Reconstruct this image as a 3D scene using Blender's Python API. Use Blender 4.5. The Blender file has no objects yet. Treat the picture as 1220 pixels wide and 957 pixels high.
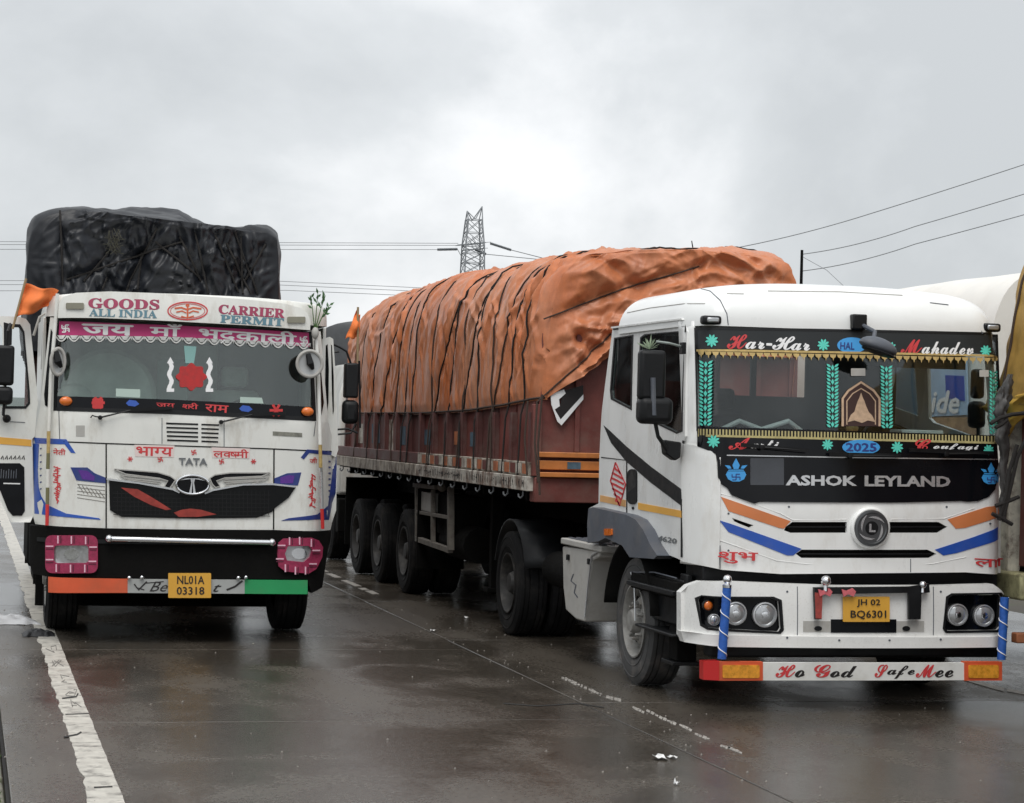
import bpy, bmesh, math, random
import numpy as np
from math import sin, cos, pi, radians, sqrt, atan2
from mathutils import Vector, Matrix
from mathutils.geometry import delaunay_2d_cdt
random.seed(7); np.random.seed(7)
S = bpy.context.scene
COL = S.collection
# ------------------------------------------------------------------ camera
FPX, YAW, PITCH, ROLL, EYE = 2600.0, .245, .0122, .0262, 2.05
fw = np.array([sin(YAW)*cos(PITCH), cos(YAW)*cos(PITCH), sin(PITCH)])
rt = np.array([cos(YAW), -sin(YAW), 0.0]); up = np.cross(rt, fw)
r2 = rt*cos(ROLL)+up*sin(ROLL); u2 = -rt*sin(ROLL)+up*cos(ROLL)
cd = bpy.data.cameras.new('camera'); cam = bpy.data.objects.new('camera', cd); COL.objects.link(cam)
cd.sensor_width = 36; cd.lens = FPX/1220*36; cd.clip_end = 6000; cd.clip_start = .1
M = Matrix(((r2[0], u2[0], -fw[0], 0), (r2[1], u2[1], -fw[1], 0), (r2[2], u2[2], -fw[2], EYE), (0, 0, 0, 1)))
cam.matrix_world = M; S.camera = cam
# ------------------------------------------------------------------ world, sun, exposure
SUN_EL, SUN_AZ = radians(60), radians(200)      # azimuth of the sun measured clockwise from +Y
W = bpy.data.worlds.new("World"); S.world = W; W.use_nodes = True
def build_world():
    nt = W.node_tree; nt.nodes.clear(); N = nt.nodes.new; L = nt.links.new
    out = N('ShaderNodeOutputWorld')
    sky = N('ShaderNodeTexSky'); sky.sky_type = 'NISHITA'; sky.sun_disc = False
    sky.sun_elevation = SUN_EL; sky.sun_rotation = SUN_AZ
    b1 = N('ShaderNodeBackground'); b1.inputs[1].default_value = .06; L(sky.outputs[0], b1.inputs[0])
    tc = N('ShaderNodeTexCoord'); sep = N('ShaderNodeSeparateXYZ'); L(tc.outputs['Generated'], sep.inputs[0])
    # cloud sheet: direction divided by height, so that clouds flatten towards the horizon
    mz = N('ShaderNodeMath'); mz.operation = 'MAXIMUM'; L(sep.outputs[2], mz.inputs[0]); mz.inputs[1].default_value = 0.0
    az = N('ShaderNodeMath'); az.operation = 'ADD'; L(mz.outputs[0], az.inputs[0]); az.inputs[1].default_value = .16
    vd = N('ShaderNodeVectorMath'); vd.operation = 'DIVIDE'; L(tc.outputs['Generated'], vd.inputs[0])
    cb = N('ShaderNodeCombineXYZ'); L(az.outputs[0], cb.inputs[0]); L(az.outputs[0], cb.inputs[1]); cb.inputs[2].default_value = 1
    L(cb.outputs[0], vd.inputs[1])
    mp = N('ShaderNodeMapping'); mp.inputs['Location'].default_value = CLOUD_OFF; mp.inputs['Scale'].default_value = (1, 1, 1.35); L(tc.outputs['Generated'], mp.inputs[0])
    n1 = N('ShaderNodeTexNoise'); n1.inputs['Scale'].default_value = 4.2; n1.inputs['Detail'].default_value = 7; n1.inputs['Roughness'].default_value = .55
    n1.inputs['Distortion'].default_value = .15
    L(mp.outputs[0], n1.inputs['Vector'])
    cr = N('ShaderNodeValToRGB'); e = cr.color_ramp.elements
    e[0].position = .36; e[0].color = (.57, .595, .615, 1); e[1].position = .68; e[1].color = (.96, .97, .985, 1)
    m = e.new(.51); m.color = (.69, .715, .735, 1)
    L(n1.outputs[0], cr.inputs[0])
    # an overcast sky is brighter towards the zenith (CIE overcast, softened)
    g = N('ShaderNodeMath'); g.operation = 'MULTIPLY_ADD'; L(mz.outputs[0], g.inputs[0]); g.inputs[1].default_value = .45; g.inputs[2].default_value = .92
    b2 = N('ShaderNodeBackground'); L(cr.outputs[0], b2.inputs[0]); L(g.outputs[0], b2.inputs[1])
    mx = N('ShaderNodeMixShader'); mx.inputs[0].default_value = .93
    L(b1.outputs[0], mx.inputs[1]); L(b2.outputs[0], mx.inputs[2]); L(mx.outputs[0], out.inputs[0])
CLOUD_OFF = (.877, 4.51, 4.452)
build_world()
sl = bpy.data.lights.new('sun', 'SUN'); sl.energy = 1.45; sl.angle = radians(35); sl.color = (1, .97, .93)
so = bpy.data.objects.new('sun', sl); COL.objects.link(so); so.location = (0, 0, 30)
sd = Vector((sin(SUN_AZ)*cos(SUN_EL), cos(SUN_AZ)*cos(SUN_EL), sin(SUN_EL)))
so.rotation_euler = sd.to_track_quat('Z', 'Y').to_euler()
S.view_settings.view_transform = 'Standard'; S.view_settings.look = 'None'
S.view_settings.exposure = 0.25; S.view_settings.gamma = 1
S.cycles.max_bounces = 6; S.cycles.transparent_max_bounces = 12

# ------------------------------------------------------------------ measuring helpers (photo measurements -> metres on a real surface)
def ray(x, y): return fw + r2*(x-610)/FPX - u2*(y-478.5)/FPX
class Front:                      # a surface facing -Y: y = F(x, z)
    def __init__(s, F): s.F = F
    def hit(s, px, py, off=0):
        d = ray(px, py); y = s.F(6.5 if px > 500 else 2, 1.5)
        for _ in range(12):
            t = y/d[1]; x = d[0]*t; z = EYE+d[2]*t
            y = s.F(x, z)-off
        return x, z
    def P(s, a, b, off=0): return (a, s.F(a, b)-off, b)
class Side:                       # a surface facing -X: x = F(y, z)
    def __init__(s, F): s.F = F
    def hit(s, px, py, off=0):
        d = ray(px, py); x = s.F(17, 1.5)
        for _ in range(12):
            t = x/d[0]; y = d[1]*t; z = EYE+d[2]*t
            x = s.F(y, z)-off
        return y, z
    def P(s, a, b, off=0): return (s.F(a, b)-off, a, b)
class Ground:
    def hit(s, px, py, off=0):
        d = ray(px, py); t = (off-EYE)/d[2]; return d[0]*t, d[1]*t
    def P(s, a, b, off=0): return (a, b, off)
def ptY(px, py, Y): d = ray(px, py); t = Y/d[1]; return Vector((d[0]*t, Y, EYE+d[2]*t))
def ptX(px, py, X): d = ray(px, py); t = X/d[0]; return Vector((X, d[1]*t, EYE+d[2]*t))

# ------------------------------------------------------------------ materials
MATS = {}
def mat(name, col, rough=.5, metal=0, var=.0, vscale=3, bump=0, bscale=40, dirt=None, dirt_amt=.0, dscale=2.5, dlo=.5, spec=.5, coat=0, stretch=None, emit=None):
    if name in MATS: return MATS[name]
    m = bpy.data.materials.new(name); m.use_nodes = True; nt = m.node_tree; N = nt.nodes.new; L = nt.links.new
    p = nt.nodes['Principled BSDF']
    p.inputs['Base Color'].default_value = (*col, 1); p.inputs['Roughness'].default_value = rough; p.inputs['Metallic'].default_value = metal
    p.inputs['Specular IOR Level'].default_value = spec; p.inputs['Coat Weight'].default_value = coat
    if emit: p.inputs['Emission Color'].default_value = (*emit[:3], 1); p.inputs['Emission Strength'].default_value = emit[3]
    tc = N('ShaderNodeTexCoord'); geo = N('ShaderNodeNewGeometry')
    src = geo.outputs['Position']
    if stretch:
        mp = N('ShaderNodeMapping'); mp.inputs['Scale'].default_value = stretch; L(src, mp.inputs[0]); src = mp.outputs[0]
    last = None
    if var > 0:
        n = N('ShaderNodeTexNoise'); n.inputs['Scale'].default_value = vscale; n.inputs['Detail'].default_value = 6; n.inputs['Roughness'].default_value = .6; L(src, n.inputs['Vector'])
        r = N('ShaderNodeMapRange'); r.inputs[1].default_value = .3; r.inputs[2].default_value = .7; r.inputs[3].default_value = 1-var; r.inputs[4].default_value = 1+var; L(n.outputs[0], r.inputs[0])
        mx = N('ShaderNodeVectorMath'); mx.operation = 'SCALE'; mx.inputs[0].default_value = col; L(r.outputs[0], mx.inputs['Scale']); last = mx.outputs[0]
        r3 = N('ShaderNodeMapRange'); r3.inputs[1].default_value = .3; r3.inputs[2].default_value = .7; r3.inputs[3].default_value = max(.02, rough-.12); r3.inputs[4].default_value = min(1, rough+.15)
        L(n.outputs[0], r3.inputs[0]); L(r3.outputs[0], p.inputs['Roughness'])
    if dirt:
        n2 = N('ShaderNodeTexNoise'); n2.inputs['Scale'].default_value = dscale; n2.inputs['Detail'].default_value = 9; n2.inputs['Roughness'].default_value = .68; L(src, n2.inputs['Vector'])
        r2_ = N('ShaderNodeMapRange'); r2_.inputs[1].default_value = dlo; r2_.inputs[2].default_value = dlo+.2; r2_.inputs[4].default_value = dirt_amt; L(n2.outputs[0], r2_.inputs[0])
        mc = N('ShaderNodeMix'); mc.data_type = 'RGBA'; L(r2_.outputs[0], mc.inputs[0]); mc.inputs[6].default_value = (*col, 1)
        if last: L(last, mc.inputs[6])
        mc.inputs[7].default_value = (*dirt, 1); last = mc.outputs[2]
    if last: L(last, p.inputs['Base Color'])
    if bump:
        n3 = N('ShaderNodeTexNoise'); n3.inputs['Scale'].default_value = bscale; n3.inputs['Detail'].default_value = 5; L(src, n3.inputs['Vector'])
        b = N('ShaderNodeBump'); b.inputs['Strength'].default_value = bump; b.inputs['Distance'].default_value = .01; L(n3.outputs[0], b.inputs['Height']); L(b.outputs[0], p.inputs['Normal'])
    MATS[name] = m; return m
def glass(name, tint, refl=.12, rough=.03):
    m = bpy.data.materials.new(name); m.use_nodes = True; nt = m.node_tree; nt.nodes.clear(); N = nt.nodes.new; L = nt.links.new
    out = N('ShaderNodeOutputMaterial'); t = N('ShaderNodeBsdfTransparent'); t.inputs[0].default_value = (*tint, 1)
    g = N('ShaderNodeBsdfGlossy'); g.inputs['Roughness'].default_value = rough
    fr = N('ShaderNodeFresnel'); gb = N('ShaderNodeNewGeometry'); mi = N('ShaderNodeMapRange'); mi.inputs[3].default_value = 1.45; mi.inputs[4].default_value = 1/1.45; L(gb.outputs['Backfacing'], mi.inputs[0]); L(mi.outputs[0], fr.inputs[0])
    a = N('ShaderNodeMath'); a.operation = 'ADD'; a.use_clamp = True; L(fr.outputs[0], a.inputs[0]); a.inputs[1].default_value = refl
    mx = N('ShaderNodeMixShader'); L(a.outputs[0], mx.inputs[0]); L(t.outputs[0], mx.inputs[1]); L(g.outputs[0], mx.inputs[2]); L(mx.outputs[0], out.inputs[0])
    MATS[name] = m; return m
white = mat('white_paint', (.80, .805, .79), .30, var=.05, vscale=2, dirt=(.50, .45, .38), dirt_amt=.30, dscale=6, coat=.35, stretch=(1, 1, .4))
white2 = mat('aged_white_paint', (.75, .75, .71), .36, var=.07, vscale=3, dirt=(.36, .31, .24), dirt_amt=.5, dscale=6, coat=.2, stretch=(1, 1, .35))
roofw = mat('white_roof_paint', (.80, .81, .80), .34, var=.04, vscale=1.5, dirt=(.6, .58, .54), dirt_amt=.18, dscale=2, coat=.2)
black = mat('black_plastic', (.006, .0065, .0075), .45, spec=.3, var=.3, vscale=6, bump=.1)
gloss = mat('gloss_black', (.004, .0045, .006), .14, var=.1, vscale=2, spec=.22)
dark = mat('dark_chassis', (.005, .0048, .0045), .85, spec=.12, var=.5, vscale=5, bump=.4, bscale=30)
grey = mat('grey_plastic', (.085, .095, .115), .55, var=.12, vscale=4, dirt=(.2, .18, .16), dirt_amt=.35, bump=.08, bscale=120)
rubber = mat('tyre_rubber', (.009, .009, .0095), .85, spec=.2, var=.25, vscale=5, dirt=(.05, .045, .04), dirt_amt=.5, dscale=5, bump=.25, bscale=60)
dusty = mat('dusty_tyre_rubber', (.05, .05, .05), .8, var=.25, vscale=5, dirt=(.17, .15, .135), dirt_amt=.6, dscale=6, bump=.25, bscale=60)
rimd = mat('shade_dark_dusty_rim', (.022, .021, .020), .65, var=.3, vscale=9, dirt=(.10, .09, .08), dirt_amt=.6, dscale=7, bump=.3, bscale=50)  # dusty rim, its base darkened to stand in for shade below the vehicles
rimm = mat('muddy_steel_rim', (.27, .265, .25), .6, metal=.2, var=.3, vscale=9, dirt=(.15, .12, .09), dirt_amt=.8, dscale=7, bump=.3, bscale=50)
chrome = mat('chrome', (.75, .76, .78), .12, metal=1, var=.03)
silver = mat('silver_trim', (.62, .63, .64), .3, metal=.7, var=.05)
blue = mat('blue_paint', (.018, .085, .42), .4, var=.1, dirt=(.2, .2, .22), dirt_amt=.2, coat=.2)
navy = mat('navy_paint', (.02, .04, .20), .4, var=.1, dirt=(.2, .2, .22), dirt_amt=.2)
orange = mat('orange_decal', (.62, .20, .07), .45, var=.08, dirt=(.4, .3, .2), dirt_amt=.3)
yellowb = mat('amber_stripe', (.76, .40, .07), .45, var=.06)
red = mat('red_paint', (.55, .03, .03), .45, var=.1)
redt = mat('red_lettering', (.60, .045, .05), .5, var=.1)
tealt = mat('grey_teal_lettering', (.12, .24, .30), .5, var=.15)
plum = mat('plum_lettering', (.36, .05, .11), .5, var=.15)
purple = mat('purple_film', (.11, .03, .28), .3, var=.2)
pink = mat('magenta_banner', (.50, .035, .17), .6, var=.08, dirt=(.3, .05, .12), dirt_amt=.4)
pinkw = mat('magenta_cord', (.29, .02, .07), .6, var=.25, vscale=30, bump=.3)
whitet = mat('white_lettering', (.8, .8, .8), .5)
lace = mat('white_lace', (.62, .62, .6), .8, var=.2, vscale=30)
green = mat('green_paint', (.02, .30, .10), .45, var=.1, dirt=(.1, .2, .1), dirt_amt=.4)
oranger = mat('orange_red_paint', (.65, .10, .035), .45, var=.1, dirt=(.3, .1, .05), dirt_amt=.4)
mint = mat('mint_decal', (.10, .62, .50), .4, emit=None)
bluedec = mat('sky_blue_decal', (.05, .32, .70), .4)
gold = mat('gold_trim', (.50, .36, .14), .5, metal=.2, var=.2, vscale=30)
plate = mat('amber_plate', (.68, .36, .045), .45, var=.05, dirt=(.35, .2, .06), dirt_amt=.3)
ink = mat('black_ink', (.015, .012, .012), .5)
lens = mat('headlamp_lens', (.45, .46, .47), .08, metal=.6, var=.1, vscale=25)
lamporange = mat('amber_lens', (.70, .16, .02), .2, var=.1, vscale=20, coat=.5)
lampred = mat('red_lens', (.55, .02, .02), .2, coat=.5)
seat = mat('dark_seat_cloth', (.014, .012, .012), .9, var=.4, vscale=4)
inter = mat('grey_interior', (.04, .042, .042), .8, var=.3, vscale=3)
interl = mat('pale_interior_cloth', (.62, .65, .62), .8, var=.3, vscale=3)
rope = mat('black_rope', (.016, .014, .013), .9, bump=.5, bscale=150)
ropeb = mat('worn_brown_rope', (.05, .032, .024), .9, bump=.5, bscale=150)
maroon = mat('maroon_steel', (.15, .040, .032), .55, var=.3, vscale=3, dirt=(.16, .10, .08), dirt_amt=.6, dscale=2.6, bump=.2, bscale=20)
maroond = mat('dull_maroon_steel', (.10, .034, .030), .6, var=.3, vscale=4, dirt=(.14, .10, .085), dirt_amt=.8, dscale=3, bump=.2, bscale=20)
band = mat('stained_cream_paint', (.40, .36, .30), .65, var=.25, vscale=6, dirt=(.075, .045, .032), dirt_amt=.95, dscale=4.5, dlo=.42, bump=.3, bscale=30)
bandw = mat('cream_white_paint', (.55, .52, .46), .6, var=.2, vscale=6, dirt=(.13, .07, .045), dirt_amt=.9, dscale=5, dlo=.43, bump=.3)
sprayw = mat('road_sprayed_white', (.79, .79, .77), .32, var=.05, vscale=3, dirt=(.34, .29, .22), dirt_amt=.30, dscale=60, dlo=.54, coat=.2)
rust = mat('rust_orange_paint', (.42, .14, .06), .65, var=.3, vscale=8, dirt=(.12, .06, .04), dirt_amt=.8, dscale=5)
orangeb = mat('orange_steel_rail', (.52, .18, .045), .5, var=.15, dirt=(.18, .08, .04), dirt_amt=.7, dscale=4)
leaf = mat('leaf_green', (.06, .14, .03), .5, var=.3, vscale=30)
leaf2 = mat('pale_blade', (.30, .38, .26), .5, var=.2, vscale=30)
steelg = mat('galvanised_steel', (.17, .18, .19), .6, metal=.3)
wirem = mat('cable', (.24, .25, .26), .6)
pylm = mat('hazed_pylon_steel', (.22, .235, .25), .6)  # lighter grey puts distance haze into the steel colour
flagm = mat('saffron_cloth', (.80, .20, .05), .8, var=.12, vscale=6, bump=.2, bscale=12)
boxw = mat('dusty_grey_plastic', (.42, .41, .385), .6, var=.12, vscale=4, dirt=(.22, .2, .17), dirt_amt=.6, dscale=4)
wsglassR = glass('windscreen_glass', (.86, .91, .91), .012)
wsglassL = glass('windscreen_glass_tinted', (.80, .88, .85), .065)
sglass = glass('side_glass', (.45, .50, .50), .01)
clearg = glass('clear_side_glass', (.93, .95, .95), .0)

# ------------------------------------------------------------------ object helpers
BASE = {}
def props(o, label=None, cat=None, group=None, kind=None):
    if label: o['label'] = label
    if cat: o['category'] = cat
    if group: o['group'] = group
    if kind: o['kind'] = kind
    return o
def thing(name, loc, label, cat, group=None):
    o = bpy.data.objects.new(name, None); COL.objects.link(o); o.location = loc; o.empty_display_size = .2
    BASE[o.name] = Vector(loc); return props(o, label, cat, group)
def node(name, parent, label=None):          # an Empty part that gathers sub-parts
    o = bpy.data.objects.new(name, None); COL.objects.link(o); o.parent = parent; BASE[o.name] = BASE[parent.name]
    if label: o['label'] = label
    return o
def mk(name, V, F, m, parent=None, smooth=35, bevel=0, label=None, segs=2):
    b = BASE[parent.name] if parent else Vector((0, 0, 0))
    me = bpy.data.meshes.new(name); me.from_pydata([(v[0]-b[0], v[1]-b[1], v[2]-b[2]) for v in V], [], F); me.materials.append(m)
    bm = bmesh.new(); bm.from_mesh(me); bmesh.ops.remove_doubles(bm, verts=bm.verts, dist=1e-5); bmesh.ops.recalc_face_normals(bm, faces=bm.faces); bm.to_mesh(me); bm.free()
    me.polygons.foreach_set('use_smooth', [smooth > 0]*len(me.polygons))
    if smooth > 0: me.set_sharp_from_angle(angle=radians(smooth))
    o = bpy.data.objects.new(name, me); COL.objects.link(o)
    if parent: o.parent = parent
    BASE[o.name] = b
    if bevel:
        md = o.modifiers.new('bevel', 'BEVEL'); md.width = bevel; md.segments = segs; md.limit_method = 'ANGLE'; md.angle_limit = radians(40)
    if label: o['label'] = label
    return o
def inst(name, me, loc, parent, rot=None):   # alike pieces share mesh data
    o = bpy.data.objects.new(name, me); COL.objects.link(o); o.parent = parent
    b = BASE[parent.name]; o.location = (loc[0]-b[0], loc[1]-b[1], loc[2]-b[2]); BASE[o.name] = b
    if rot: o.rotation_euler = rot
    return o
def rawmesh(name, V, F, m, smooth=35):
    me = bpy.data.meshes.new(name); me.from_pydata(V, [], F); me.materials.append(m)
    bm = bmesh.new(); bm.from_mesh(me); bmesh.ops.recalc_face_normals(bm, faces=bm.faces); bm.to_mesh(me); bm.free()
    me.polygons.foreach_set('use_smooth', [smooth > 0]*len(me.polygons))
    if smooth > 0: me.set_sharp_from_angle(angle=radians(smooth))
    return me
class B:
    def __init__(s): s.V = []; s.F = []
    def add(s, V, F): n = len(s.V); s.V += [tuple(v) for v in V]; s.F += [tuple(i+n for i in f) for f in F]; return s
    def box(s, x0, x1, y0, y1, z0, z1):
        return s.add([(x, y, z) for z in (z0, z1) for y in (y0, y1) for x in (x0, x1)], [(0, 2, 3, 1), (4, 5, 7, 6), (0, 1, 5, 4), (1, 3, 7, 5), (3, 2, 6, 7), (2, 0, 4, 6)])
    def bar(s, a, b, w, h=None):
        a = Vector(a); b = Vector(b); d = (b-a).normalized(); h = h or w
        u = d.cross(Vector((0, 0, 1)) if abs(d.z) < .9 else Vector((1, 0, 0))).normalized(); v = d.cross(u)
        c = [(-1, -1), (1, -1), (1, 1), (-1, 1)]
        V = [p+u*(i*w/2)+v*(j*h/2) for p in (a, b) for i, j in c]
        return s.add(V, [(0, 1, 2, 3), (7, 6, 5, 4)]+[(k, k+4, (k+1) % 4+4, (k+1) % 4) for k in range(4)])
    def tube(s, pts, r, n=8, cap=True):
        pts = [Vector(p) for p in pts]; R = r if isinstance(r, (list, tuple)) else [r]*len(pts)
        V = []; pu = None
        for i, p in enumerate(pts):
            d = (pts[min(i+1, len(pts)-1)]-pts[max(i-1, 0)])
            d = d.normalized() if d.length > 1e-9 else Vector((0, 0, 1))
            if pu is None: pu = d.cross(Vector((0, 0, 1)) if abs(d.z) < .9 else Vector((1, 0, 0))).normalized()
            u = (pu-d*pu.dot(d)).normalized(); pu = u; v = d.cross(u)
            V += [p+(u*cos(2*pi*k/n)+v*sin(2*pi*k/n))*R[i] for k in range(n)]
        F = [(i*n+k, i*n+(k+1) % n, (i+1)*n+(k+1) % n, (i+1)*n+k) for i in range(len(pts)-1) for k in range(n)]
        if cap: F += [tuple(range(n))[::-1], tuple((len(pts)-1)*n+k for k in range(n))]
        return s.add(V, F)
    def lathe(s, c, axis, prof, n=24):       # prof: (along, radius)
        c = Vector(c); a = Vector(axis).normalized(); u = a.cross(Vector((0, 0, 1)) if abs(a.z) < .9 else Vector((1, 0, 0))).normalized(); v = a.cross(u)
        V = [c+a*t+(u*cos(2*pi*k/n)+v*sin(2*pi*k/n))*r for t, r in prof for k in range(n)]
        F = [(i*n+k, i*n+(k+1) % n, (i+1)*n+(k+1) % n, (i+1)*n+k) for i in range(len(prof)-1) for k in range(n)]
        if prof[0][1] > 1e-6: F.append(tuple(range(n)))
        if prof[-1][1] > 1e-6: F.append(tuple((len(prof)-1)*n+k for k in range(n)))
        return s.add(V, F)
    def sph(s, c, r, n=14, m_=8, sc=(1, 1, 1)):
        V = []; F = []
        for i in range(m_+1):
            t = pi*i/m_
            for k in range(n): V.append((c[0]+r*sc[0]*sin(t)*cos(2*pi*k/n), c[1]+r*sc[1]*sin(t)*sin(2*pi*k/n), c[2]+r*sc[2]*cos(t)))
        for i in range(m_):
            for k in range(n): F.append((i*n+k, i*n+(k+1) % n, (i+1)*n+(k+1) % n, (i+1)*n+k))
        return s.add(V, F)
    def prism(s, out, ax, a0, a1):           # outline (2D) extruded along axis ax ('x','y','z')
        n = len(out)
        f = {'x': lambda p, t: (t, p[0], p[1]), 'y': lambda p, t: (p[0], t, p[1]), 'z': lambda p, t: (p[0], p[1], t)}[ax]
        return s.add([f(p, a0) for p in out]+[f(p, a1) for p in out], [tuple(range(n)), tuple(range(2*n-1, n-1, -1))]+[(k, k+n, (k+1) % n+n, (k+1) % n) for k in range(n)])
    def mk(s, name, m, parent=None, **k): return mk(name, s.V, s.F, m, parent, **k)
def inside(x, y, P):
    c = False; n = len(P); j = n-1
    for i in range(n):
        if (P[i][1] > y) != (P[j][1] > y) and x < (P[j][0]-P[i][0])*(y-P[i][1])/(P[j][1]-P[i][1])+P[i][0]: c = not c
        j = i
    return c
def rounded(x0, y0, x1, y1, r, n=4):
    o = []
    for cx, cy, a in ((x1-r, y0+r, -90), (x1-r, y1-r, 0), (x0+r, y1-r, 90), (x0+r, y0+r, 180)):
        for k in range(n+1): t = radians(a+90*k/n); o.append((cx+r*cos(t), cy+r*sin(t)))
    return o
def ell(cx, cy, rx, ry, n=20): return [(cx+rx*cos(2*pi*k/n), cy+ry*sin(2*pi*k/n)) for k in range(n)]
def panelgeo(surf, out, off=0, th=.01, holes=(), step=.07, px=True, dens=.05, rim=0):
    loops = []
    for poly in [out]+list(holes):
        q = [surf.hit(x, y, off) for x, y in poly] if px else list(poly)
        L_ = []
        for i in range(len(q)):
            a = q[i]; b = q[(i+1) % len(q)]; n = max(1, int(math.hypot(b[0]-a[0], b[1]-a[1])/dens))
            for k in range(n): L_.append((a[0]+(b[0]-a[0])*k/n, a[1]+(b[1]-a[1])*k/n))
        loops.append(L_)
    V = []; E = []
    for L_ in loops:
        n = len(V); V += [Vector(p) for p in L_]; E += [(n+i, n+(i+1) % len(L_)) for i in range(len(L_))]
    xs = [v[0] for v in V]; ys = [v[1] for v in V]
    if step:
        nx = int((max(xs)-min(xs))/step); ny = int((max(ys)-min(ys))/step)
        for i in range(1, nx+1):
            for j in range(1, ny+1):
                x = min(xs)+(i-.5)*step; y = min(ys)+(j-.5)*step
                if inside(x, y, loops[0]) and not any(inside(x, y, h) for h in loops[1:]): V.append(Vector((x, y)))
    vo, eo, fo, *_ = delaunay_2d_cdt(V, E, [], 0, 1e-5)
    F = []
    for f in fo:
        cx = sum(vo[i][0] for i in f)/len(f); cy = sum(vo[i][1] for i in f)/len(f)
        if inside(cx, cy, loops[0]) and not any(inside(cx, cy, h) for h in loops[1:]): F.append(tuple(f))
    n = len(vo)
    VV = [surf.P(v[0], v[1], off) for v in vo]+[surf.P(v[0], v[1], off-th) for v in vo]
    cnt = {}
    for f in F:
        for i in range(len(f)):
            e = (f[i], f[(i+1) % len(f)]); cnt[e] = cnt.get(e, 0)+1
    FF = list(F)+[tuple(i+n for i in f[::-1]) for f in F]
    for (a, b) in cnt:
        if (b, a) not in cnt: FF.append((b, a, a+n, b+n))
    return VV, FF
def pan(name, surf, out, m, parent, off=.004, th=.012, holes=(), label=None, step=.07, px=True, bevel=0, smooth=30, dens=.05):
    V, F = panelgeo(surf, out, off, th, holes, step, px, dens)
    return mk(name, V, F, m, parent, smooth=smooth, bevel=bevel, label=label)
def pans(name, surf, outs, m, parent, off=.004, th=.008, label=None, step=0, px=True, dens=.05):
    b = B()
    for o in outs: b.add(*panelgeo(surf, o, off, th, (), step, px, dens))
    return b.mk(name, m, parent, label=label)
def stroke(pts, w):               # a ribbon outline around a polyline (pixel units)
    L_ = []; R_ = []
    for i, p in enumerate(pts):
        a = pts[max(i-1, 0)]; b = pts[min(i+1, len(pts)-1)]; dx = b[0]-a[0]; dy = b[1]-a[1]; l = math.hypot(dx, dy) or 1
        L_.append((p[0]-dy/l*w/2, p[1]+dx/l*w/2)); R_.append((p[0]+dy/l*w/2, p[1]-dx/l*w/2))
    return L_+R_[::-1]
def glyphs(s, bold=0, shear=0, ext=0, res=2, font=None):
    cu = bpy.data.curves.new('t', 'FONT'); cu.body = s; cu.resolution_u = res; cu.offset = bold; cu.shear = shear; cu.extrude = ext; cu.fill_mode = 'BOTH' if ext else 'FRONT'
    o = bpy.data.objects.new('t', cu); COL.objects.link(o); dg = bpy.context.evaluated_depsgraph_get()
    me = o.evaluated_get(dg).to_mesh()
    V = [tuple(v.co) for v in me.vertices]; F = [tuple(p.vertices) for p in me.polygons]
    o.evaluated_get(dg).to_mesh_clear(); bpy.data.objects.remove(o); bpy.data.curves.remove(cu)
    return V, F
def clipx(V, F, xmax):
    bm = bmesh.new(); vs = [bm.verts.new(v) for v in V]
    for f in F:
        try: bm.faces.new([vs[i] for i in f])
        except ValueError: pass
    bmesh.ops.bisect_plane(bm, geom=bm.verts[:]+bm.edges[:]+bm.faces[:], plane_co=(xmax, 0, 0), plane_no=(1, 0, 0), clear_outer=True)
    bm.verts.index_update(); V2 = [tuple(v.co) for v in bm.verts]; F2 = [tuple(v.index for v in f.verts) for f in bm.faces]; bm.free(); return V2, F2
def run(parts, bold=0, gap=-.01, shear=0):   # a run of clusters; (text, clip fraction) shortens a letter to its half form
    b = B(); x = 0
    for p in parts:
        s, c = p if isinstance(p, tuple) else (p, 1)
        if s == ' ': x += .28; continue
        V, F = glyphs(s, bold, shear)
        if not V: continue
        mn = min(v[0] for v in V); mxx = max(v[0] for v in V)
        if c < 1: V, F = clipx(V, F, mn+(mxx-mn)*c); mxx = mn+(mxx-mn)*c
        b.add([(v[0]-mn+x, v[1], v[2]) for v in V], F); x += mxx-mn+gap
    return b.V, b.F
def text(name, surf, s, bl, br, h, m, parent, off=.012, bold=.012, shear=0, ext=0, label=None, geo=None, th=.0):
    V, F = geo or (run(s, 0, shear=shear) if isinstance(s, list) else glyphs(s, bold if ext else 0, shear, ext))
    if not V: return None
    if bold > 0 and not ext:
        s_ = bold*.8; V0 = V; n0 = len(V0); F0 = F; V = []; F = []
        for q, (ax, ay) in enumerate(((0, 0), (s_, 0), (-s_, 0), (0, s_), (0, -s_))):
            V += [(v[0]+ax, v[1]+ay, -q*.0004) for v in V0]; F += [tuple(i+q*n0 for i in f) for f in F0]
    x0 = min(v[0] for v in V); x1 = max(v[0] for v in V); y0 = min(v[1] for v in V); y1 = max(v[1] for v in V)
    dx, dy = br[0]-bl[0], br[1]-bl[1]; l = math.hypot(dx, dy); nx, ny = dy/l, -dx/l
    A = surf.hit(*bl, off); Bp = surf.hit(*br, off); T = surf.hit(bl[0]+nx*h, bl[1]+ny*h, off)
    out = []
    for v in V:
        u = (v[0]-x0)/(x1-x0); w = (v[1]-y0)/(y1-y0)
        a = A[0]+(Bp[0]-A[0])*u+(T[0]-A[0])*w; b = A[1]+(Bp[1]-A[1])*u+(T[1]-A[1])*w
        out.append(surf.P(a, b, off+(v[2]/ext*.004 if ext else v[2])))
    return mk(name, out, F, m, parent, smooth=0, label=label)
def tube(name, pts, r, m, parent, n=8, **k): return B().tube(pts, r, n).mk(name, m, parent, **k)
def box(name, x0, x1, y0, y1, z0, z1, m, parent, bevel=.01, **k): return B().box(x0, x1, y0, y1, z0, z1).mk(name, m, parent, bevel=bevel, **k)
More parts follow.
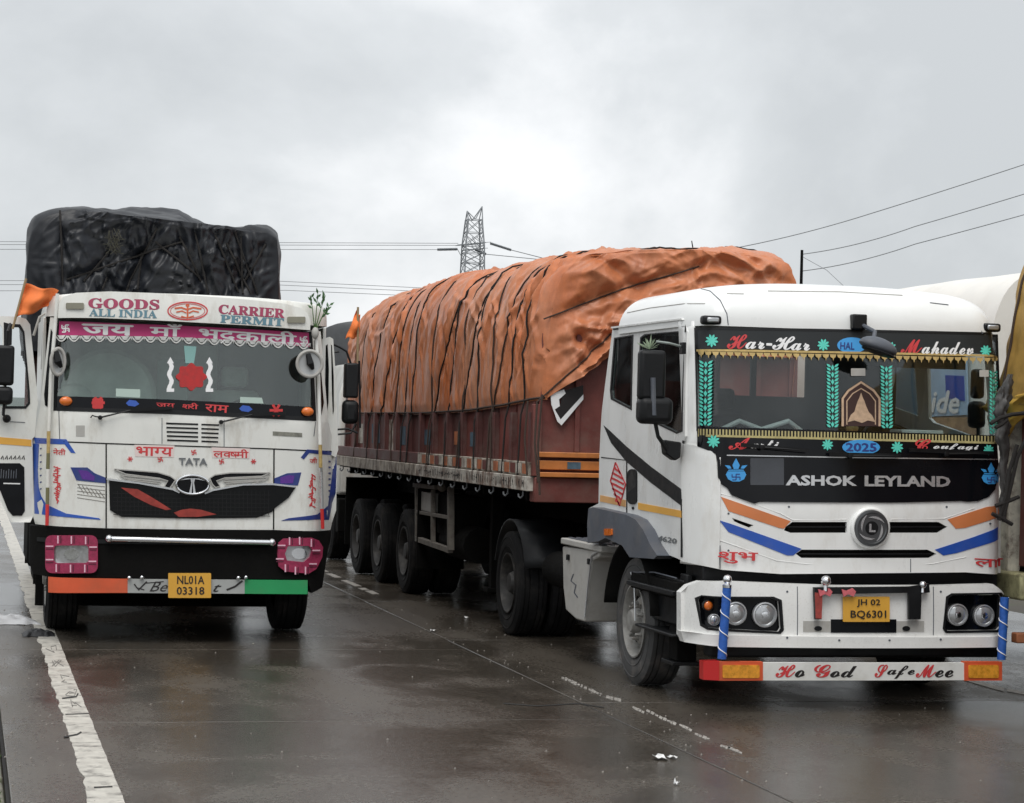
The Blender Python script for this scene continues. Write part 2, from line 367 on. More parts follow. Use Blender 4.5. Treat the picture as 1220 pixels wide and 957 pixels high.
def scr(s): return ''.join(chr(0x1D4D0+ord(c)-65) if 'A' <= c <= 'Z' else chr(0x1D4EA+ord(c)-97) if 'a' <= c <= 'z' else c for c in s)
def serif(s): return ''.join(chr(0x1D400+ord(c)-65) if 'A' <= c <= 'Z' else c for c in s)
# numpy noise
def _h(ix, iy, iz, s): 
    n = (ix*374761393+iy*668265263+iz*2147483647+s*1274126177) & 0xffffffff
    n = ((n ^ (n >> 13))*1274126177) & 0xffffffff; n = (n ^ (n >> 16)) & 0xffffffff
    return n/4294967295.0*2-1
def vnoise(x, y, z=0, s=0):
    x, y, z = np.broadcast_arrays(np.asarray(x, float), np.asarray(y, float), np.asarray(z, float))
    ix, iy, iz = np.floor(x).astype(np.int64), np.floor(y).astype(np.int64), np.floor(z).astype(np.int64)
    fx, fy, fz = x-ix, y-iy, z-iz; u, v, w = [t*t*(3-2*t) for t in (fx, fy, fz)]; r = 0
    for a in (0, 1):
        for b in (0, 1):
            for c in (0, 1):
                r = r+_h(ix+a, iy+b, iz+c, s)*(u if a else 1-u)*(v if b else 1-v)*(w if c else 1-w)
    return r
def fbm(x, y, z=0, s=0, o=4):
    r = 0; a = .5
    for i in range(o): r = r+a*vnoise(x, y, z, s+i*17); x = np.asarray(x)*2.03; y = np.asarray(y)*2.03; z = np.asarray(z)*2.03; a *= .5
    return r
def creases(X, Z, L_):                       # sharp ridges of pulled cloth: (x, z, angle, length, width, height)
    d = np.zeros(np.shape(X))
    for (cx, cz, a, l, w, A) in L_:
        m_ = (np.abs(X-cx) < l+.2) & (np.abs(Z-cz) < l+.2)
        if not m_.any(): continue
        u = (X[m_]-cx)*cos(a)+(Z[m_]-cz)*sin(a); v = -(X[m_]-cx)*sin(a)+(Z[m_]-cz)*cos(a)
        v = v+.06*l*np.sin(u/l*3+cx*7); tp = np.clip(1-np.abs(u)/l, 0, 1)**.8
        d[m_] += A*tp*(np.exp(-np.abs(v)/w)-.55*np.exp(-((v-w*1.9)/(w*1.3))**2))
    return d
def folds(x, y, s=0, o=3):                  # sharp creases, rounded between: crumpled cloth
    r = 0; a = .5
    for i in range(o): r = r+a*(1-2*np.abs(vnoise(x, y, 0, s+31*i))); x = x*1.9+.3*y; y = y*1.7-.2*x; a *= .5
    return r
# ================================================================== THE SETTING
def roadmat(name, base, wet, seed, streak=1.0, stain=(.03, .022, .018)):
    m = bpy.data.materials.new(name); m.use_nodes = True; nt = m.node_tree; N = nt.nodes.new; L = nt.links.new
    p = nt.nodes['Principled BSDF']; geo = N('ShaderNodeNewGeometry')
    def nz(scale, sx, sy, det=6, rough=.6, dist=0):
        mp = N('ShaderNodeMapping'); mp.inputs['Scale'].default_value = (sx, sy, 1); mp.inputs['Location'].default_value = (seed, seed*1.7, 0); L(geo.outputs['Position'], mp.inputs[0])
        n = N('ShaderNodeTexNoise'); n.inputs['Scale'].default_value = scale; n.inputs['Detail'].default_value = det; n.inputs['Roughness'].default_value = rough; n.inputs['Distortion'].default_value = dist
        L(mp.outputs[0], n.inputs['Vector']); return n.outputs[0]
    def rg(v, a, b, c=0, d=1):
        r = N('ShaderNodeMapRange'); r.inputs[1].default_value = a; r.inputs[2].default_value = b; r.inputs[3].default_value = c; r.inputs[4].default_value = d; L(v, r.inputs[0]); return r.outputs[0]
    def mul(a, b, op='MULTIPLY'):
        k = N('ShaderNodeMath'); k.operation = op; k.use_clamp = True; L(a, k.inputs[0])
        if isinstance(b, (int, float)): k.inputs[1].default_value = b
        else: L(b, k.inputs[1])
        return k.outputs[0]
    big = nz(.5, 1.1, .5, 4, .5, .6); streaks = nz(1.3, 1.0, .8, 5, .55, .4); fine = nz(28, 1, 1, 6, .7); grit = nz(150, 1, 1, 3, .7); lane = nz(.9, 2.2, .12, 4)
    wetm = mul(rg(big, .34, .60), mul(rg(streaks, .28, .64), .85), 'MULTIPLY')
    wetm = mul(wetm, rg(lane, .3, .55, .35, .55), 'ADD')
    wetm = mul(wetm, wet)
    mc = N('ShaderNodeMix'); mc.data_type = 'RGBA'; mc.inputs[6].default_value = (*base, 1); mc.inputs[7].default_value = (*[c*.55 for c in base], 1); L(wetm, mc.inputs[0])
    ms = N('ShaderNodeMix'); ms.data_type = 'RGBA'; L(mc.outputs[2], ms.inputs[6]); ms.inputs[7].default_value = (*stain, 1); L(rg(nz(.8, 1.2, .45, 6, .6, .5), .5, .8, 0, .7), ms.inputs[0])
    mf = N('ShaderNodeVectorMath'); mf.operation = 'SCALE'; L(ms.outputs[2], mf.inputs[0]); L(rg(fine, .3, .7, .5, 1.5), mf.inputs['Scale'])
    L(mf.outputs[0], p.inputs['Base Color'])
    ra = N('ShaderNodeMix'); ra.data_type = 'FLOAT'; L(wetm, ra.inputs[0]); ra.inputs[2].default_value = .50; ra.inputs[3].default_value = .14
    rr = N('ShaderNodeMath'); rr.operation = 'MULTIPLY'; L(ra.outputs[0], rr.inputs[0]); L(rg(fine, .3, .7, .75, 1.3), rr.inputs[1]); L(rr.outputs[0], p.inputs['Roughness'])
    h = mul(fine, .6); h2 = mul(grit, .3); hh = N('ShaderNodeMath'); hh.operation = 'ADD'; L(h, hh.inputs[0]); L(h2, hh.inputs[1])
    groove = nz(3.0, .25, 26, 3, .6)
    h3 = N('ShaderNodeMath'); h3.operation = 'MULTIPLY_ADD'; L(groove, h3.inputs[0]); h3.inputs[1].default_value = .7; L(hh.outputs[0], h3.inputs[2])
    bm_ = N('ShaderNodeBump'); bm_.inputs['Distance'].default_value = .006; L(h3.outputs[0], bm_.inputs['Height'])
    L(rg(wetm, 0, .8, .95, .30), bm_.inputs['Strength']); L(bm_.outputs[0], p.inputs['Normal'])
    p.inputs['Specular IOR Level'].default_value = .5
    MATS[name] = m; return m
wetroad = roadmat('wet_concrete', (.098, .083, .066), .95, 3.1)
shoulder_m = roadmat('wet_shoulder_concrete', (.13, .115, .104), .8, 9.7)
soil = mat('wet_soil', (.05, .042, .03), .8, var=.4, vscale=.6, dirt=(.04, .07, .02), dirt_amt=.8, dscale=.8, bump=.5, bscale=8)
joint = mat('joint_filler', (.012, .011, .010), .8, bump=.3)
paint = mat('worn_white_road_paint', (.50, .475, .42), .45, var=.18, vscale=9, dirt=(.075, .065, .058), dirt_amt=.95, dscale=7)
paint2 = mat('faded_white_road_paint', (.34, .32, .29), .5, var=.3, vscale=14, dirt=(.07, .06, .055), dirt_amt=1, dscale=18)
kerbm = mat('mossy_concrete', (.16, .15, .12), .75, var=.3, vscale=9, dirt=(.06, .10, .02), dirt_amt=.9, dscale=8, bump=.5, bscale=25)
G = Ground()
BASE['x'] = Vector((0, 0, 0))
ground = box('ground', -2500, 2500, -60, 4500, -1.2, -.06, soil, None, bevel=0); props(ground, kind='structure')
# concrete road: slabs with open joints on a dark bed
road = box('road', .27, 12.3, -12, 190, -.055, -.03, joint, None, bevel=0); props(road, kind='structure')
def slab(x0, x1, y0, y1, m, parent):
    me = B().box(x0, x1, y0, y1, -.16, 0)
    o = me.mk('concrete_slab', m, parent, bevel=.006, segs=2, smooth=30); return o
ys = [-12, -6, -1.2, 3.6, 8.4, 14.9, 19.6, 24.1, 28.8, 33.4, 38, 44, 50, 60, 75, 95, 130, 190]
xs = [.285, 4.545, 8.42, 12.3]
for i in range(3):
    for j in range(len(ys)-1):
        yo = [0, .9, -1.3][i] if 0 < j < len(ys)-2 else 0
        y1 = ys[j+1]+([0, .9, -1.3][i] if j+1 < len(ys)-1 and j+1 > 0 else 0)
        slab(xs[i]+.006, xs[i+1]-.006, ys[j]+yo+.006, y1-.006, shoulder_m if False else wetroad, road)
# verge with worn kerb stones, moss and grass
verge = box('verge', -60, .26, -12, 190, -.5, -.05, soil, None, bevel=0); props(verge, kind='structure')
kb = thing('kerb', (.13, 5, 0), 'row of worn mossy concrete kerb stones beside the road shoulder', 'kerb')
y = 9.0
rk = random.Random(3)
while y < 60:
    l = rk.uniform(.75, 1.05)
    V = []; b = B().box(-.02+rk.uniform(-.015, .01), .258+rk.uniform(-.012, .008), y, y+l-.03, -.3, .012+rk.uniform(-.02, .015))
    b.mk('kerb_stone', kerbm, kb, bevel=.022, segs=3); y += l
def grass(name, x0, x1, y0, y1, n, h, seed):
    r = random.Random(seed); b = B()
    for _ in range(n):
        x = r.uniform(x0, x1); yy = r.uniform(y0, y1); a = r.uniform(0, 2*pi); hh = h*r.uniform(.4, 1.2); w = .004
        lx = cos(a)*hh*.5; ly = sin(a)*hh*.5; z = -.05 if x < -.03 else -.005
        b.add([(x-w*sin(a), yy+w*cos(a), z), (x+w*sin(a), yy-w*cos(a), z), (x+lx*.5+w*.6*sin(a), yy+ly*.5, z+hh*.7), (x+lx, yy+ly, z+hh)], [(0, 1, 2), (0, 2, 3)])
    o = b.mk(name, mat('grass_green', (.055, .12, .02), .6, var=.4, vscale=9), None, smooth=0)
    return props(o, 'short green grass growing along the kerb stones', 'grass', kind='stuff')
grass('grass', -2.5, .24, 9.5, 42, 26000, .05, 4)
V = []; F = []; nh = 140
for i in range(nh):
    x = -1500+3600*i/(nh-1); h = 9+7*float(fbm(x/260, 3.3))+3*float(vnoise(x/60, 1)); V += [(x, 900, -1.5), (x, 930, h*.6), (x, 990, h), (x, 1200, h*.3), (x, 1300, -1.5)]
for i in range(nh-1):
    for j in range(4): F.append((i*5+j, i*5+j+1, (i+1)*5+j+1, (i+1)*5+j))
props(mk('hills', V, F, mat('far_hill_scrub', (.09, .11, .10), .9, var=.3, vscale=.02), None, smooth=80), kind='structure')
# white edge line with a ragged inner edge, drawn as a thin sheet
def ragged(x0, x1, y0, y1, s, j0=.014, j1=.006, st=.06):
    n = int((y1-y0)/st); L_ = []; R_ = []
    for i in range(n+1):
        y = y0+(y1-y0)*i/n
        L_.append((x0+j0*float(fbm(y*3, s, 0, 5)*2.2+max(0, float(vnoise(y*7, s, 0, 8)))*.8), y)); R_.append((x1+j1*float(fbm(y*5, s, 0, 9)), y))
    return L_+R_[::-1]
pan('edge_line', G, ragged(.70, .881, 8, 60, 2.2), paint, road, off=.0045, th=.004, step=0, px=False, dens=9, smooth=0, label='white painted edge line, chipped and scribbled on')
sc = []
rr = random.Random(5)
for (cx, cy) in [(60, 773), (68, 790), (76, 808), (84, 826), (90, 838)]:
    for k in range(2):
        p = [(cx+rr.uniform(-6, 8), cy+rr.uniform(-5, 5)) for _ in range(4)]
        sc.append(stroke(p, .9))
pans('scribble', G, sc, mat('faded_marks', (.16, .15, .135), .7), road, off=.0065, th=.0015)
pans('crack', G, [stroke([(74, 832), (91, 830), (93, 826)], 1.6), stroke([(78, 851), (106, 850)], 1.0), stroke([(76, 878), (92, 875), (97, 872)], 1.8), stroke([(112, 938), (134, 937)], 1.4), stroke([(0, 742), (30, 744)], 1)], joint, road, off=.0068, th=.0015)
# broken lane dashes (paint mostly worn away)
dsh = []
for seg in [[(669, 807), (684, 813), (699, 820)], [(701, 820.5), (713, 826), (716, 828)], [(722, 830), (740, 834)], [(753, 842), (768, 849)], [(770, 846), (790, 856), (806, 863)], [(809, 863), (824, 870)], [(828, 874), (846, 881)], [(858, 888), (870, 891)], [(868, 890), (884, 897)]]:
    for (a_, b_) in zip(seg[:-1], seg[1:]):
        for k in range(4):
            u0 = k/4+rr.uniform(0, .03); u1 = (k+1)/4-rr.uniform(-.03, .05); f_ = lambda u: (a_[0]*(1-u)+b_[0]*u+rr.uniform(-.4, .4), a_[1]*(1-u)+b_[1]*u+rr.uniform(-.4, .4)); dsh.append(stroke([f_(u0), f_((u0+u1)/2), f_(u1)], rr.uniform(1.6, 3.6)))
pans('lane_mark', G, dsh, paint2, road, off=.0045, th=.004, label='worn dashes of the white lane line beside the white truck')
dsh = [stroke([(1148, 808), (1175, 816), (1196, 822)], 4), stroke([(1200, 822), (1222, 826)], 3.4)]
pans('lane_mark', G, dsh, paint2, road, off=.0045, th=.004, label='faded white lane line at the right')
def worn(x, y0, y1, s):
    rq = random.Random(s); outs = []; yy = y0
    while yy < y1:
        l = rq.uniform(.3, 1.2); outs.append([(x-rq.uniform(.03, .06), yy), (x+rq.uniform(.03, .06), yy+.02), (x+rq.uniform(.03, .06), yy+l), (x-rq.uniform(.03, .06), yy+l-.02)]); yy += l+rq.uniform(.1, .5)
    return outs
pans('lane_mark', G, worn(4.87, 26, 60, 3), paint2, road, off=.0045, th=.004, px=False)
# hairline cracks and litter
for nm, pts in [('crack', [(600, 838), (640, 841), (690, 838), (720, 843)])]:
    pans(nm, G, [stroke(pts, 1.0)], joint, road, off=.0035, th=.001)
paper = mat('white_paper', (.75, .75, .74), .7)
def litter(px, py, w, h, s, label):
    r = random.Random(s); c = G.hit(px, py); V = []; F = []; n = 5
    for i in range(n):
        for j in range(3):
            a = (i/(n-1)-.5)*w; b_ = (j/2-.5)*h
            V.append((c[0]+a, c[1]+b_+r.uniform(-.02, .02), .006+abs(r.gauss(0, .012))))
    for i in range(n-1):
        for j in range(2): F.append((i*3+j, i*3+j+1, i*3+j+4, i*3+j+3))
    o = mk('paper_scrap', V, F, paper, None, smooth=60); md = o.modifiers.new('s', 'SOLIDIFY'); md.thickness = .002
    return props(o, label, 'litter')
rgz = random.Random(14); gb_ = B()
for _ in range(420):
    x = rgz.choice([rgz.gauss(.6, .12), rgz.gauss(.34, .05), rgz.uniform(.9, 8.3), rgz.gauss(4.7, .25)]); y = rgz.uniform(11, 24); r = rgz.uniform(.003, .010)
    gb_.add([(x-r, y, .0), (x, y-r, .001), (x+r, y+.2*r, 0), (x, y+r, 0), (x+.2*r, y, r*1.1)], [(0, 1, 4), (1, 2, 4), (2, 3, 4), (3, 0, 4)])
props(gb_.mk('grit', mat('pale_grit', (.22, .2, .18), .7, var=.3), None, smooth=0), 'scattered grit and small stones on the wet road', 'grit', kind='stuff')
litter(786, 905, .07, .10, 1, 'larger white paper scrap lying near the lower centre of the wet road')
litter(801, 904, .045, .07, 2, 'smaller folded white scrap beside the larger paper on the wet road')
litter(806, 936, .025, .03, 3, 'tiny pale scrap on the wet road below the white paper pieces')
litter(516, 753, .06, .05, 4, 'small pale scrap on the road left of the rear tractor wheel')
litter(556, 737, .045, .05, 5, 'tiny pale scrap under the trailer close to the rear tractor wheel')
def crumple(name, px, py, w, d, h, m, s, label, cat):
    c = G.hit(px, py); n, k = 26, 16; V = []; F = []
    for i in range(n):
        for j in range(k):
            u = i/(n-1)*2-1; v = j/(k-1)*2-1; e = max(0, 1-abs(u)**3)*max(0, 1-abs(v)**3)
            V.append((c[0]+u*w/2*(1+.1*float(vnoise(v*3, s))), c[1]+v*d/2*(1+.25*float(vnoise(u*4, s, 3))), .004+e*h*(.5+.5*float(folds(u*2.5, v*2.5, s))+.3)))
    for i in range(n-1):
        for j in range(k-1): F.append((i*k+j, i*k+j+1, (i+1)*k+j+1, (i+1)*k+j))
    o = mk(name, V, F, m, None, smooth=50); return props(o, label, cat)
crumple('plastic_sheet', 8, 742, .62, .5, .07, mat('white_plastic_sheet', (.62, .62, .63), .35, var=.1), 4, 'crumpled white plastic sheet on the shoulder by the open truck door', 'plastic sheet')
crumple('cloth_scrap', 46, 757, .30, .34, .05, mat('black_wet_cloth', (.02, .02, .022), .6, bump=.3), 6, 'black rag lying on the white edge line', 'rag')
# ================================================================== WHEELS
def tyre_mesh(R, w, m, name='tyre'):
    h = w/2; b = B()
    prof = [(-h*.80, R*.56), (-h*.97, R*.66), (-h*1.0, R*.80), (-h*.97, R*.92), (-h*.86, R*.985)]
    for x in (-.62, -.30, .30, .62): prof += [(h*(x-.05), R*.998), (h*(x-.04), R*.972), (h*(x+.04), R*.972), (h*(x+.05), R*.998)]
    prof += [(h*.86, R*.985), (h*.97, R*.92), (h*1.0, R*.80), (h*.97, R*.66), (h*.80, R*.56)]
    b.lathe((0, 0, 0), (1, 0, 0), prof, 56)
    # sidewall ribs
    for s in (-1, 1):
        for r in (.70, .875): b.lathe((0, 0, 0), (1, 0, 0), [(s*h*.97, R*(r-.012)), (s*h*1.015, R*r), (s*h*.97, R*(r+.012))], 56)
    b.F = [f for f in b.F if len(f) <= 4]
    return rawmesh(name, b.V, b.F, m, 30)
R_ = .515
tyreM = tyre_mesh(R_, .30, rubber); tyreD = tyre_mesh(R_, .30, dusty)
def rim_front(s=-1):                      # convex steel front rim with hand holes, facing s along x
    b = B()
    b.lathe((0, 0, 0), (1, 0, 0), [(s*.115, .292), (s*.145, .300), (s*.148, .288), (s*.12, .272), (s*.02, .262), (s*.015, .245), (s*.075, .20), (s*.105, .165), (s*.108, .09)], 40)
    b.lathe((0, 0, 0), (1, 0, 0), [(s*.105, .105), (s*.15, .10), (s*.175, .085), (s*.18, 0)], 24)
    b.F = [f for f in b.F if len(f) <= 4]
    return rawmesh('rim', b.V, b.F, rimm, 40)
def rim_rear(s=-1):                       # deep dished rear rim
    b = B()
    b.lathe((0, 0, 0), (1, 0, 0), [(s*.125, .292), (s*.15, .300), (s*.15, .288), (s*.11, .268), (s*-.05, .258), (s*-.06, .21), (s*-.03, .16), (s*-.03, .115)], 36)
    b.lathe((0, 0, 0), (1, 0, 0), [(s*-.03, .12), (s*.09, .115), (s*.13, .09), (s*.135, 0)], 20)
    b.F = [f for f in b.F if len(f) <= 4]
    return rawmesh('rim', b.V, b.F, rimm, 40)
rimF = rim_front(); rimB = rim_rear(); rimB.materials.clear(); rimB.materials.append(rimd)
nb = B(); nb.lathe((0, 0, 0), (-1, 0, 0), [(0, .022), (.012, .022), (.012, .016), (.045, .014), (.05, .009)], 6); nutM = rawmesh('wheel_nut', nb.V, nb.F, rimm, 20)
hb = B(); [hb.lathe((0, 0, 0), (1, 0, 0), [(-.004, .03), (.004, .03)], 12)]; holeM = rawmesh('hand_hole', hb.V, hb.F, dark, 0)
def wheel(parent, x, y, z=R_, front=True, tm=None, side=-1, dual=False, nuts=True):
    w = node('wheel', parent)
    inst('tyre', tm or tyreM, (x, y, z), w)
    if dual: inst('tyre', tm or tyreM, (x-side*.34, y, z), w)
    inst('rim', rimF if front else rimB, (x, y, z), w, rot=None if side < 0 else (0, 0, pi))
    if nuts:
        for k in range(10):
            a = 2*pi*k/10+.2; rr_ = .14
            inst('wheel_nut', nutM, (x+side*(.108 if front else -.028), y+rr_*cos(a), z+rr_*sin(a)), w)
        if front:
            for k in range(8):
                a = 2*pi*k/8; inst('hand_hole', holeM, (x+side*.064, y+.222*cos(a), z+.222*sin(a)), w)
    return w
# ================================================================== WHITE TRACTOR UNIT (right)
RC, RW, RY = 6.575, 1.295, 15.36
def F_R(x, z):
    u = abs(x-RC)/RW
    y = RY+.085*u*u+.30*max(0, (min(u, 1.0)-.84)/.16)**2.4
    if z > 1.98: y += .16*min(1, (z-1.98)/.9)**1.2
    if z < 1.98: y -= .05*min(1, max(0, (1.98-z)/.5))*(1-u*u*.5)
    return y
SR = Front(F_R)
XL = RC-RW; XR = RC+RW
SS = Side(lambda y, z: XL+.0+.03*max(0, (z-2.0)/.9)**1.5)
tr = thing('tractor_truck', (RC, 17, 0), 'white tractor truck with black front panel, blue and orange stripes, right of centre', 'truck')
P = pan
# --- front skin: lower white grille panel with slots
lower = [(812, 528), (856, 541), (857, 522), (1187, 534), (1192, 600), (1192, 683), (1150, 682), (1040, 683), (930, 684), (860, 679), (812, 668)]
slots = [[(872, 617), (886, 622), (898, 626), (893, 629), (883, 625), (874, 621)],
 [(936, 628), (944, 622), (1009, 622), (1009, 635), (942, 635), (934, 632)], [(1059, 622), (1118, 622), (1129, 628), (1118, 635), (1059, 635)],
 [(948, 660), (955, 655), (1105, 655), (1116, 660), (1108, 665), (955, 665)]]
P('grille_panel', SR, lower, white, tr, off=0, th=.03, holes=slots, step=.05)
for s_ in slots: P('grille_slot', SR, [(x+(3 if x < (s_[0][0]+s_[2][0])/2 else -0), y) for x, y in s_], dark, tr, off=-.035, th=.01)
# fine bars in the slots
lv = []
for (x0, x1, yy) in ((938, 1008, 628), (1060, 1124, 628), (952, 1110, 660)): lv.append(stroke([(x0, yy), (x1, yy)], 1.6))
pans('grille_bar', SR, lv, black, tr, off=-.012, th=.012)
# --- gloss black panel below the windscreen
blk = [(829, 508), (1187, 519), (1190, 560), (1186, 583), (1178, 592), (1166, 597), (1152, 598), (1146, 597), (1060, 599), (905, 598), (899, 600), (890, 597), (872, 590), (867, 582), (860, 577), (856, 569), (855, 550), (853, 541), (829, 532)]
P('front_black_panel', SR, blk, gloss, tr, off=.012, th=.02, step=.06, label='gloss black panel with chrome lettering')
P('panel_seam', SR, stroke([(866, 542.5), (1000, 545), (1189, 547.5)], 1.2), silver, tr, off=.0145, th=.004)
text('lettering', SR, 'ASHOK', (936, 578.5), (1021, 579.2), 12.5, silver, tr, off=.016, bold=.035, ext=.01)
text('lettering', SR, 'LEYLAND', (1030, 579.4), (1132, 580.2), 12.8, silver, tr, off=.016, bold=.035, ext=.01)
P('sensor_patch', SR, rounded(894, 546, 934, 578, 1), mat('dark_grey_film', (.05, .055, .065), .35, var=.3), tr, off=.0155, th=.004)
# --- white ridges and coloured decals
P('stripe_decal', SR, [(859, 592), (925, 615), (942, 621), (934, 630), (928, 629), (868, 609)], orange, tr, off=.004, th=.004, label='orange stripe')
P('stripe_decal', SR, [(857, 620), (870, 624), (955, 654), (945, 662), (938, 662), (868, 634)], blue, tr, off=.004, th=.004, label='blue stripe')
P('stripe_decal', SR, [(1190, 602), (1176, 604), (1129, 619), (1139, 630), (1150, 629), (1190, 615)], orange, tr, off=.004, th=.004, label='orange stripe')
P('stripe_decal', SR, [(1189, 628), (1160, 640), (1114, 655), (1124, 662), (1140, 659), (1189, 643)], blue, tr, off=.004, th=.004, label='blue stripe')
def ridge(pts, r=.004, nm='panel_crease'):
    return tube(nm, [SR.P(*SR.hit(*p), 0) for p in pts], r, white, tr, n=8)
ridge([(857, 588), (880, 594), (930, 612), (945, 620), (1008, 619)]); ridge([(1062, 619), (1125, 618), (1160, 606), (1190, 597)])
ridge([(858, 644), (875, 650), (925, 668), (960, 672), (1110, 672), (1150, 664), (1190, 650)])
ridge([(858, 545), (857, 600), (856, 640)], .01)
# --- shoulder of the corner column: the fairing that flares beside the black panel
P('corner_fairing', SR, [(813, 529), (820, 530), (848, 538), (853, 543), (855, 570), (858, 580), (857, 660), (856, 678), (812, 669)], white, tr, off=.012, th=.03, step=.05, bevel=0)
# --- emblem
def logo():
    c = SR.hit(1036, 629); y = SR.F(*c)
    e = node('emblem', tr)
    B().lathe((c[0], y-.02, c[1]), (0, -1, 0), [(-.03, .158), (0, .158), (.012, .145)], 40).mk('emblem_collar', white, e)
    B().lathe((c[0], y-.034, c[1]), (0, -1, 0), [(0, .138), (.014, .134), (.016, .118), (.008, .112), (.006, 0)], 40).mk('emblem_ring', mat('dark_chrome', (.12, .125, .13), .3, metal=.7), e)
    pl = Front(lambda x, z: y-.042)
    C0 = c
    sw = []
    for k in range(4):
        a0 = k*pi/2+.4; pts = []
        for i in range(9):
            t = i/8; a = a0+t*1.75; r = .108-.030*t
            pts.append((C0[0]+r*cos(a), C0[1]+r*sin(a)))
        for i in range(8, -1, -1):
            t = i/8; a = a0+t*1.75; r = .108-.030*t-.018*sin(pi*min(1, t*1.1+.05))
            pts.append((C0[0]+r*cos(a), C0[1]+r*sin(a)))
        sw.append(pts)
    pans('emblem_swirl', pl, sw, silver, e, off=.003, th=.008, px=False)
    pans('emblem_core', pl, [ell(C0[0], C0[1], .052, .052)], black, e, off=.002, th=.006, px=False)
    pans('emblem_letter', pl, [[(C0[0]-.022, C0[1]-.03), (C0[0]+.028, C0[1]-.03), (C0[0]+.028, C0[1]-.016), (C0[0]-.006, C0[1]-.016), (C0[0]-.006, C0[1]+.032), (C0[0]-.022, C0[1]+.032)]], silver, e, off=.006, th=.004, px=False)
logo()
text('lettering', SR, ['शुभ'], (855, 671), (903, 672.5), 14, redt, tr, off=.020, bold=.02, label='red hand-painted word')
text('lettering', SR, ['लाभ'], (1161, 675), (1195, 675), 10, redt, tr, off=.006, bold=.02, label='red hand-painted word')
# --- windscreen: header band, glass, decorations
WS = lambda p: p
GZ = Front(lambda x, z: F_R(x, z)+.0)
wsout = [(829, 393), (1187, 401), (1190, 470), (1188, 521), (828, 511)]
wsn = P('windscreen', SR, wsout, wsglassR, tr, off=-.006, th=.006, step=.08)
P('windscreen_header', SR, [(828.5, 392), (1188, 400), (1189, 424), (828.5, 416)], mat('header_film', (.020, .023, .025), .5, var=.15, spec=.3), tr, off=.002, th=.006)
P('windscreen_seal', SR, [(827, 390.5), (1189, 398.5), (1191.5, 470), (1189.5, 523), (826.5, 513.5)], black, tr, off=.004, th=.02, holes=[[(830, 393.5), (1186.5, 401.5), (1189, 470), (1187, 520), (829.5, 510.5)]], step=0)
text('header_word', SR, scr('H'), (866, 416), (890, 416.5), 18, redt, tr, off=.006, bold=.02)
text('header_word', SR, scr('ar-Har'), (888, 416), (965, 418.5), 17, whitet, tr, off=.0065, bold=.02)
text('header_word', SR, scr('M'), (1073, 422), (1099, 422.5), 18, redt, tr, off=.006, bold=.02)
text('header_word', SR, scr('ahadev'), (1098, 422), (1160, 423.5), 15.5, whitet, tr, off=.0065, bold=.02)
P('header_oval', SR, ell(1015, 411.5, 17.5, 9.5), bluedec, tr, off=.005, th=.003)
text('header_word', SR, 'HAL', (1001, 416.5), (1018, 417), 9, navy, tr, off=.008, bold=.03)
P('header_oval', SR, ell(1026, 533, 22.5, 9), bluedec, tr, off=.017, th=.004)
text('year_numeral', SR, '2025', (1007.5, 538), (1044.5, 538.5), 10.5, navy, tr, off=.0195, bold=.04)
def flower(px, py, r, off=.006, nm='flower_decal', m=mint):
    outs = []
    for k in range(9):
        a = 2*pi*k/9+.2; outs.append([(px+r*.25*cos(a-.5), py+r*.25*sin(a-.5)), (px+r*.75*cos(a-.24), py+r*.75*sin(a-.24)), (px+r*cos(a), py+r*sin(a)), (px+r*.75*cos(a+.24), py+r*.75*sin(a+.24)), (px+r*.25*cos(a+.5), py+r*.25*sin(a+.5))])
    outs.append(ell(px, py, r*.30, r*.30, 8))
    pans(nm, SR, outs, m, tr, off=off, th=.002)
for f in ((848, 406, 8), (981, 411, 7.5), (1061, 414, 7), (1174.5, 418, 7)): flower(*f)
for f in ((850, 526, 8), (986, 530, 7), (1069, 533, 7.5), (1178, 536, 6.5)): flower(*f, off=.017)
text('panel_word', SR, scr('A'), (868, 536), (894, 536.5), 15, redt, tr, off=.017, bold=.02)
text('panel_word', SR, scr('arti'), (894, 534.5), (928, 535), 10, whitet, tr, off=.017, bold=.02)
text('panel_word', SR, scr('C'), (1090, 537), (1109, 537.5), 14, redt, tr, off=.017, bold=.02)
text('panel_word', SR, scr('oufagi'), (1112, 538), (1166, 539), 10, whitet, tr, off=.017, bold=.02)
def garland(x0, y0, x1, y1, w, n):
    outs = []
    for k in range(n):
        t = (k+.5)/n; cx = x0+(x1-x0)*t; cy = y0+(y1-y0)*t; h = abs(y1-y0)/n
        outs.append([(cx, cy-h*.42), (cx+w*.14, cy), (cx, cy+h*.42), (cx-w*.14, cy)])
        for s in (-1, 1):
            for q in (-.25, .25):
                outs.append([(cx+s*w*.14, cy+h*q+h*.08), (cx+s*w*.30, cy+h*q-h*.22), (cx+s*w*.52, cy+h*q-h*.30), (cx+s*w*.42, cy+h*q+h*.05), (cx+s*w*.24, cy+h*q+h*.18)])
    pans('garland_decal', SR, outs, mint, tr, off=.002, th=.002)
garland(841, 430, 840, 508, 16, 9); garland(992, 434, 992, 510, 14, 9); garland(1056, 436, 1057, 511, 14, 9); garland(1184, 442, 1184, 518, 10, 9)
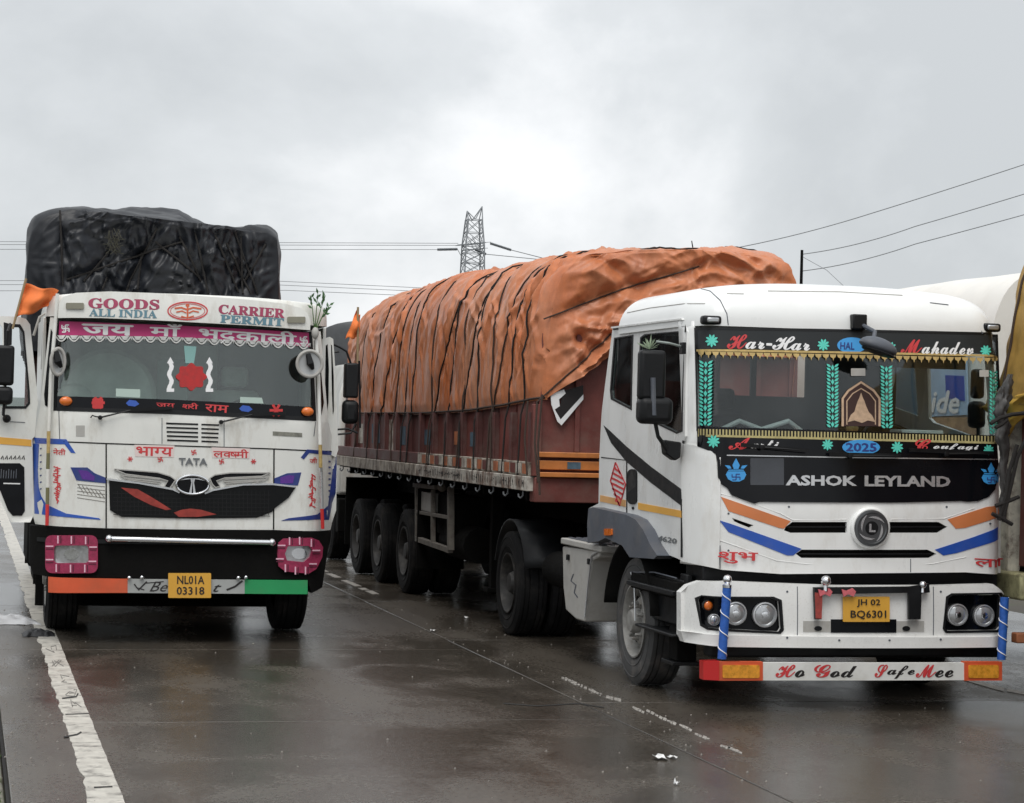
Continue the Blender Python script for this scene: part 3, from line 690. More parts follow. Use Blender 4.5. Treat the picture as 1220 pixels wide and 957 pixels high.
# gold scalloped fringe above, straight tassel fringe below (both on the glass)
outs = [[(829, 416.5), (1188, 424.5), (1188, 427), (829, 419)]]
for k in range(41):
    x = 831+k*8.75; y = 418.6+(x-829)*.0223
    outs.append([(x, y), (x+8, y+.2), (x+7, y+3.5), (x+5.2, y+4.6), (x+4.4, y+8), (x+3.6, y+4.6), (x+1.2, y+3.5)])
pans('gold_fringe', SR, outs, gold, tr, off=.0065, th=.003)
outs = [[(828.5, 517.5), (1187, 526.5), (1187, 529), (828.5, 520)]]
for k in range(92):
    x = 829.5+k*3.9; y = 511+(x-829)*.0246; outs.append([(x, y), (x+1.9, y), (x+1.9, y+7.5), (x, y+7.5)])
pans('tassel_fringe', SR, outs, mat('yellow_tassel', (.42, .36, .16), .7, var=.2, vscale=20), tr, off=.013, th=.003)
# arch plaque hung inside the glass: frame with a seated figure shape
arch = [(1003, 508), (1003, 474), (1010, 464), (1026, 454), (1042, 464), (1049, 474), (1049, 508)]
P('arch_plaque', SR, arch, mat('dark_brown_card', (.04, .015, .012), .7), tr, off=.002, th=.003)
fr_m = mat('tan_card', (.52, .36, .24), .6, var=.2, vscale=30)
pans('arch_frame', SR, [stroke([(1004, 508), (1004, 475), (1011, 465.5), (1026, 455.5), (1041, 465.5), (1048, 475), (1048, 508)], 2.6), stroke([(1009, 506), (1009, 478), (1016, 469), (1026, 463), (1036, 469), (1043, 478), (1043, 506)], 1.3)], fr_m, tr, off=.004, th=.003)
pans('arch_figure', SR, [[(1010, 503), (1014, 494), (1018, 491), (1020, 484), (1022, 478), (1024, 474), (1026, 468), (1028, 474), (1030, 478), (1032, 484), (1035, 491), (1039, 495), (1043, 503), (1034, 501), (1027, 504), (1018, 501)]], fr_m, tr, off=.004, th=.003)
# small permits stuck on the glass
P('permit_sticker', SR, rounded(1014, 439, 1031, 448, .6), boxw, tr, off=.002, th=.002)
P('permit_sticker', SR, rounded(1167, 441, 1178, 449, .6), boxw, tr, off=.002, th=.002)
def kalash(cx, cy, s):
    k = lambda pts: [(cx+x*s, cy+y*s) for x, y in pts]
    pans('pot_decal', SR, [k([(-.75, .05), (-.9, .35), (-.7, .75), (-.3, .95), (.3, .95), (.7, .75), (.9, .35), (.75, .05)]), k([(-.65, -.1), (.65, -.1), (.7, 0), (-.7, 0)]), k([(0, -1.1), (.32, -.5), (.2, -.15), (-.2, -.15), (-.32, -.5)]), k([(-.4, -.2), (-.55, -.45), (-1.0, -.5), (-.7, -.18)]), k([(.4, -.2), (.55, -.45), (1.0, -.5), (.7, -.18)])], bluedec, tr, off=.0155, th=.003)
    pans('pot_mark', SR, [stroke(k([(0, .3), (0, .8)]), 1.1), stroke(k([(-.35, .55), (.35, .55)]), 1.1), stroke(k([(0, .3), (.33, .3)]), 1.1), stroke(k([(0, .8), (-.33, .8)]), 1.1), stroke(k([(-.35, .55), (-.35, .3)]), 1.1), stroke(k([(.35, .55), (.35, .8)]), 1.1)], navy, tr, off=.0175, th=.003)
kalash(877, 561, 13.5); kalash(1181, 565, 12.5)
# --- wipers
def wiper(a, b, c, par=tr, S_=SR, o=.05):
    w = B(); pa = S_.P(*S_.hit(*a), o); pb = S_.P(*S_.hit(*b), o); pc = S_.P(*S_.hit(*c), o)
    w.tube([pa, pb], [.010, .006], 6); w.bar(pb, pc, .012, .03); w.lathe(pa, (0, -1, 0), [(-.03, .02), (.01, .02), (.014, 0)], 10)
    return w.mk('wiper', black, par)
wiper((1124, 541), (1180, 540), (1080, 536)); wiper((905, 533), (960, 537), (880, 530)); wiper((1010, 543), (1070, 543), (985, 541))
for pts in ([(1085, 672), (1085, 683)], [(957, 699), (957, 709)], [(1113, 698), (1113, 709)], [(940, 756), (940, 770)], [(1120, 757), (1120, 771)]): pass
for pts in ([(862, 684), (930, 688.5), (1150, 688)],): pass
P('panel_seam', SR, stroke([(858, 650), (858, 678)], .9), grey, tr, off=.0125, th=.004, step=0)
P('panel_seam', SR, stroke([(1085, 666), (1085, 682)], .9), grey, tr, off=.002, th=.004, step=0)
for (bx_, by_) in ((868, 612), (868, 656), (1180, 624), (1178, 668), (940, 604), (1128, 604)):
    P('panel_bolt', SR, ell(bx_, by_, 1.3, 1.3, 8), grey, tr, off=.003, th=.004, step=0)
# --- cab side (left, facing camera)
door = [(752, 395), (757, 394), (815, 384), (818, 395), (818, 470), (813, 530), (812, 663), (806, 662), (790, 655), (783, 651), (776, 640), (766, 622), (747, 613), (746, 545), (751, 500), (722, 470)]
sideout = [(730, 390), (816, 381), (818.5, 395), (816, 520), (813, 530), (812, 668), (806, 665), (783, 656), (700, 640), (701, 606), (713, 600), (714, 548), (717, 490), (728, 405)]
rearwin = [(733, 404), (753, 400.5), (751, 486), (729, 474.5), (728, 465)]
dwin = [(764, 403), (769, 399.5), (808, 396), (813.5, 400), (811.5, 512), (806, 515), (764, 494), (760, 488)]
P('cab_side', SS, sideout, white, tr, off=0, th=.03, holes=[rearwin, dwin], step=.08, label='left cab side with door')
# interior-facing far side (mirror image of the near side)
def mirror_side():
    V, F = panelgeo(SS, sideout, 0, .03, [rearwin, dwin], .12)
    mk('cab_side', [(2*RC-v[0], v[1], v[2]) for v in V], F, white, tr)
    V, F = panelgeo(SS, dwin, -.012, .005, (), 0); mk('side_window', [(2*RC-v[0], v[1], v[2]) for v in V], F, clearg, tr)
    V, F = panelgeo(SS, rearwin, -.012, .005, (), 0); mk('side_window', [(2*RC-v[0], v[1], v[2]) for v in V], F, sglass, tr)
mirror_side()
P('side_window', SS, dwin, sglass, tr, off=-.012, th=.005, step=0); P('side_window', SS, rearwin, sglass, tr, off=-.012, th=.005, step=0)
P('window_seal', SS, [(731.5, 402.5), (754.5, 399), (752.5, 489), (727.5, 476), (726.5, 465)], black, tr, off=.003, th=.012, holes=[rearwin], step=0)
P('window_seal', SS, [(762.5, 402), (768, 398), (809, 394.5), (815.5, 399), (813, 514), (806, 517), (762.5, 496), (758.5, 489)], black, tr, off=.003, th=.012, holes=[dwin], step=0)
# A-pillar return between door and windscreen
V = []; n = 26; F = []
for i in range(n+1):
    z = 1.06+(2.90-1.06)*i/n
    xs_ = [XL+.028*max(0, (z-2)/.9)**1.5, XL+.012, XL+.05]
    for t in range(7):
        x = XL+ .0 + (.30 if z > 2.02 else .30)*(t/6)**1.4
        V.append((x, F_R(x, z)+.02, z))
for i in range(n):
    for t in range(6): F.append((i*7+t, i*7+t+1, (i+1)*7+t+1, (i+1)*7+t))
for s in (1, -1):
    zc = [(v[0] if s > 0 else 2*RC-v[0], v[1], v[2]) for v in V]
    FF = [f for f in F if zc[f[0]][2] < 2.03 or abs(zc[f[1]][0]-RC) > RW-(.10 if s > 0 else .05)]
    o = mk('corner_pillar', zc, FF, white, tr); md = o.modifiers.new('s', 'SOLIDIFY'); md.thickness = .02; md.offset = -1 if s > 0 else -1
# door gaps and trims
P('door_gap', SS, stroke([(757, 497), (815, 530)], .1) if False else stroke([(813.5, 525), (811.8, 600), (811.6, 664)], 1.6), black, tr, off=.003, th=.006, step=0)
P('door_gap', SS, stroke([(716, 545), (746.5, 548.5), (746.5, 612)], 1.3), black, tr, off=.003, th=.006, step=0)
P('door_gap', SS, stroke([(730, 392.5), (775, 387), (811, 382.8), (815.5, 387), (816, 396)], 2.0), black, tr, off=.004, th=.006, step=0)
P('roof_gutter', SS, stroke([(728, 390.5), (775, 384.6), (812, 380.2)], 2.0), white, tr, off=.03, th=.04, step=0)
P('black_swoosh', SS, [(719, 507), (726, 513), (746, 532), (775, 556), (811.5, 583), (812.5, 603.5), (775, 575), (746, 550), (728, 528)], black, tr, off=.004, th=.004, step=0, label='black swoosh decal')
P('amber_stripe', SS, [(760, 599), (811.5, 608.6), (811.8, 617), (760, 607)], yellowb, tr, off=.004, th=.004, step=0)
P('amber_stripe', SS, [(715, 590), (745, 596), (745, 604), (714.5, 597.5)], mat('faded_amber_stripe', (.66, .36, .14), .5, var=.2), tr, off=.004, th=.004, step=0)
P('door_handle', SS, rounded(747.5, 559, 757.8, 601, 5), black, tr, off=.012, th=.02, step=0, bevel=.005)
P('door_lock', SS, ell(753.7, 605.5, 1.3, 1.8, 10), black, tr, off=.006, th=.01, step=0)
dm = [(733, 551), (737, 566), (744, 577), (741, 592), (736, 601), (731, 589), (726.5, 575), (729.5, 562)]
outs = []
for k in range(7):
    y0 = 558+k*6.2; hw_ = [3.5, 6.5, 8, 8.5, 7.5, 5.5, 3][k]; outs.append(stroke([(735.5-hw_+k*.3, y0-1), (733.5, y0+1.5), (737, y0+3.5), (735.5+hw_-k*.3, y0+6.5)], 2.3))
outs.append(stroke([(733, 551), (727, 573), (738, 603)], 1.2)); outs.append(stroke([(733, 551), (745, 577), (738, 603)], 1.2))
pans('red_monogram', SS, outs, redt, tr, off=.005, th=.002)
text('model_badge', SS, '4620', (783, 644), (805, 648.5), 6.5, steelg, tr, off=.008, bold=.03)
P('side_step_grey', SS, [(701, 606), (706, 604.5), (746, 613.5), (757, 619), (766, 631), (775, 650), (783, 662), (779, 666), (750, 664), (741, 650), (730, 645), (721, 641), (713, 645), (700, 647), (699.5, 625)], grey, tr, off=.10, th=.14, step=.08, bevel=.012, label='grey wheel arch fender')
P('side_marker', SS, rounded(719.5, 630, 728, 638, 1), lamporange, tr, off=.115, th=.02, step=0, bevel=.003)
# inner mudguard
pts = [(16.92+.66*cos(a), .50+.66*sin(a)) for a in [radians(t) for t in range(10, 171, 8)]]
ob = B(); n = len(pts); V = [(x, p[0], p[1]) for x in (XL-.05, XL+.5) for p in pts]; F = [(i, i+1, n+i+1, n+i) for i in range(n-1)]
o = mk('inner_mudguard', V, F, dark, tr); md = o.modifiers.new('s', 'SOLIDIFY'); md.thickness = .02
# --- roof
def roof(cx, hw, Ff, z0, z1, yr, ix, iy, m, parent, name, iry=.1, pw=2.0, n=28):
    base = []
    for i in range(n+1):
        x = cx-hw+2*hw*i/n; base.append((x, Ff(x, z0)))
    rear = [(cx+hw, yr), (cx+hw*.5, yr), (cx, yr), (cx-hw*.5, yr), (cx-hw, yr)]
    side_r = [(cx+hw, base[-1][1]+(yr-base[-1][1])*k/6) for k in range(1, 6)]; side_l = [(cx-hw, yr+(base[0][1]-yr)*k/6) for k in range(1, 6)]
    ring = base+side_r+rear+side_l; m_ = len(ring); V = []; F = []; K = 14
    ymid = yr
    for k in range(K+1):
        t = k/K; th = t*pi/2; cz = z0+(z1-z0)*sin(th)**.9; s = (1-cos(th)**.85)
        for x, y in ring:
            u = (x-cx)/hw; fx = 1-ix*s
            front = max(0, (yr-y)/(yr-ring[n//2][1]))
            V.append((cx+(x-cx)*fx, y+(iy*s)*front-iry*s*(1-front), cz-.05*(abs(u)**3)*t))
    for k in range(K):
        for i in range(m_): F.append((k*m_+i, k*m_+(i+1) % m_, (k+1)*m_+(i+1) % m_, (k+1)*m_+i))
    # cap as grid fan
    V.append((cx, (ring[n//2][1]+iy+yr)/2, z1+.01)); c = len(V)-1
    for i in range(m_): F.append((K*m_+i, K*m_+(i+1) % m_, c))
    return mk(name, V, F, m, parent, smooth=60)
roof(RC, RW-.01, F_R, 2.862, 3.235, 17.55, .30, .50, roofw, tr, 'cab_roof', iry=.12)
tube('roof_seam', [(XR-.22, F_R(XL+.22, 2.87)-.004, 2.88), (XR-.26, F_R(XL+.25, 2.9)+.045, 3.02), (XR-.30, F_R(XL+.3, 2.9)+.15, 3.12)], .004, grey, tr)
from mathutils.bvhtree import BVHTree
rfo = bpy.data.objects['cab_roof']; bvh = BVHTree.FromPolygons([v.co+BASE[tr.name] for v in rfo.data.vertices], [tuple(p.vertices) for p in rfo.data.polygons])
def on_roof(pts, r, m_, nm='roof_seam'):
    out = []
    for a, b_ in zip(pts[:-1], pts[1:]):
        for k in range(6):
            u = k/6; h_ = bvh.ray_cast(Vector((0, 0, EYE)), Vector(ray(a[0]*(1-u)+b_[0]*u, a[1]*(1-u)+b_[1]*u)).normalized())
            if h_[0] is not None: out.append(h_[0]+h_[1]*.001*(-1 if h_[1].y > 0 else 1))
    if len(out) > 3: tube(nm, out, r, m_, tr, n=6)
on_roof([(806, 341), (830, 343), (846, 347), (858, 358), (866, 374), (868, 390)], .004, grey)
on_roof([(866, 350), (890, 350.5)], .005, boxw, 'roof_crease'); on_roof([(915, 347), (1000, 348), (1090, 353)], .005, boxw, 'roof_crease'); on_roof([(1108, 361), (1134, 364)], .005, grey, 'roof_crease')
on_roof([(742, 374), (775, 367), (815, 362), (845, 362)], .004, boxw, 'roof_crease')
for (px, py) in ((847, 382), (1180, 391)):
    c = SR.hit(px, py); y = SR.F(*c); mk_ = node('marker_lamp', tr)
    B().box(c[0]-.075, c[0]+.075, y-.04, y+.05, c[1]-.030, c[1]+.036).mk('lamp_housing', black, mk_, bevel=.02, segs=3)
    B().box(c[0]-.045, c[0]+.05, y-.052, y-.03, c[1]-.016, c[1]+.022).mk('lamp_lens', lens, mk_, bevel=.01)
# front kerb mirror: bracket box and drooping oval shell
km = node('front_mirror', tr, label='oval kerb mirror hung over the windscreen')
a = SR.hit(1021, 385); ya = SR.F(*a)
B().box(a[0]-.055, a[0]+.06, ya-.06, ya+.02, a[1]-.05, a[1]+.065).mk('mirror_bracket', black, km, bevel=.01)
bpt = SR.P(*SR.hit(1040, 408, .25), .25)
B().tube([(a[0]+.03, ya-.05, a[1]-.02), (a[0]+.08, ya-.16, a[1]-.07), bpt], .017, 8).mk('mirror_arm', grey, km)
mp_ = SR.P(*SR.hit(1046, 414, .28), .28)
b = B(); b.sph((0, 0, 0), 1, 24, 12)
Rm = Matrix.Rotation(radians(16), 3, 'Y')
b.V = [tuple(Vector(mp_)+Rm @ Vector((v[0]*.155, v[1]*.09, (v[2]*.075 if v[2] > 0 else v[2]*.04)))) for v in b.V]; b.mk('mirror_shell', grey, km)
b = B(); b.sph((0, 0, 0), 1, 24, 8); b.V = [tuple(Vector(mp_)+Rm @ Vector((v[0]*.14+.01, v[1]*.082-.01, -.035+v[2]*.022))) for v in b.V]; b.mk('mirror_face', black, km)
# --- left door mirrors
mm = node('door_mirror', tr, label='pair of black door mirrors on one arm')
MX = XL-.22
def mY(px, py, Y=15.62): return ptY(px, py, Y)
q0 = mY(760, 476); q1 = mY(793, 418)
B().box(q0.x, q1.x, 15.58, 15.68, q0.z, q1.z).mk('mirror_housing', black, mm, bevel=.03, segs=3)
q0 = mY(760, 505); q1 = mY(801, 474)
B().box(q0.x, q1.x, 15.56, 15.72, q0.z, q1.z).mk('mirror_housing', black, mm, bevel=.05, segs=4)
B().tube([mY(778, 450, 15.57), mY(779, 495, 15.57)], .02, 8).mk('mirror_rib', grey, mm)
B().tube([mY(780, 500), mY(784, 520), mY(795, 536, 15.7)], .016, 8).mk('mirror_arm', black, mm)
q = [mY(790, 524, 15.72), mY(810, 527, 15.72), mY(809, 545, 15.72), mY(803, 549, 15.72), mY(792, 541, 15.72)]
B().prism([(v.x, v.z) for v in q], 'y', 15.68, 15.80).mk('mirror_mount', black, mm, bevel=.01)
B().tube([mY(782, 407), mY(797, 409), mY(812, 413, 15.75)], .010, 6).mk('mirror_arm', mat('pale_wrapped_arm', (.3, .34, .32), .6), mm)
B().box(*[f for f in (mY(811, 423, 15.74).x, mY(815.5, 423, 15.74).x)], 15.70, 15.78, mY(812, 422, 15.74).z, mY(812, 408, 15.74).z).mk('mirror_mount', black, mm, bevel=.005)
# pale grass sprig tied above the mirror
sp = B(); rs = random.Random(2); c = mY(774, 416)
for k in range(11):
    a = radians(-75+15*k+rs.uniform(-5, 5)); L_ = rs.uniform(.06, .12); tip = c+Vector((sin(a)*L_, rs.uniform(-.03, .03), cos(a)*L_)); w = Vector((.007, 0, .004)); md_ = c+(tip-c)*.5
    sp.add([c-w*.4, md_-w, tip, md_+w], [(0, 1, 2), (0, 2, 3)])
o = sp.mk('tied_sprig', leaf2, None, smooth=0); props(o, 'pale green leaf sprig tied above the door mirror of the white truck', 'leaf sprig')
o.modifiers.new('s', 'SOLIDIFY').thickness = .002
# far-side mirror seen through the cab
mm2 = node('door_mirror', tr, label='far door mirror seen through the cab')
q0 = ptY(1158, 475, 16.3); q1 = ptY(1173, 440, 16.3)
B().box(q0.x, q1.x, 16.27, 16.36, q0.z, q1.z).mk('mirror_housing', black, mm2, bevel=.03)
B().box(q0.x-.02, q1.x+.01, 16.25, 16.37, q0.z-.24, q0.z-.02).mk('mirror_housing', black, mm2, bevel=.04)
B().tube([(q0.x+.06, 16.3, q0.z-.2), (q0.x+.04, 16.25, 2.0), (XR-.02, 16.1, 1.92)], .016, 8).mk('mirror_arm', black, mm2)
# --- interior
box('dashboard', XL+.12, XR-.12, 15.72, 16.15, 1.70, 2.05, inter, tr, .04)
box('dash_cloth', 6.2, 7.0, 15.74, 16.12, 2.05, 2.075, mat('orange_dash_cloth', (.55, .20, .12), .8, var=.4, vscale=12), tr, .008)
box('dash_box', 7.1, 7.45, 15.80, 16.05, 2.05, 2.12, interl, tr, .01); B().tube([(5.6, 15.85, 2.07), (5.75, 15.8, 2.15), (5.95, 15.85, 2.09), (6.15, 15.8, 2.16), (6.3, 15.85, 2.07)], .02, 8).mk('dash_garland', interl, tr)
B().sph((6.72, 15.9, 2.12), .05, 12, 8).mk('small_idol_base', gold, tr)
box('cab_floor', XL+.03, XR-.03, 15.62, 17.6, 1.12, 1.2, seat, tr, 0)
# rear wall with a window
rwp = Front(lambda x, z: 17.60)
P('cab_rear_wall', rwp, [(XL+.03, 1.1), (XR-.03, 1.1), (XR-.03, 2.9), (XL+.03, 2.9)], inter, tr, off=0, th=.03, holes=[[(6.22, 2.38), (6.50, 2.38), (6.50, 2.74), (6.22, 2.74)], [(6.55, 2.38), (7.0, 2.38), (7.0, 2.74), (6.55, 2.74)]], px=False, step=0)
for sx in (5.95, 7.15):
    st = node('seat', tr)
    box('seat_cushion', sx-.26, sx+.26, 16.35, 16.85, 1.45, 1.62, seat, st, .05); box('seat_back', sx-.25, sx+.25, 16.80, 16.95, 1.6, 2.22, seat, st, .06); box('headrest', sx-.14, sx+.14, 16.82, 16.93, 2.25, 2.42, seat, st, .04)
B().lathe((7.15, 16.12, 2.02), (0, -.55, .8), [(0, .235), (.015, .245), (.03, .235), (.015, .222), (0, .235)], 28).mk('steering_wheel', black, tr)
box('sun_visor', 6.75, 7.6, 15.75, 15.77, 2.60, 2.78, inter, tr, .005)
B().tube([(7.05, 15.95, 2.80), (7.06, 15.96, 2.5), (7.0, 15.97, 2.2)], [.03, .035, .02], 8).mk('hanging_cloth', interl, tr)
box('bunk', XL+.1, XR-.1, 17.05, 17.55, 1.6, 1.85, seat, tr, .04)
# --- bumper
bump = [(811, 706), (818, 697), (832, 692), (870, 693), (1000, 698), (1110, 698), (1183, 696), (1196, 707), (1197, 745), (1194, 770), (1180, 771), (870, 770), (835, 768), (815, 764), (811, 757)]
hl = [(824, 713), (829, 709), (920, 713), (929, 717), (931.5, 749), (929, 753), (845, 748), (835, 743)]
hr = [(1130, 713), (1135, 709.5), (1192, 708), (1195, 712), (1194, 747), (1190, 751), (1129, 752), (1126, 748)]
FB = Front(lambda x, z: F_R(x, 1.2)-.10-.02*cos((z-.7)*4)); SB = FB
ctr = [(957, 741), (1100, 741), (1100, 752), (1093, 753), (962, 753)]
P('bumper', SB, bump, sprayw, tr, off=0, th=.10, holes=[hl, hr], step=.06, bevel=.014, label='white front bumper')
P('bumper_lip', SB, [(811, 752), (870, 757), (1180, 759), (1196, 756), (1194, 771), (870, 771), (815, 765)], sprayw, tr, off=.03, th=.10, step=.08, bevel=.012)
P('bumper_side', Side(lambda y, z: XL+.03), [(XL*0+15.66, .52), (15.66, .98), (15.82, .98), (15.82, .7), (15.80, .52)], black, tr, off=0, th=.05, px=False, step=0, bevel=.01)
for h_ in (hl, hr): P('lamp_recess', SB, [(x, y) for x, y in h_], gloss, tr, off=-.055, th=.01, step=0)
P('lamp_frame', SB, [(822, 711), (827, 707), (922, 711), (931.5, 715), (934, 751), (930, 755.5), (843, 750.5), (832, 745)], black, tr, off=.008, th=.03, holes=[hl], step=0)
P('lamp_frame', SB, [(1127.5, 711), (1134, 707), (1193, 706), (1197, 710), (1196, 749), (1191, 753.5), (1127, 754.5), (1123.5, 749)], black, tr, off=.008, th=.03, holes=[hr], step=0)
def lamp(px, py, r, m=lens, nm='headlight', par=tr, S_=SB, o=-.03):
    c = S_.hit(px, py, o); y = S_.F(*c)-o; q = r/155
    e = node(nm, par)
    B().lathe((c[0], y, c[1]), (0, -1, 0), [(-.02, q*1.08), (.012, q*1.08), (.014, q*.96), (0, q*.94)], 24).mk('lamp_bezel', silver if m is lens else black, e)
    B().lathe((c[0], y, c[1]), (0, -1, 0), [(-.0, q*.95), (.012, q*.75), (.018, q*.4), (.02, 0)], 24).mk('lamp_glass', m, e)
    if m is lens: B().lathe((c[0], y-.014, c[1]), (0, -1, 0), [(0, q*.38), (.010, q*.3), (.014, 0)], 14).mk('bulb_cap', chrome, e)
lamp(876, 731, 12.5); lamp(911, 732.5, 13.5); lamp(843.5, 721.5, 6, lamporange, 'turn_lamp'); lamp(850.5, 738.5, 6.2, lens, 'fog_lamp')
lamp(1140.5, 732.5, 12); lamp(1172, 733.5, 12)
for pts in ([(950, 699), (950, 757)], [(1112, 699), (1112, 757)]): P('bumper_seam', SB, stroke(pts, .9), grey, tr, off=.002, th=.003, step=0)
for (bx_, by_) in ((938, 705), (938, 760), (1121, 705), (1121, 762), (1000, 763), (1060, 763)): P('bumper_bolt', SB, ell(bx_, by_, 1.3, 1.3, 8), grey, tr, off=.034 if by_ > 752 else .003, th=.004, step=0)
# number plate with black bracket, red ribbons and chrome knobs
P('plate_recess', SB, [(957, 740), (1101, 740), (1101, 753), (957, 753)], boxw, tr, off=.003, th=.01, step=0)
P('plate_recess', SB, [(990, 738), (1068, 738), (1068, 754), (990, 754)], gloss, tr, off=.006, th=.01, step=0)
for x in (975, 1080): P('tow_eye', SB, ell(x, 749, 4.5, 3, 12), black, tr, off=.012, th=.02, step=0)
npn = P('number_plate', SB, rounded(1004.5, 711, 1060, 741, 1), plate, tr, off=.03, th=.01, step=0, label='amber number plate')
text('plate_text', SB, 'JH 02', (1021, 723.5), (1049, 723.5), 9.5, ink, tr, off=.036, bold=.02)
text('plate_text', SB, 'BQ6301', (1013.5, 737.8), (1056, 737.8), 10.5, ink, tr, off=.036, bold=.02)
P('plate_bracket', SB, [(970, 700), (1085, 699), (1107, 695.5), (1108, 706), (1098, 707), (1097, 738), (1083, 738), (1083, 706.5), (979, 708), (979, 738), (971.5, 738)], black, tr, off=.05, th=.03, step=0, bevel=.004, holes=[])
P('red_ribbon', SB, [(971, 706), (980, 707), (979, 737), (972, 737)], mat('faded_red_ribbon', (.32, .05, .04), .7, var=.3, vscale=30), tr, off=.058, th=.006, step=0)
for x in (983, 1011): P('ribbon_bow', SB, [(x-8, 702), (x-2, 704), (x+5, 701), (x+9, 705), (x+6, 711), (x, 708), (x-6, 711)], mat('pink_ribbon', (.55, .12, .14), .7, var=.2, vscale=40), tr, off=.068, th=.012, step=0)
def knob(px, py, r, off=.06):
    c = SB.P(*SB.hit(px, py, off), off); b = B().sph(c, r, 16, 10); b.lathe((c[0], c[1], c[2]-r*2.0), (0, 0, 1), [(0, r*.5), (r*1.1, r*.4)], 10); b.mk('chrome_knob', chrome, tr)
knob(984, 692, .038); knob(1099.5, 697, .028)
# blue twisted guide rods and the lower text bar
bluerod = mat('blue_cord', (.02, .10, .40), .5, var=.2, vscale=30, bump=.4)
for (pt, pb) in (((866.5, 697), (860, 785)), ((1197, 712), (1193, 786))):
    e = node('guide_rod', tr, label='blue cord-wrapped guide rod')
    A = Vector(SB.P(*SB.hit(*pt, .12), .12)); Z = Vector(SB.P(*SB.hit(*pb, .12), .12))
    B().tube([A, Z], .033, 14).mk('rod', bluerod, e)
    sp = [A+(Z-A)*t+Vector((cos(t*26)*.034, sin(t*26)*.034, 0)) for t in [i/90 for i in range(91)]]
    B().tube(sp, .004, 5).mk('spiral_cord', whitet, e)
    if pt[0] < 1000:
        b = B().sph(A+Vector((0, 0, .04)), .034, 16, 10); b.lathe(A-Vector((0, 0, .02)), (0, 0, 1), [(0, .036), (.02, .036), (.02, .022), (.05, .018)], 14); b.mk('chrome_knob', chrome, e)
SBar = Front(lambda x, z: FB.F(RC, z)-.10+.03*((x-RC)/RW)**2)
e = node('front_bar', tr, label='low front bar with lettering and orange ends')
P('bar_plate', SBar, [(904, 789.7), (1149, 790), (1149, 810.5), (904, 810.8)], mat('bar_white', (.74, .74, .71), .45, var=.08, dirt=(.4, .36, .3), dirt_amt=.4), e, off=0, th=.05, bevel=.004)
P('bar_end', SBar, [(838, 788), (857, 787.5), (857, 811), (838, 810)], lampred, e, off=.02, th=.09, step=0, bevel=.006, label='red end block')
for (x0, x1) in ((856, 909), (1149, 1194)):
    P('bar_end', SBar, [(x0, 788.5), (x1, 788.8), (x1, 811), (x0, 811.2)], oranger, e, off=.006, th=.06, step=0, bevel=.004, label='orange reflector end')
    P('reflector', SBar, rounded(x0+5, 792.5, x1-4, 808, 2), mat('yellow_reflector', (.70, .30, .03), .3, var=.3, vscale=30), e, off=.012, th=.02, step=0, bevel=.003)
for s_, x0, x1, m_ in (('H', 924, 948, redt), ('o', 947, 959, ink), ('G', 970, 990, redt), ('od', 989, 1021, ink), ('S', 1042, 1058, redt), ('afe', 1057, 1090, ink), ('M', 1091, 1116, redt), ('ee', 1114, 1136, ink)):
    big = s_ in 'HGSM'; text('bar_word', SBar, scr(s_), (x0, 807.5 if s_ != 'afe' else 809), (x1, 807.5 if s_ != 'afe' else 809), 15.5 if big else (16 if s_ == 'afe' else 14 if s_ == 'od' else 9), m_, e, off=.003+(.0012 if big else 0), bold=.022)
# --- underneath
box('radiator_shade', XL+.2, XR-.12, 15.75, 16.0, .45, 1.15, dark, tr, 0)
box('lower_bumper_valance', XL+.15, XR-.05, 15.42, 15.6, .38, .52, black, tr, .02)
box('bumper_backing', XL+.1, XR-.08, 15.50, 15.9, .86, 1.10, black, tr, .01)
ch = node('chassis', tr)
for x in (RC-.43, RC+.43): box('chassis_rail', x-.04, x+.04, 15.8, 22.0, .80, 1.06, dark, ch, 0)
for y in (17.9, 19.2, 20.4, 21.7): box('cross_member', RC-.43, RC+.43, y-.06, y+.06, .84, 1.0, dark, ch, 0)
box('engine_block', RC-.4, RC+.4, 16.0, 17.6, .55, 1.25, dark, ch, .03)
B().tube([(XL+.2, 16.92, .5), (XR-.2, 16.92, .5)], .07, 10).mk('front_axle', dark, ch)
B().tube([(XL+.3, 21.05, .52), (XR-.3, 21.05, .52)], .10, 10).mk('rear_axle', dark, ch)
B().lathe((RC, 21.1, 1.12), (0, 0, 1), [(-.05, .45), (.03, .45), (.08, .40)], 24).mk('fifth_wheel', dark, ch)
WX = XL+.16
wheel(tr, WX, 16.93, tm=tyreD); wheel(tr, XR-.16, 16.93, side=1)
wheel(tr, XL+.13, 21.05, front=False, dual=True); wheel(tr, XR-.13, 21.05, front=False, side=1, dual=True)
# rear mudguards
for x0 in (XL+.0, XR-.62):
    pts = [(21.05+.64*cos(a), .55+.60*sin(a)) for a in [radians(t) for t in range(15, 166, 10)]]; n = len(pts)
    o = mk('mudguard', [(x, p[0], p[1]) for x in (x0, x0+.62) for p in pts], [(i, i+1, n+i+1, n+i) for i in range(n-1)], black, tr); o.modifiers.new('s', 'SOLIDIFY').thickness = .015
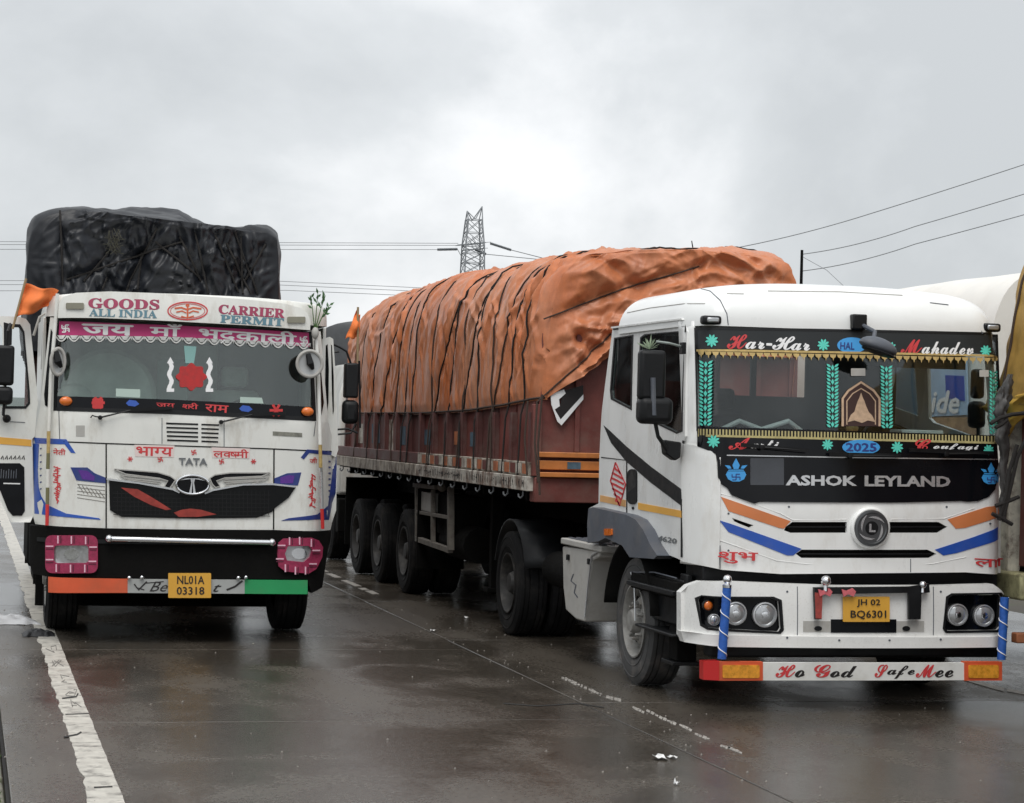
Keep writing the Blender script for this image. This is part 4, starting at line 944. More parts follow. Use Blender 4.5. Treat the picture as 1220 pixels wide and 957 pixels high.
# cab steps
e = node('cab_step', tr, label='black two-tread entry step')
def sd(px, py, X=XL-.02): return ptX(px, py, X)
for (x0, y0, x1, y1) in ((752, 697, 806, 704), (762, 746, 806, 756)):
    a = sd(x0, y0); b_ = sd(x1, y1)
    B().box(XL-.06, XL+.22, min(a.y, b_.y), max(a.y, b_.y), min(a.z, b_.z)-.0, max(a.z, b_.z)).mk('step_tread', grey if y0 < 0 else black, e, bevel=.008)
a = sd(753, 681); b_ = sd(808, 692)
B().box(XL-.03, XL+.15, b_.y, a.y, a.z-.13, a.z).mk('step_housing', dark, e, bevel=.01)
a = sd(766, 704); b_ = sd(806, 752); B().box(XL+.02, XL+.2, b_.y, a.y-.02, .58, .93).mk('step_housing', black, e, bevel=.01)
B().tube([sd(752, 682), sd(756, 700), sd(757, 740)], .007, 6).mk('step_wire', silver, e); B().tube([sd(751, 682), sd(780, 682), sd(806, 689)], .006, 6).mk('step_wire', grey, e)
a = sd(775, 802); B().box(XL+.0, XL+.22, 15.85, 16.15, .27, .30).mk('step_tread', black, e, bevel=.005)
B().box(XL+.04, XL+.2, 15.88, 16.08, .3, .6).mk('step_housing', dark, e, bevel=.01)
# battery box with treads on top
e = node('battery_box', tr, label='dusty grey box behind the front wheel')
q = [sd(*p, XL-.03) for p in ((670, 651), (714, 657), (713, 664), (705, 668), (696, 741), (686, 738), (674, 727), (671, 700))]
B().prism([(v.y, v.z) for v in q], 'x', XL-.03, XL+.42).mk('box_body', boxw, e, bevel=.015)
a = sd(668, 645, XL-.05); b_ = sd(716, 651, XL-.05)
B().box(XL-.05, XL+.42, b_.y, a.y, 1.02, 1.075).mk('box_lid', boxw, e, bevel=.01)
for k in range(6): box('tread_strip', XL+.0+k*.07, XL+.03+k*.07, b_.y+.08, a.y-.08, 1.076, 1.086, grey, e, 0)
for p in ((676, 662), (701, 667)): c = sd(*p, XL-.045); box('latch', XL-.05, XL-.03, c.y-.03, c.y+.03, c.z-.04, c.z+.01, black, e, .003)
SQ = Side(lambda y, z: XL-.031)
pans('chalk_mark', SQ, [stroke([(683, 684), (680, 692), (686, 697), (684, 706), (688, 712)], 1.2)], grey, e, off=.002, th=.001)
B().tube([sd(716, 655, XL-.04), sd(705, 662, XL-.04), sd(700, 700, XL-.04), sd(697, 735, XL-.04)], .008, 6).mk('box_strap', silver, e)
# air tanks and fuel tank between the axles
B().tube([(XL+.25, 19.2, .72), (XL+.25, 20.1, .72)], .17, 16).mk('air_tank', dark, tr); box('fuel_tank', XR-.62, XR-.05, 17.9, 19.6, .42, 1.0, silver, tr, .08)
for k in range(3): B().tube([(RC-.3+k*.1, 17.62, 1.9-k*.1), (RC-.35+k*.1, 18.2, 1.3), (RC-.3+k*.1, 19.2, 1.25), (RC-.2, 19.9, 1.5)], .014, 6).mk('air_hose', [lampred, black, yellowb][k], tr)
# ================================================================== TARPAULINS (shared builder)
def resample(P_, M_):
    P_ = np.asarray(P_, float); d = np.r_[0, np.cumsum(np.hypot(*np.diff(P_, axis=0).T))]; t = np.linspace(0, d[-1], M_)
    return np.c_[np.interp(t, d, P_[:, 0]), np.interp(t, d, P_[:, 1])]
def super_section(C, w, zb, h, n=5.0, k=240, crown=.06):
    ph = np.linspace(0, pi, k); c = np.cos(ph); s = np.sin(ph); e = 2/n
    e = np.where(c < 0, 2/(n+3.5), e); x = C-w*np.sign(c)*np.abs(c)**e; z = zb+(h-zb)*np.abs(s)**e
    z = z-crown*np.where(x > C, -.4, 1)*((x-C)/w)**2*(z-zb)/(h-zb)
    return np.c_[x, z]
class Tarp:
    def __init__(s, Ys, secs, disp):           # secs: [len(Ys), M, 2]; disp(Y, t) -> metres outward
        s.Y = np.asarray(Ys); s.S = np.asarray(secs); s.M = s.S.shape[1]
        T = np.gradient(s.S, axis=1); n = np.stack([T[..., 1]*-1, T[..., 0]], -1); n /= np.linalg.norm(n, axis=-1, keepdims=True)+1e-9
        s.n = n
        tt = np.linspace(0, 1, s.M)[None, :].repeat(len(s.Y), 0); yy = s.Y[:, None].repeat(s.M, 1)
        s.d = disp(yy, tt); s.Pn = s.S+n*s.d[..., None]
    def at(s, Y, t, off=0):
        i = np.interp(Y, s.Y, np.arange(len(s.Y))); j = t*(s.M-1); i0 = int(min(i, len(s.Y)-2)); j0 = int(min(j, s.M-2)); a = i-i0; b = j-j0
        g = lambda A: (1-a)*(1-b)*A[i0, j0]+a*(1-b)*A[i0+1, j0]+(1-a)*b*A[i0, j0+1]+a*b*A[i0+1, j0+1]
        p = g(s.Pn)+g(s.n)*off; return (p[0], Y, p[1])
def tarp_mesh(T, name, m, parent, cap_front=None, cap_back=None, label=None):
    N, M_ = T.Pn.shape[:2]; V = [(T.Pn[i, j, 0], T.Y[i], T.Pn[i, j, 1]) for i in range(N) for j in range(M_)]
    F = [(i*M_+j, i*M_+j+1, (i+1)*M_+j+1, (i+1)*M_+j) for i in range(N-1) for j in range(M_-1)]
    for row, fn, sg in ((0, cap_front, -1), (N-1, cap_back, 1)):
        if fn is None: continue
        h = M_//2; K = 170; base = len(V)
        a = T.Pn[row, :h][:, None, :]; b = T.Pn[row, ::-1][:h][:, None, :]; U = np.linspace(0, 1, K)[None, :].repeat(h, 0); VV = np.linspace(0, 1, h)[:, None].repeat(K, 1)
        X = a[..., 0]*(1-U)+b[..., 0]*U; Z = a[..., 1]*(1-U)+b[..., 1]*U
        yy, zz = fn(X, Z, U, VV); yy = np.broadcast_to(yy, X.shape)
        V += list(zip(X.ravel().tolist(), (T.Y[row]+yy).ravel().tolist(), zz.ravel().tolist()))
        for j in range(h-1):
            for k in range(K-1): F.append((base+j*K+k, base+j*K+k+1, base+(j+1)*K+k+1, base+(j+1)*K+k))
    o = mk(name, V, F, m, parent, smooth=75, label=label)
    return o
def tarpmat(name, c1, c2, rough=.6, sheen=0, stain=None, stain_amt=.5):
    m = bpy.data.materials.new(name); m.use_nodes = True; nt = m.node_tree; N = nt.nodes.new; L = nt.links.new; p = nt.nodes['Principled BSDF']
    geo = N('ShaderNodeNewGeometry')
    def nz(s, sc=(1, 1, 1), det=5, r=.55):
        mp = N('ShaderNodeMapping'); mp.inputs['Scale'].default_value = sc; L(geo.outputs['Position'], mp.inputs[0]); n = N('ShaderNodeTexNoise'); n.inputs['Scale'].default_value = s; n.inputs['Detail'].default_value = det; n.inputs['Roughness'].default_value = r; L(mp.outputs[0], n.inputs['Vector']); return n.outputs[0]
    def rg(v, a, b, c=0, d=1):
        r = N('ShaderNodeMapRange'); r.inputs[1].default_value = a; r.inputs[2].default_value = b; r.inputs[3].default_value = c; r.inputs[4].default_value = d; L(v, r.inputs[0]); return r.outputs[0]
    mc = N('ShaderNodeMix'); mc.data_type = 'RGBA'; mc.inputs[6].default_value = (*c1, 1); mc.inputs[7].default_value = (*c2, 1); L(rg(nz(.9, (1, 1, .5), 7, .62), .35, .65), mc.inputs[0])
    out = mc.outputs[2]
    if stain:
        ms = N('ShaderNodeMix'); ms.data_type = 'RGBA'; L(out, ms.inputs[6]); ms.inputs[7].default_value = (*stain, 1); L(rg(nz(1.7, (1, 1.3, .35), 8, .7), .52, .72, 0, stain_amt), ms.inputs[0]); out = ms.outputs[2]
    sc = N('ShaderNodeVectorMath'); sc.operation = 'SCALE'; L(out, sc.inputs[0]); L(rg(nz(14, (1, 1, 1), 5, .7), .3, .7, .88, 1.12), sc.inputs['Scale']); L(sc.outputs[0], p.inputs['Base Color'])
    p.inputs['Roughness'].default_value = rough; p.inputs['Specular IOR Level'].default_value = .4
    b = N('ShaderNodeBump'); b.inputs['Distance'].default_value = .02; b.inputs['Strength'].default_value = .38
    mu = N('ShaderNodeTexNoise'); mu.noise_type = 'RIDGED_MULTIFRACTAL' if hasattr(mu, 'noise_type') else None; mu.inputs['Scale'].default_value = 3.2; mu.inputs['Detail'].default_value = 5
    L(geo.outputs['Position'], mu.inputs['Vector']); L(mu.outputs[0], b.inputs['Height']); L(b.outputs[0], p.inputs['Normal'])
    MATS[name] = m; return m
orangetarp = tarpmat('orange_tarpaulin', (.53, .155, .050), (.52, .24, .14), .40, stain=(.24, .07, .035), stain_amt=.55)
blacktarp = tarpmat('black_tarpaulin', (.0055, .0068, .010), (.010, .012, .017), .44, stain=(.028, .028, .026), stain_amt=.4)
yellowtarp = tarpmat('ochre_tarpaulin', (.40, .24, .05), (.30, .18, .055), .65, stain=(.10, .06, .03), stain_amt=.7)
greytarp = tarpmat('grey_tarpaulin', (.05, .055, .06), (.08, .085, .09), .5)
# ================================================================== SEMI-TRAILER
TX0, TX1, TY0, TY1 = 5.22, 7.74, 19.86, 30.95
tl = thing('semi_trailer', (6.48, 25, 0), 'long maroon open-sided semi trailer coupled behind the white tractor', 'trailer')
ribY = [TY0+.07+.735*k for k in range(15)]
T_S = Side(lambda y, z: TX0)
panM = rawmesh('side_panel', *(lambda b: (b.V, b.F))(B().box(0, .03, .02, .675, 0, .62)), maroon, 0)
ribm = B(); ribm.box(-.055, .02, -.03, .03, 0, .47); ribm.box(-.062, -.05, -.045, .045, 0, .47); ribM = rawmesh('side_rib', ribm.V, ribm.F, maroond, 0)
panM2 = panM.copy(); panM2.materials.clear(); panM2.materials.append(maroond)
rq = random.Random(9)
for k, y in enumerate(ribY):
    inst('side_rib', ribM, (TX0, y, 1.735), tl)
    if k < 14: inst('side_panel', panM2 if rq.random() < .35 else panM, (TX0, y+.03, 1.735), tl)
    inst('side_rib', ribM, (TX1, y, 1.735), tl, rot=(0, 0, pi))
box('side_panel', TX1-.03, TX1, TY0+.1, TY1-.1, 1.735, 2.6, maroond, tl, 0)
box('inner_load_wall', TX0+.05, TX1-.05, TY0+.1, TY1-.05, 1.5, 3.2, maroond, tl, 0)
# stained square patches and panels between the ribs
bluegrey = mat('worn_blue_patch', (.07, .12, .16), .7, var=.4, vscale=12)
for (x, y0, y1, mm_) in ((430, 505, 528, bandw), (447, 505, 528, bluegrey), (463, 500, 545, bandw), (478, 508, 530, bluegrey), (564, 515, 532, bluegrey), (508, 512, 530, bluegrey), (545, 514, 530, rust)):
    P('painted_patch', T_S, [(x-4, y0), (x+5, y0), (x+5, y1), (x-4, y1)], mm_, tl, off=.004, th=.006, step=0)
# rail band: upper row of squares, lower row of painted marks
box('upper_rail', TX0-.07, TX0+.02, TY0, 25.1, 1.605, 1.735, band, tl, .006); box('upper_rail', TX0-.07, TX0+.02, 25.12, TY1, 1.605, 1.735, maroond, tl, .006)
box('lower_rail', TX0-.09, TX0+.02, TY0, 25.1, 1.462, 1.600, bandw, tl, .006); box('lower_rail', TX0-.09, TX0+.02, 25.12, TY1, 1.462, 1.600, band, tl, .006)
box('upper_rail', TX1-.02, TX1+.07, TY0, TY1, 1.605, 1.735, maroond, tl, .006); box('lower_rail', TX1-.02, TX1+.09, TY0, TY1, 1.462, 1.600, band, tl, .006)
sqM = {}
for nm, m_ in (('a', rust), ('b', bandw), ('c', maroon)): sqM[nm] = rawmesh('rail_square', *(lambda b: (b.V, b.F))(B().box(-.006, 0, 0, .17, 0, .095)), m_, 0)
k = 0; y = TY0+.08
while y < 24.9:
    inst('rail_square', sqM['abcab'[k % 5]], (TX0-.0705, y, 1.622), tl); y += .235; k += 1
marks = []; rm = random.Random(12); y = TY0+.12
while y < 24.9:
    w = rm.uniform(.02, .06)
    z0 = 1.475+rm.uniform(0, .03); z1 = 1.58-rm.uniform(0, .03); marks.append([(y, z0), (y+w*.35, z0), (y+w*.5, z1), (y+w*.1, z1)])
    if rm.random() < .5: marks.append([(y, (z0+z1)/2), (y+w*1.2, (z0+z1)/2), (y+w*1.2, (z0+z1)/2+.014), (y, (z0+z1)/2+.014)])
    y += w+rm.uniform(.015, .07)+(.16 if rm.random() < .12 else 0)
pans('painted_marks', Side(lambda y, z: TX0-.09), marks, ink, tl, off=.003, th=.002, px=False)
# hooks under the rail
hk = B(); hk.tube([(0, 0, 0), (0, 0, -.05), (-.02, .02, -.075), (-.03, .05, -.06), (-.03, .055, -.035)], .009, 6); hkM = rawmesh('rope_hook', hk.V, hk.F, steelg, 60)
for k in range(18): inst('rope_hook', hkM, (TX0-.06, TY0+.25+.6*k, 1.462), tl)
# headboard with orange rails and arrow-shaped flap
box('headboard', TX0+.02, TX1-.02, TY0-.02, TY0+.05, 1.47, 2.95, maroon, tl, 0)
for k in range(5): box('headboard_rib', TX0+.35+.45*k, TX0+.40+.45*k, TY0-.05, TY0-.02, 1.84, 2.95, maroon, tl, .004)
for (z0, z1, o) in ((1.785, 1.835, .09), (1.67, 1.755, .07), (1.60, 1.645, .11)): box('headboard_rail', TX0-.01, TX1+.01, TY0-o, TY0-.021, z0, z1, orangeb, tl, .006)
for x in (TX0+.28, TX0+.72, TX0+1.4): box('rail_plate', x, x+.13, TY0-.076, TY0-.069, 1.68, 1.745, bluegrey, tl, 0)
box('front_beam', TX0-.03, TX1+.03, TY0-.06, TY0+.12, 1.36, 1.595, maroon, tl, .01)
box('corner_post', TX0-.055, TX0+.03, TY0-.05, TY0+.03, 1.605, 2.28, maroon, tl, .006); box('corner_post', TX1-.03, TX1+.055, TY0-.05, TY0+.03, 1.605, 2.9, maroon, tl, .006)
HB = Front(lambda x, z: TY0-.052)
P('black_flap', HB, [(671, 466), (695, 459), (695, 470), (669, 502), (661, 490), (668, 482)], ink, tl, off=.012, th=.01, step=0)
P('white_edging', HB, [(656, 470), (672, 464), (674, 469), (666, 476), (667, 484), (661, 488), (668, 500), (695, 470), (695, 476), (669, 507), (664, 502), (657, 482)], whitet, tl, off=.016, th=.01, step=0)
# chassis, landing legs, tool frame, axles
ch = node('trailer_chassis', tl)
for x in (6.05, 6.90): box('chassis_beam', x-.06, x+.06, 20.0, TY1-.1, 1.12, 1.40, dark, ch, 0)
for k in range(12): box('cross_member', TX0+.02, TX1-.02, 20.3+.9*k-.04, 20.3+.9*k+.04, 1.36, 1.455, dark, ch, 0)
box('load_floor', TX0, TX1, TY0+.13, TY1, 1.44, 1.461, dark, ch, 0)
for x in (TX0+.30, TX1-.30):
    box('landing_leg', x-.06, x+.06, 22.55, 22.67, .35, 1.36, dark, tl, .005); box('leg_foot', x-.11, x+.11, 22.5, 22.72, .30, .35, dark, tl, .01)
def tS(px, py, X=TX0+.06): return ptX(px, py, X)
e = node('tool_frame', tl, label='grey steel tool frame below the trailer side')
def fb(a, b, w=.05, m=steelg): B().bar(tS(*a), tS(*b), w).mk('frame_bar', m, e, bevel=.004)
rustg = mat('dusty_frame_paint', (.16, .145, .125), .7, var=.3, vscale=8, dirt=(.06, .04, .03), dirt_amt=.8, dscale=6)
fb((497, 580), (497, 642), .05, rustg); fb((516, 584), (516, 648), .05, rustg); fb((537, 580), (537, 656), .07, rustg); fb((497, 642), (537, 656), .06, rustg); fb((497, 610), (537, 617), .04, rustg); fb((494, 578), (520, 581), .05, rustg)
a = tS(498, 585); b_ = tS(514, 611); B().box(a.x, a.x+.35, b_.y, a.y, b_.z, a.z).mk('tool_box', boxw, e, bevel=.01)
a = tS(517, 583); b_ = tS(536, 640); B().box(a.x+.05, a.x+.4, b_.y, a.y, b_.z, a.z-.05).mk('tool_box', dark, e, bevel=.01)
B().sph(tuple(tS(527, 580)), .06, 12, 8).mk('rope_coil', rustg, e)
for yy in (26.25, 28.0, 29.6):
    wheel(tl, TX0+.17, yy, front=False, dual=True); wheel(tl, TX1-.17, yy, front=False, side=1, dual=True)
    B().tube([(TX0+.3, yy, .52), (TX1-.3, yy, .52)], .07, 8).mk('axle', dark, ch)
for yy in (25.45, 30.5): box('mud_flap', TX0+.02, TX0+.6, yy-.01, yy+.01, .35, 1.3, dark, tl, 0)
B().tube([(TX0+.3, 23.3, .75), (TX0+.3, 24.6, .75)], .2, 14).mk('air_tank', dark, tl)
box('side_guard', TX0+.9, TX1-.9, 22.9, 25.3, .35, 1.3, dark, tl, .02)
box('rear_valance', TX0+.5, TX1-.4, 30.6, 30.62, .2, 1.35, dark, tl, 0)
box('far_side_guard', TX1-.06, TX1-.02, 22.8, 25.4, .3, 1.4, dark, tl, 0)
box('crate_under_deck', TX0+.55, TX0+1.2, 24.0, 24.8, .6, .85, rustg, tl, .02)
# ================================================================== ORANGE LOAD
ol = thing('covered_load', (6.5, 25, 1.6), 'long bulging load under an orange tarpaulin lashed with ropes on the trailer', 'covered load')
OC, OW = 6.505, 1.31
def ip(t): a = np.array(t); return lambda y: np.interp(y, a[:, 0], a[:, 1])
crest = ip([(19.78, 3.77), (20.4, 3.80), (21.2, 3.79), (22, 3.78), (23, 3.83), (24.5, 3.88), (26, 3.90), (28, 3.87), (29.3, 3.85), (30.4, 3.74), (31.0, 3.58)])
low = ip([(19.7, 2.33), (21.1, 2.26), (22.6, 2.21), (25, 2.18), (29.2, 2.18), (31, 2.2)])
widf = ip([(19.78, 1.285), (20.1, 1.31), (22, 1.33), (26, 1.32), (30, 1.30), (31, 1.22)])
ropes = []
for (b0, t0) in (((427, 490), (443, 383)), ((441, 490), (462, 375)), ((454, 490), (482, 362)), ((470, 491), (488, 368)), ((483, 492), (496, 365)), ((492, 492), (508, 343)), ((515, 492), (526, 365)), ((518, 492), (562, 343)), ((535, 492), (553, 348)), ((552, 490), (560, 357)), ((552, 490), (587, 337)), ((570, 492), (579, 343)), ((588, 489), (594, 362)), ((607, 480), (629, 334)), ((624, 478), (640, 332)), ((590, 489), (625, 400))):
    ropes.append((ptX(*b0, OC-OW).y, ptX(*t0, OC-OW+.05).y))
ropes = [(a, b if abs(a-b) < 4 else a-2.5) for a, b in ropes]
def ropeY(r, t):                           # position along the trailer where a rope crosses height fraction t
    tt = np.minimum(t, 1-t)/.34
    return r[0]+(r[1]-r[0])*np.clip(tt, 0, 1.35)
rc_ = random.Random(21); OCR = []
for _ in range(120):
    OCR.append((rc_.uniform(19.8, 30.8), rc_.uniform(1.05, 2.5), pi/2+rc_.gauss(0, .55), rc_.uniform(.35, 1.0), rc_.uniform(.022, .05), rc_.uniform(.012, .035)))
for _ in range(90): OCR.append((rc_.uniform(19.8, 30.8), rc_.uniform(.05, 1.2), pi/2+rc_.gauss(0, .22), rc_.uniform(.3, .8), rc_.uniform(.015, .035), rc_.uniform(.008, .022)))
for _ in range(90): OCR.append((rc_.uniform(19.8, 30.8), rc_.uniform(2.3, 4.2), rc_.uniform(0, pi), rc_.uniform(.3, .8), rc_.uniform(.02, .05), rc_.uniform(.015, .035)))
for _ in range(26): OCR.append((rc_.uniform(19.8, 20.6), rc_.uniform(.4, 2.2), pi/2+rc_.gauss(0, .3), rc_.uniform(.2, .6), rc_.uniform(.02, .04), rc_.uniform(.02, .04)))
FCR = []
for _ in range(20):
    a = radians(rc_.uniform(-62, 0)); l = rc_.uniform(.25, .6); q = rc_.uniform(.2, .5); FCR.append((5.30+cos(a)*(l+q*.6), 3.10+sin(a)*(l+q*.6), a, l, rc_.uniform(.022, .05), rc_.uniform(.025, .06)))
for _ in range(20):
    a = radians(rc_.uniform(8, 62)); l = rc_.uniform(.25, .7); q = rc_.uniform(.1, .5); FCR.append((5.30+cos(a)*(l+q*.6), 2.42+sin(a)*(l+q*.6), a, l, rc_.uniform(.02, .045), rc_.uniform(.02, .055)))
for _ in range(26): FCR.append((rc_.uniform(5.5, 7.6), rc_.uniform(3.1, 3.75), radians(rc_.gauss(25, 35)), rc_.uniform(.3, .8), rc_.uniform(.02, .04), rc_.uniform(.015, .035)))
for _ in range(40): FCR.append((rc_.uniform(5.3, 7.7), rc_.uniform(2.4, 3.75), rc_.uniform(0, pi), rc_.uniform(.08, .22), rc_.uniform(.012, .025), rc_.uniform(.008, .02)))
def odisp(Y, t):
    dist = np.full(Y.shape, 9.0)
    for i, r in enumerate(ropes):
        q = ropeY(r, t)+.02*vnoise(t*20, i*3.3); dist = np.minimum(dist, np.abs(Y-q))
    g = -.022*np.exp(-(dist/.05)**2)+.014*(1-np.exp(-(dist/.16)**2))
    side = np.minimum(t, 1-t); top = np.clip((side-.27)/.1, 0, 1)
    f1 = folds(Y*1.9+t*2.5, t*3.0+Y*.2, 5, 4)*.040+folds(Y*3.1-t*9, t*7.0+Y*.8, 11, 3)*.030
    f2 = fbm(Y*.7, t*5, 0, 3, 3)*.18
    f3 = folds(Y*2.6+t*14, t*9+Y*1.4, 21, 4)*.045       # slanting creases near the shoulder
    sh = np.exp(-((side-.30)/.12)**2)
    d = g+f1*(.7+.6*top)+f2*(.35+.5*top)+f3*sh
    edge = np.clip(side/.02, 0, 1)
    return (d*.75+creases(Y, t*6.9, OCR))*(.35+.65*edge)-.02
Ys = np.r_[19.78, 19.80, 19.83, 19.88, np.linspace(19.95, 30.7, 700), 30.8, 30.88, 30.94, 31.0]
M_ = 230
secs = []
for y in Ys:
    e_ = max(0, (19.98-y)/.2); e2 = max(0, (y-30.5)/.5); sc_ = 1-.045*e_**2-.10*e2**2
    secs.append(resample(super_section(OC, float(widf(y))*sc_, float(low(y)), float(low(y))+(float(crest(y))-float(low(y)))*(1-.03*e_**2-.06*e2**2), 5.0), M_))
OT = Tarp(Ys, secs, odisp)
def seg_dist(x, z, sg):
    xa, za, xb, zb = sg; L2 = (xb-xa)**2+(zb-za)**2; tq = np.clip(((x-xa)*(xb-xa)+(z-za)*(zb-za))/L2, 0, 1); return np.hypot(x-xa-(xb-xa)*tq, z-za-(zb-za)*tq)
def ocap(x, z, u, v):
    e_ = np.minimum(1, np.minimum(u, 1-u)*9)*np.minimum(1, (1-v)*7); zl = 2.32+.48*np.clip((x-5.25)/.68, 0, 1); top = 3.8
    z2 = np.where(z < top, zl+(z-2.33)*(top-zl)/(top-2.33), z)
    d = (.09*folds(x*1.7+z2*1.3, z2*2.1-x*1.2, 41, 4)+.06*folds(x*1.1-z2*3.2, x*1.6+z2*.6, 77, 3)+creases(x, z2, FCR)*1.1+.05*vnoise(x*2, z2*2, 0, 9))*e_
    for sg in FR: d = d-.05*np.exp(-(seg_dist(x, z2, sg)/.06)**2)*e_
    return -(d+.10*np.sin(pi*u)*np.sin(pi*np.minimum(1, v*.5+.25))*e_), z2
FR = []
for a, b in (((649, 380), (740, 345)), ((740, 345), (830, 318)), ((640, 480), (728, 398)), ((700, 296), (760, 345)), ((850, 312), (960, 345))):
    A = ptY(*a, 19.75); Bq = ptY(*b, 19.75); FR.append((A.x, A.z, Bq.x, Bq.z))
tarp_mesh(OT, 'tarpaulin', orangetarp, ol, ocap, lambda x, z, u, v: (.06*np.sin(pi*u), z), label='faded orange tarpaulin with folds')
# hem rope along the lower edge
B().tube([OT.at(y, .004, .006) for y in np.linspace(19.8, 30.9, 120)], .012, 6).mk('hem_rope', ropeb, ol)
for i, r in enumerate(ropes):
    pts = []
    for t in np.linspace(.0, 1.0, 90):
        y = float(np.clip(ropeY(r, np.array(t))+.02*vnoise(np.array(t)*20, i*3.3), 19.8, 30.9)); pts.append(OT.at(y, float(t), .016))
    lo = pts[0]; pts = [(TX0-.085, r[0]+rq.uniform(-.15, .1), 1.50), (lo[0]-.03, lo[1], lo[2]-.12)]+pts
    B().tube(pts, .0095, 6).mk('lashing_rope', rope if i % 3 else ropeb, ol)
def capy(x, z):
    best = 0
    return 19.78-.19
capo = bpy.data.objects['tarpaulin']
# front face ropes follow the cloth: take the nearest cloth vertex
cv = np.array([v.co for v in capo.data.vertices])+np.array(BASE[ol.name]); cvf = cv[cv[:, 1] < 19.82]
def front_y(x, z):
    d = (cvf[:, 0]-x)**2+(cvf[:, 2]-z)**2; return float(cvf[np.argmin(d), 1])
for (xa, za, xb, zb) in FR[:3]:
    pts = []
    for t in np.linspace(0, 1, 24):
        x = xa+(xb-xa)*t; z = za+(zb-za)*t; pts.append((x, front_y(x, z)-.012, z))
    B().tube(pts, .008, 6).mk('lashing_rope', ropeb, ol)
# loose vertical ropes on the front corner down to the rail
for (a, b) in (((640, 480), (641, 575)), ((629, 478), (628, 566)), ((646, 470), (643, 590))):
    A = ptX(*a, TX0-.10); Bq = ptX(*b, TX0-.11); B().tube([A, (A+Bq)/2+Vector((-.02, .03, 0)), Bq], .010, 6).mk('lashing_rope', ropeb, ol)
# ================================================================== DECORATED TRUCK (left)
LC, LW, LY = 1.985, 1.345, 20.05
def F_L(x, z):
    u = min(1.05, abs(x-LC)/LW)
    y = LY+.07*u*u+.26*max(0, (u-.80)/.20)**2
    if z > 2.03: y += .12*min(1, (z-2.03)/.9)
    return y
SL = Front(F_L)
FV = Front(lambda x, z: LY+.0+.09*min(1.05, abs(x-LC)/LW)**2+.30*max(0, (abs(x-LC)/LW-.78)/.22)**2+.25*max(0, z-2.95)**1.6)
lt = thing('cargo_truck', (LC, 22, 0), 'decorated white cargo truck with magenta banner and open door, at left', 'truck')
LXL, LXR = LC-LW, LC+LW
skin = [(47.5, 487), (66, 488.5), (200, 493), (376, 501), (391, 503), (398, 528), (401.5, 545), (400.5, 608), (393.5, 631.5), (326, 631.5), (226, 631), (127, 629.5), (42, 624.5), (38.5, 612), (38.5, 532), (44, 505)]
grl = [(130, 571), (170, 577), (206, 583), (229, 590), (252, 584), (290, 578), (325, 576), (352.5, 580.5), (344, 593), (327, 606), (324, 610), (306, 617), (229, 618), (145, 616), (131, 608)]
vent = [(194, 500), (265, 502.5), (265, 530), (194, 527)]
P('front_skin', SL, skin, white2, lt, off=0, th=.03, step=.06, label='white cab front')
P('skin_seam', SL, stroke([(47, 525), (126, 528.5), (326, 535), (398, 538)], 1.4), dark, lt, off=.003, th=.004, step=0)
for pts in ([(126.5, 528), (126.5, 629)], [(326.5, 535), (326, 631)]): P('skin_seam', SL, stroke(pts, 1.6), dark, lt, off=.0035, th=.004, step=0)
for pts in ([(70, 490), (71, 525)], [(193, 498), (193, 529)], [(267, 500), (267, 533)], [(376, 503), (374, 520)]): P('skin_seam', SL, stroke(pts, .8), grey, lt, off=.003, th=.003, step=0)
for k in range(5):
    y = 503.5+k*5.0; P('vent_slat', SL, [(198+k*.3, y), (236, y+1.2), (236, y+3.2), (198+k*.3, y+2.0)], black, lt, off=.004, th=.006, step=0); P('vent_slat', SL, [(240, y+1.4), (261-k*.3, y+2.2), (261-k*.3, y+4.0), (240, y+3.3)], black, lt, off=.004, th=.006, step=0)
P('grab_recess', SL, [(325, 514), (360, 516), (360, 521), (325, 519)], mat('mottled_grey', (.2, .2, .17), .7, var=.4, vscale=20), lt, off=.003, th=.003, step=0)  # flat mottled grey panel marking the indentation
P('badge_plate', SL, rounded(90.5, 507, 101, 520, .5), boxw, lt, off=.003, th=.003, step=0)
# grille
P('grille', SL, grl, mat('grille_black', (.005, .0055, .006), .4, var=.3, vscale=30, spec=.2), lt, off=.012, th=.02, step=.08, label='black mesh grille')
bars = [stroke([(135, y), (322, y+2)], .8) for y in (588, 593, 598, 603, 608, 613)]+[stroke([(x, 585 if x < 200 or x > 260 else 594), (x, 614)], .6) for x in range(140, 322, 5)]
pans('grille_mesh', SL, bars, mat('mesh_black', (.014, .014, .015), .5, spec=.2), lt, off=.014, th=.003)
P('grille_swoosh', SL, [(207, 611), (216, 607.5), (227, 606), (240, 607.5), (258, 613), (235, 616), (213, 616)], mat('red_film', (.30, .035, .025), .5, var=.3, vscale=14), lt, off=.017, th=.003, step=0)
P('grille_swoosh', SL, [(144, 581), (164, 583), (180, 592), (204, 607), (198, 608), (180, 602), (160, 592)], mat('red_film', (.30, .035, .025), .5), lt, off=.017, th=.003, step=0, label='red swoosh decal')
P('grille_trim', SL, stroke([(127, 571), (165, 575.5), (206, 583), (214, 587)], 2.2), silver, lt, off=.022, th=.012, step=0); P('grille_trim', SL, stroke([(244, 588), (254, 584), (290, 577.5), (325, 577), (352, 580)], 2.0), silver, lt, off=.022, th=.012, step=0)
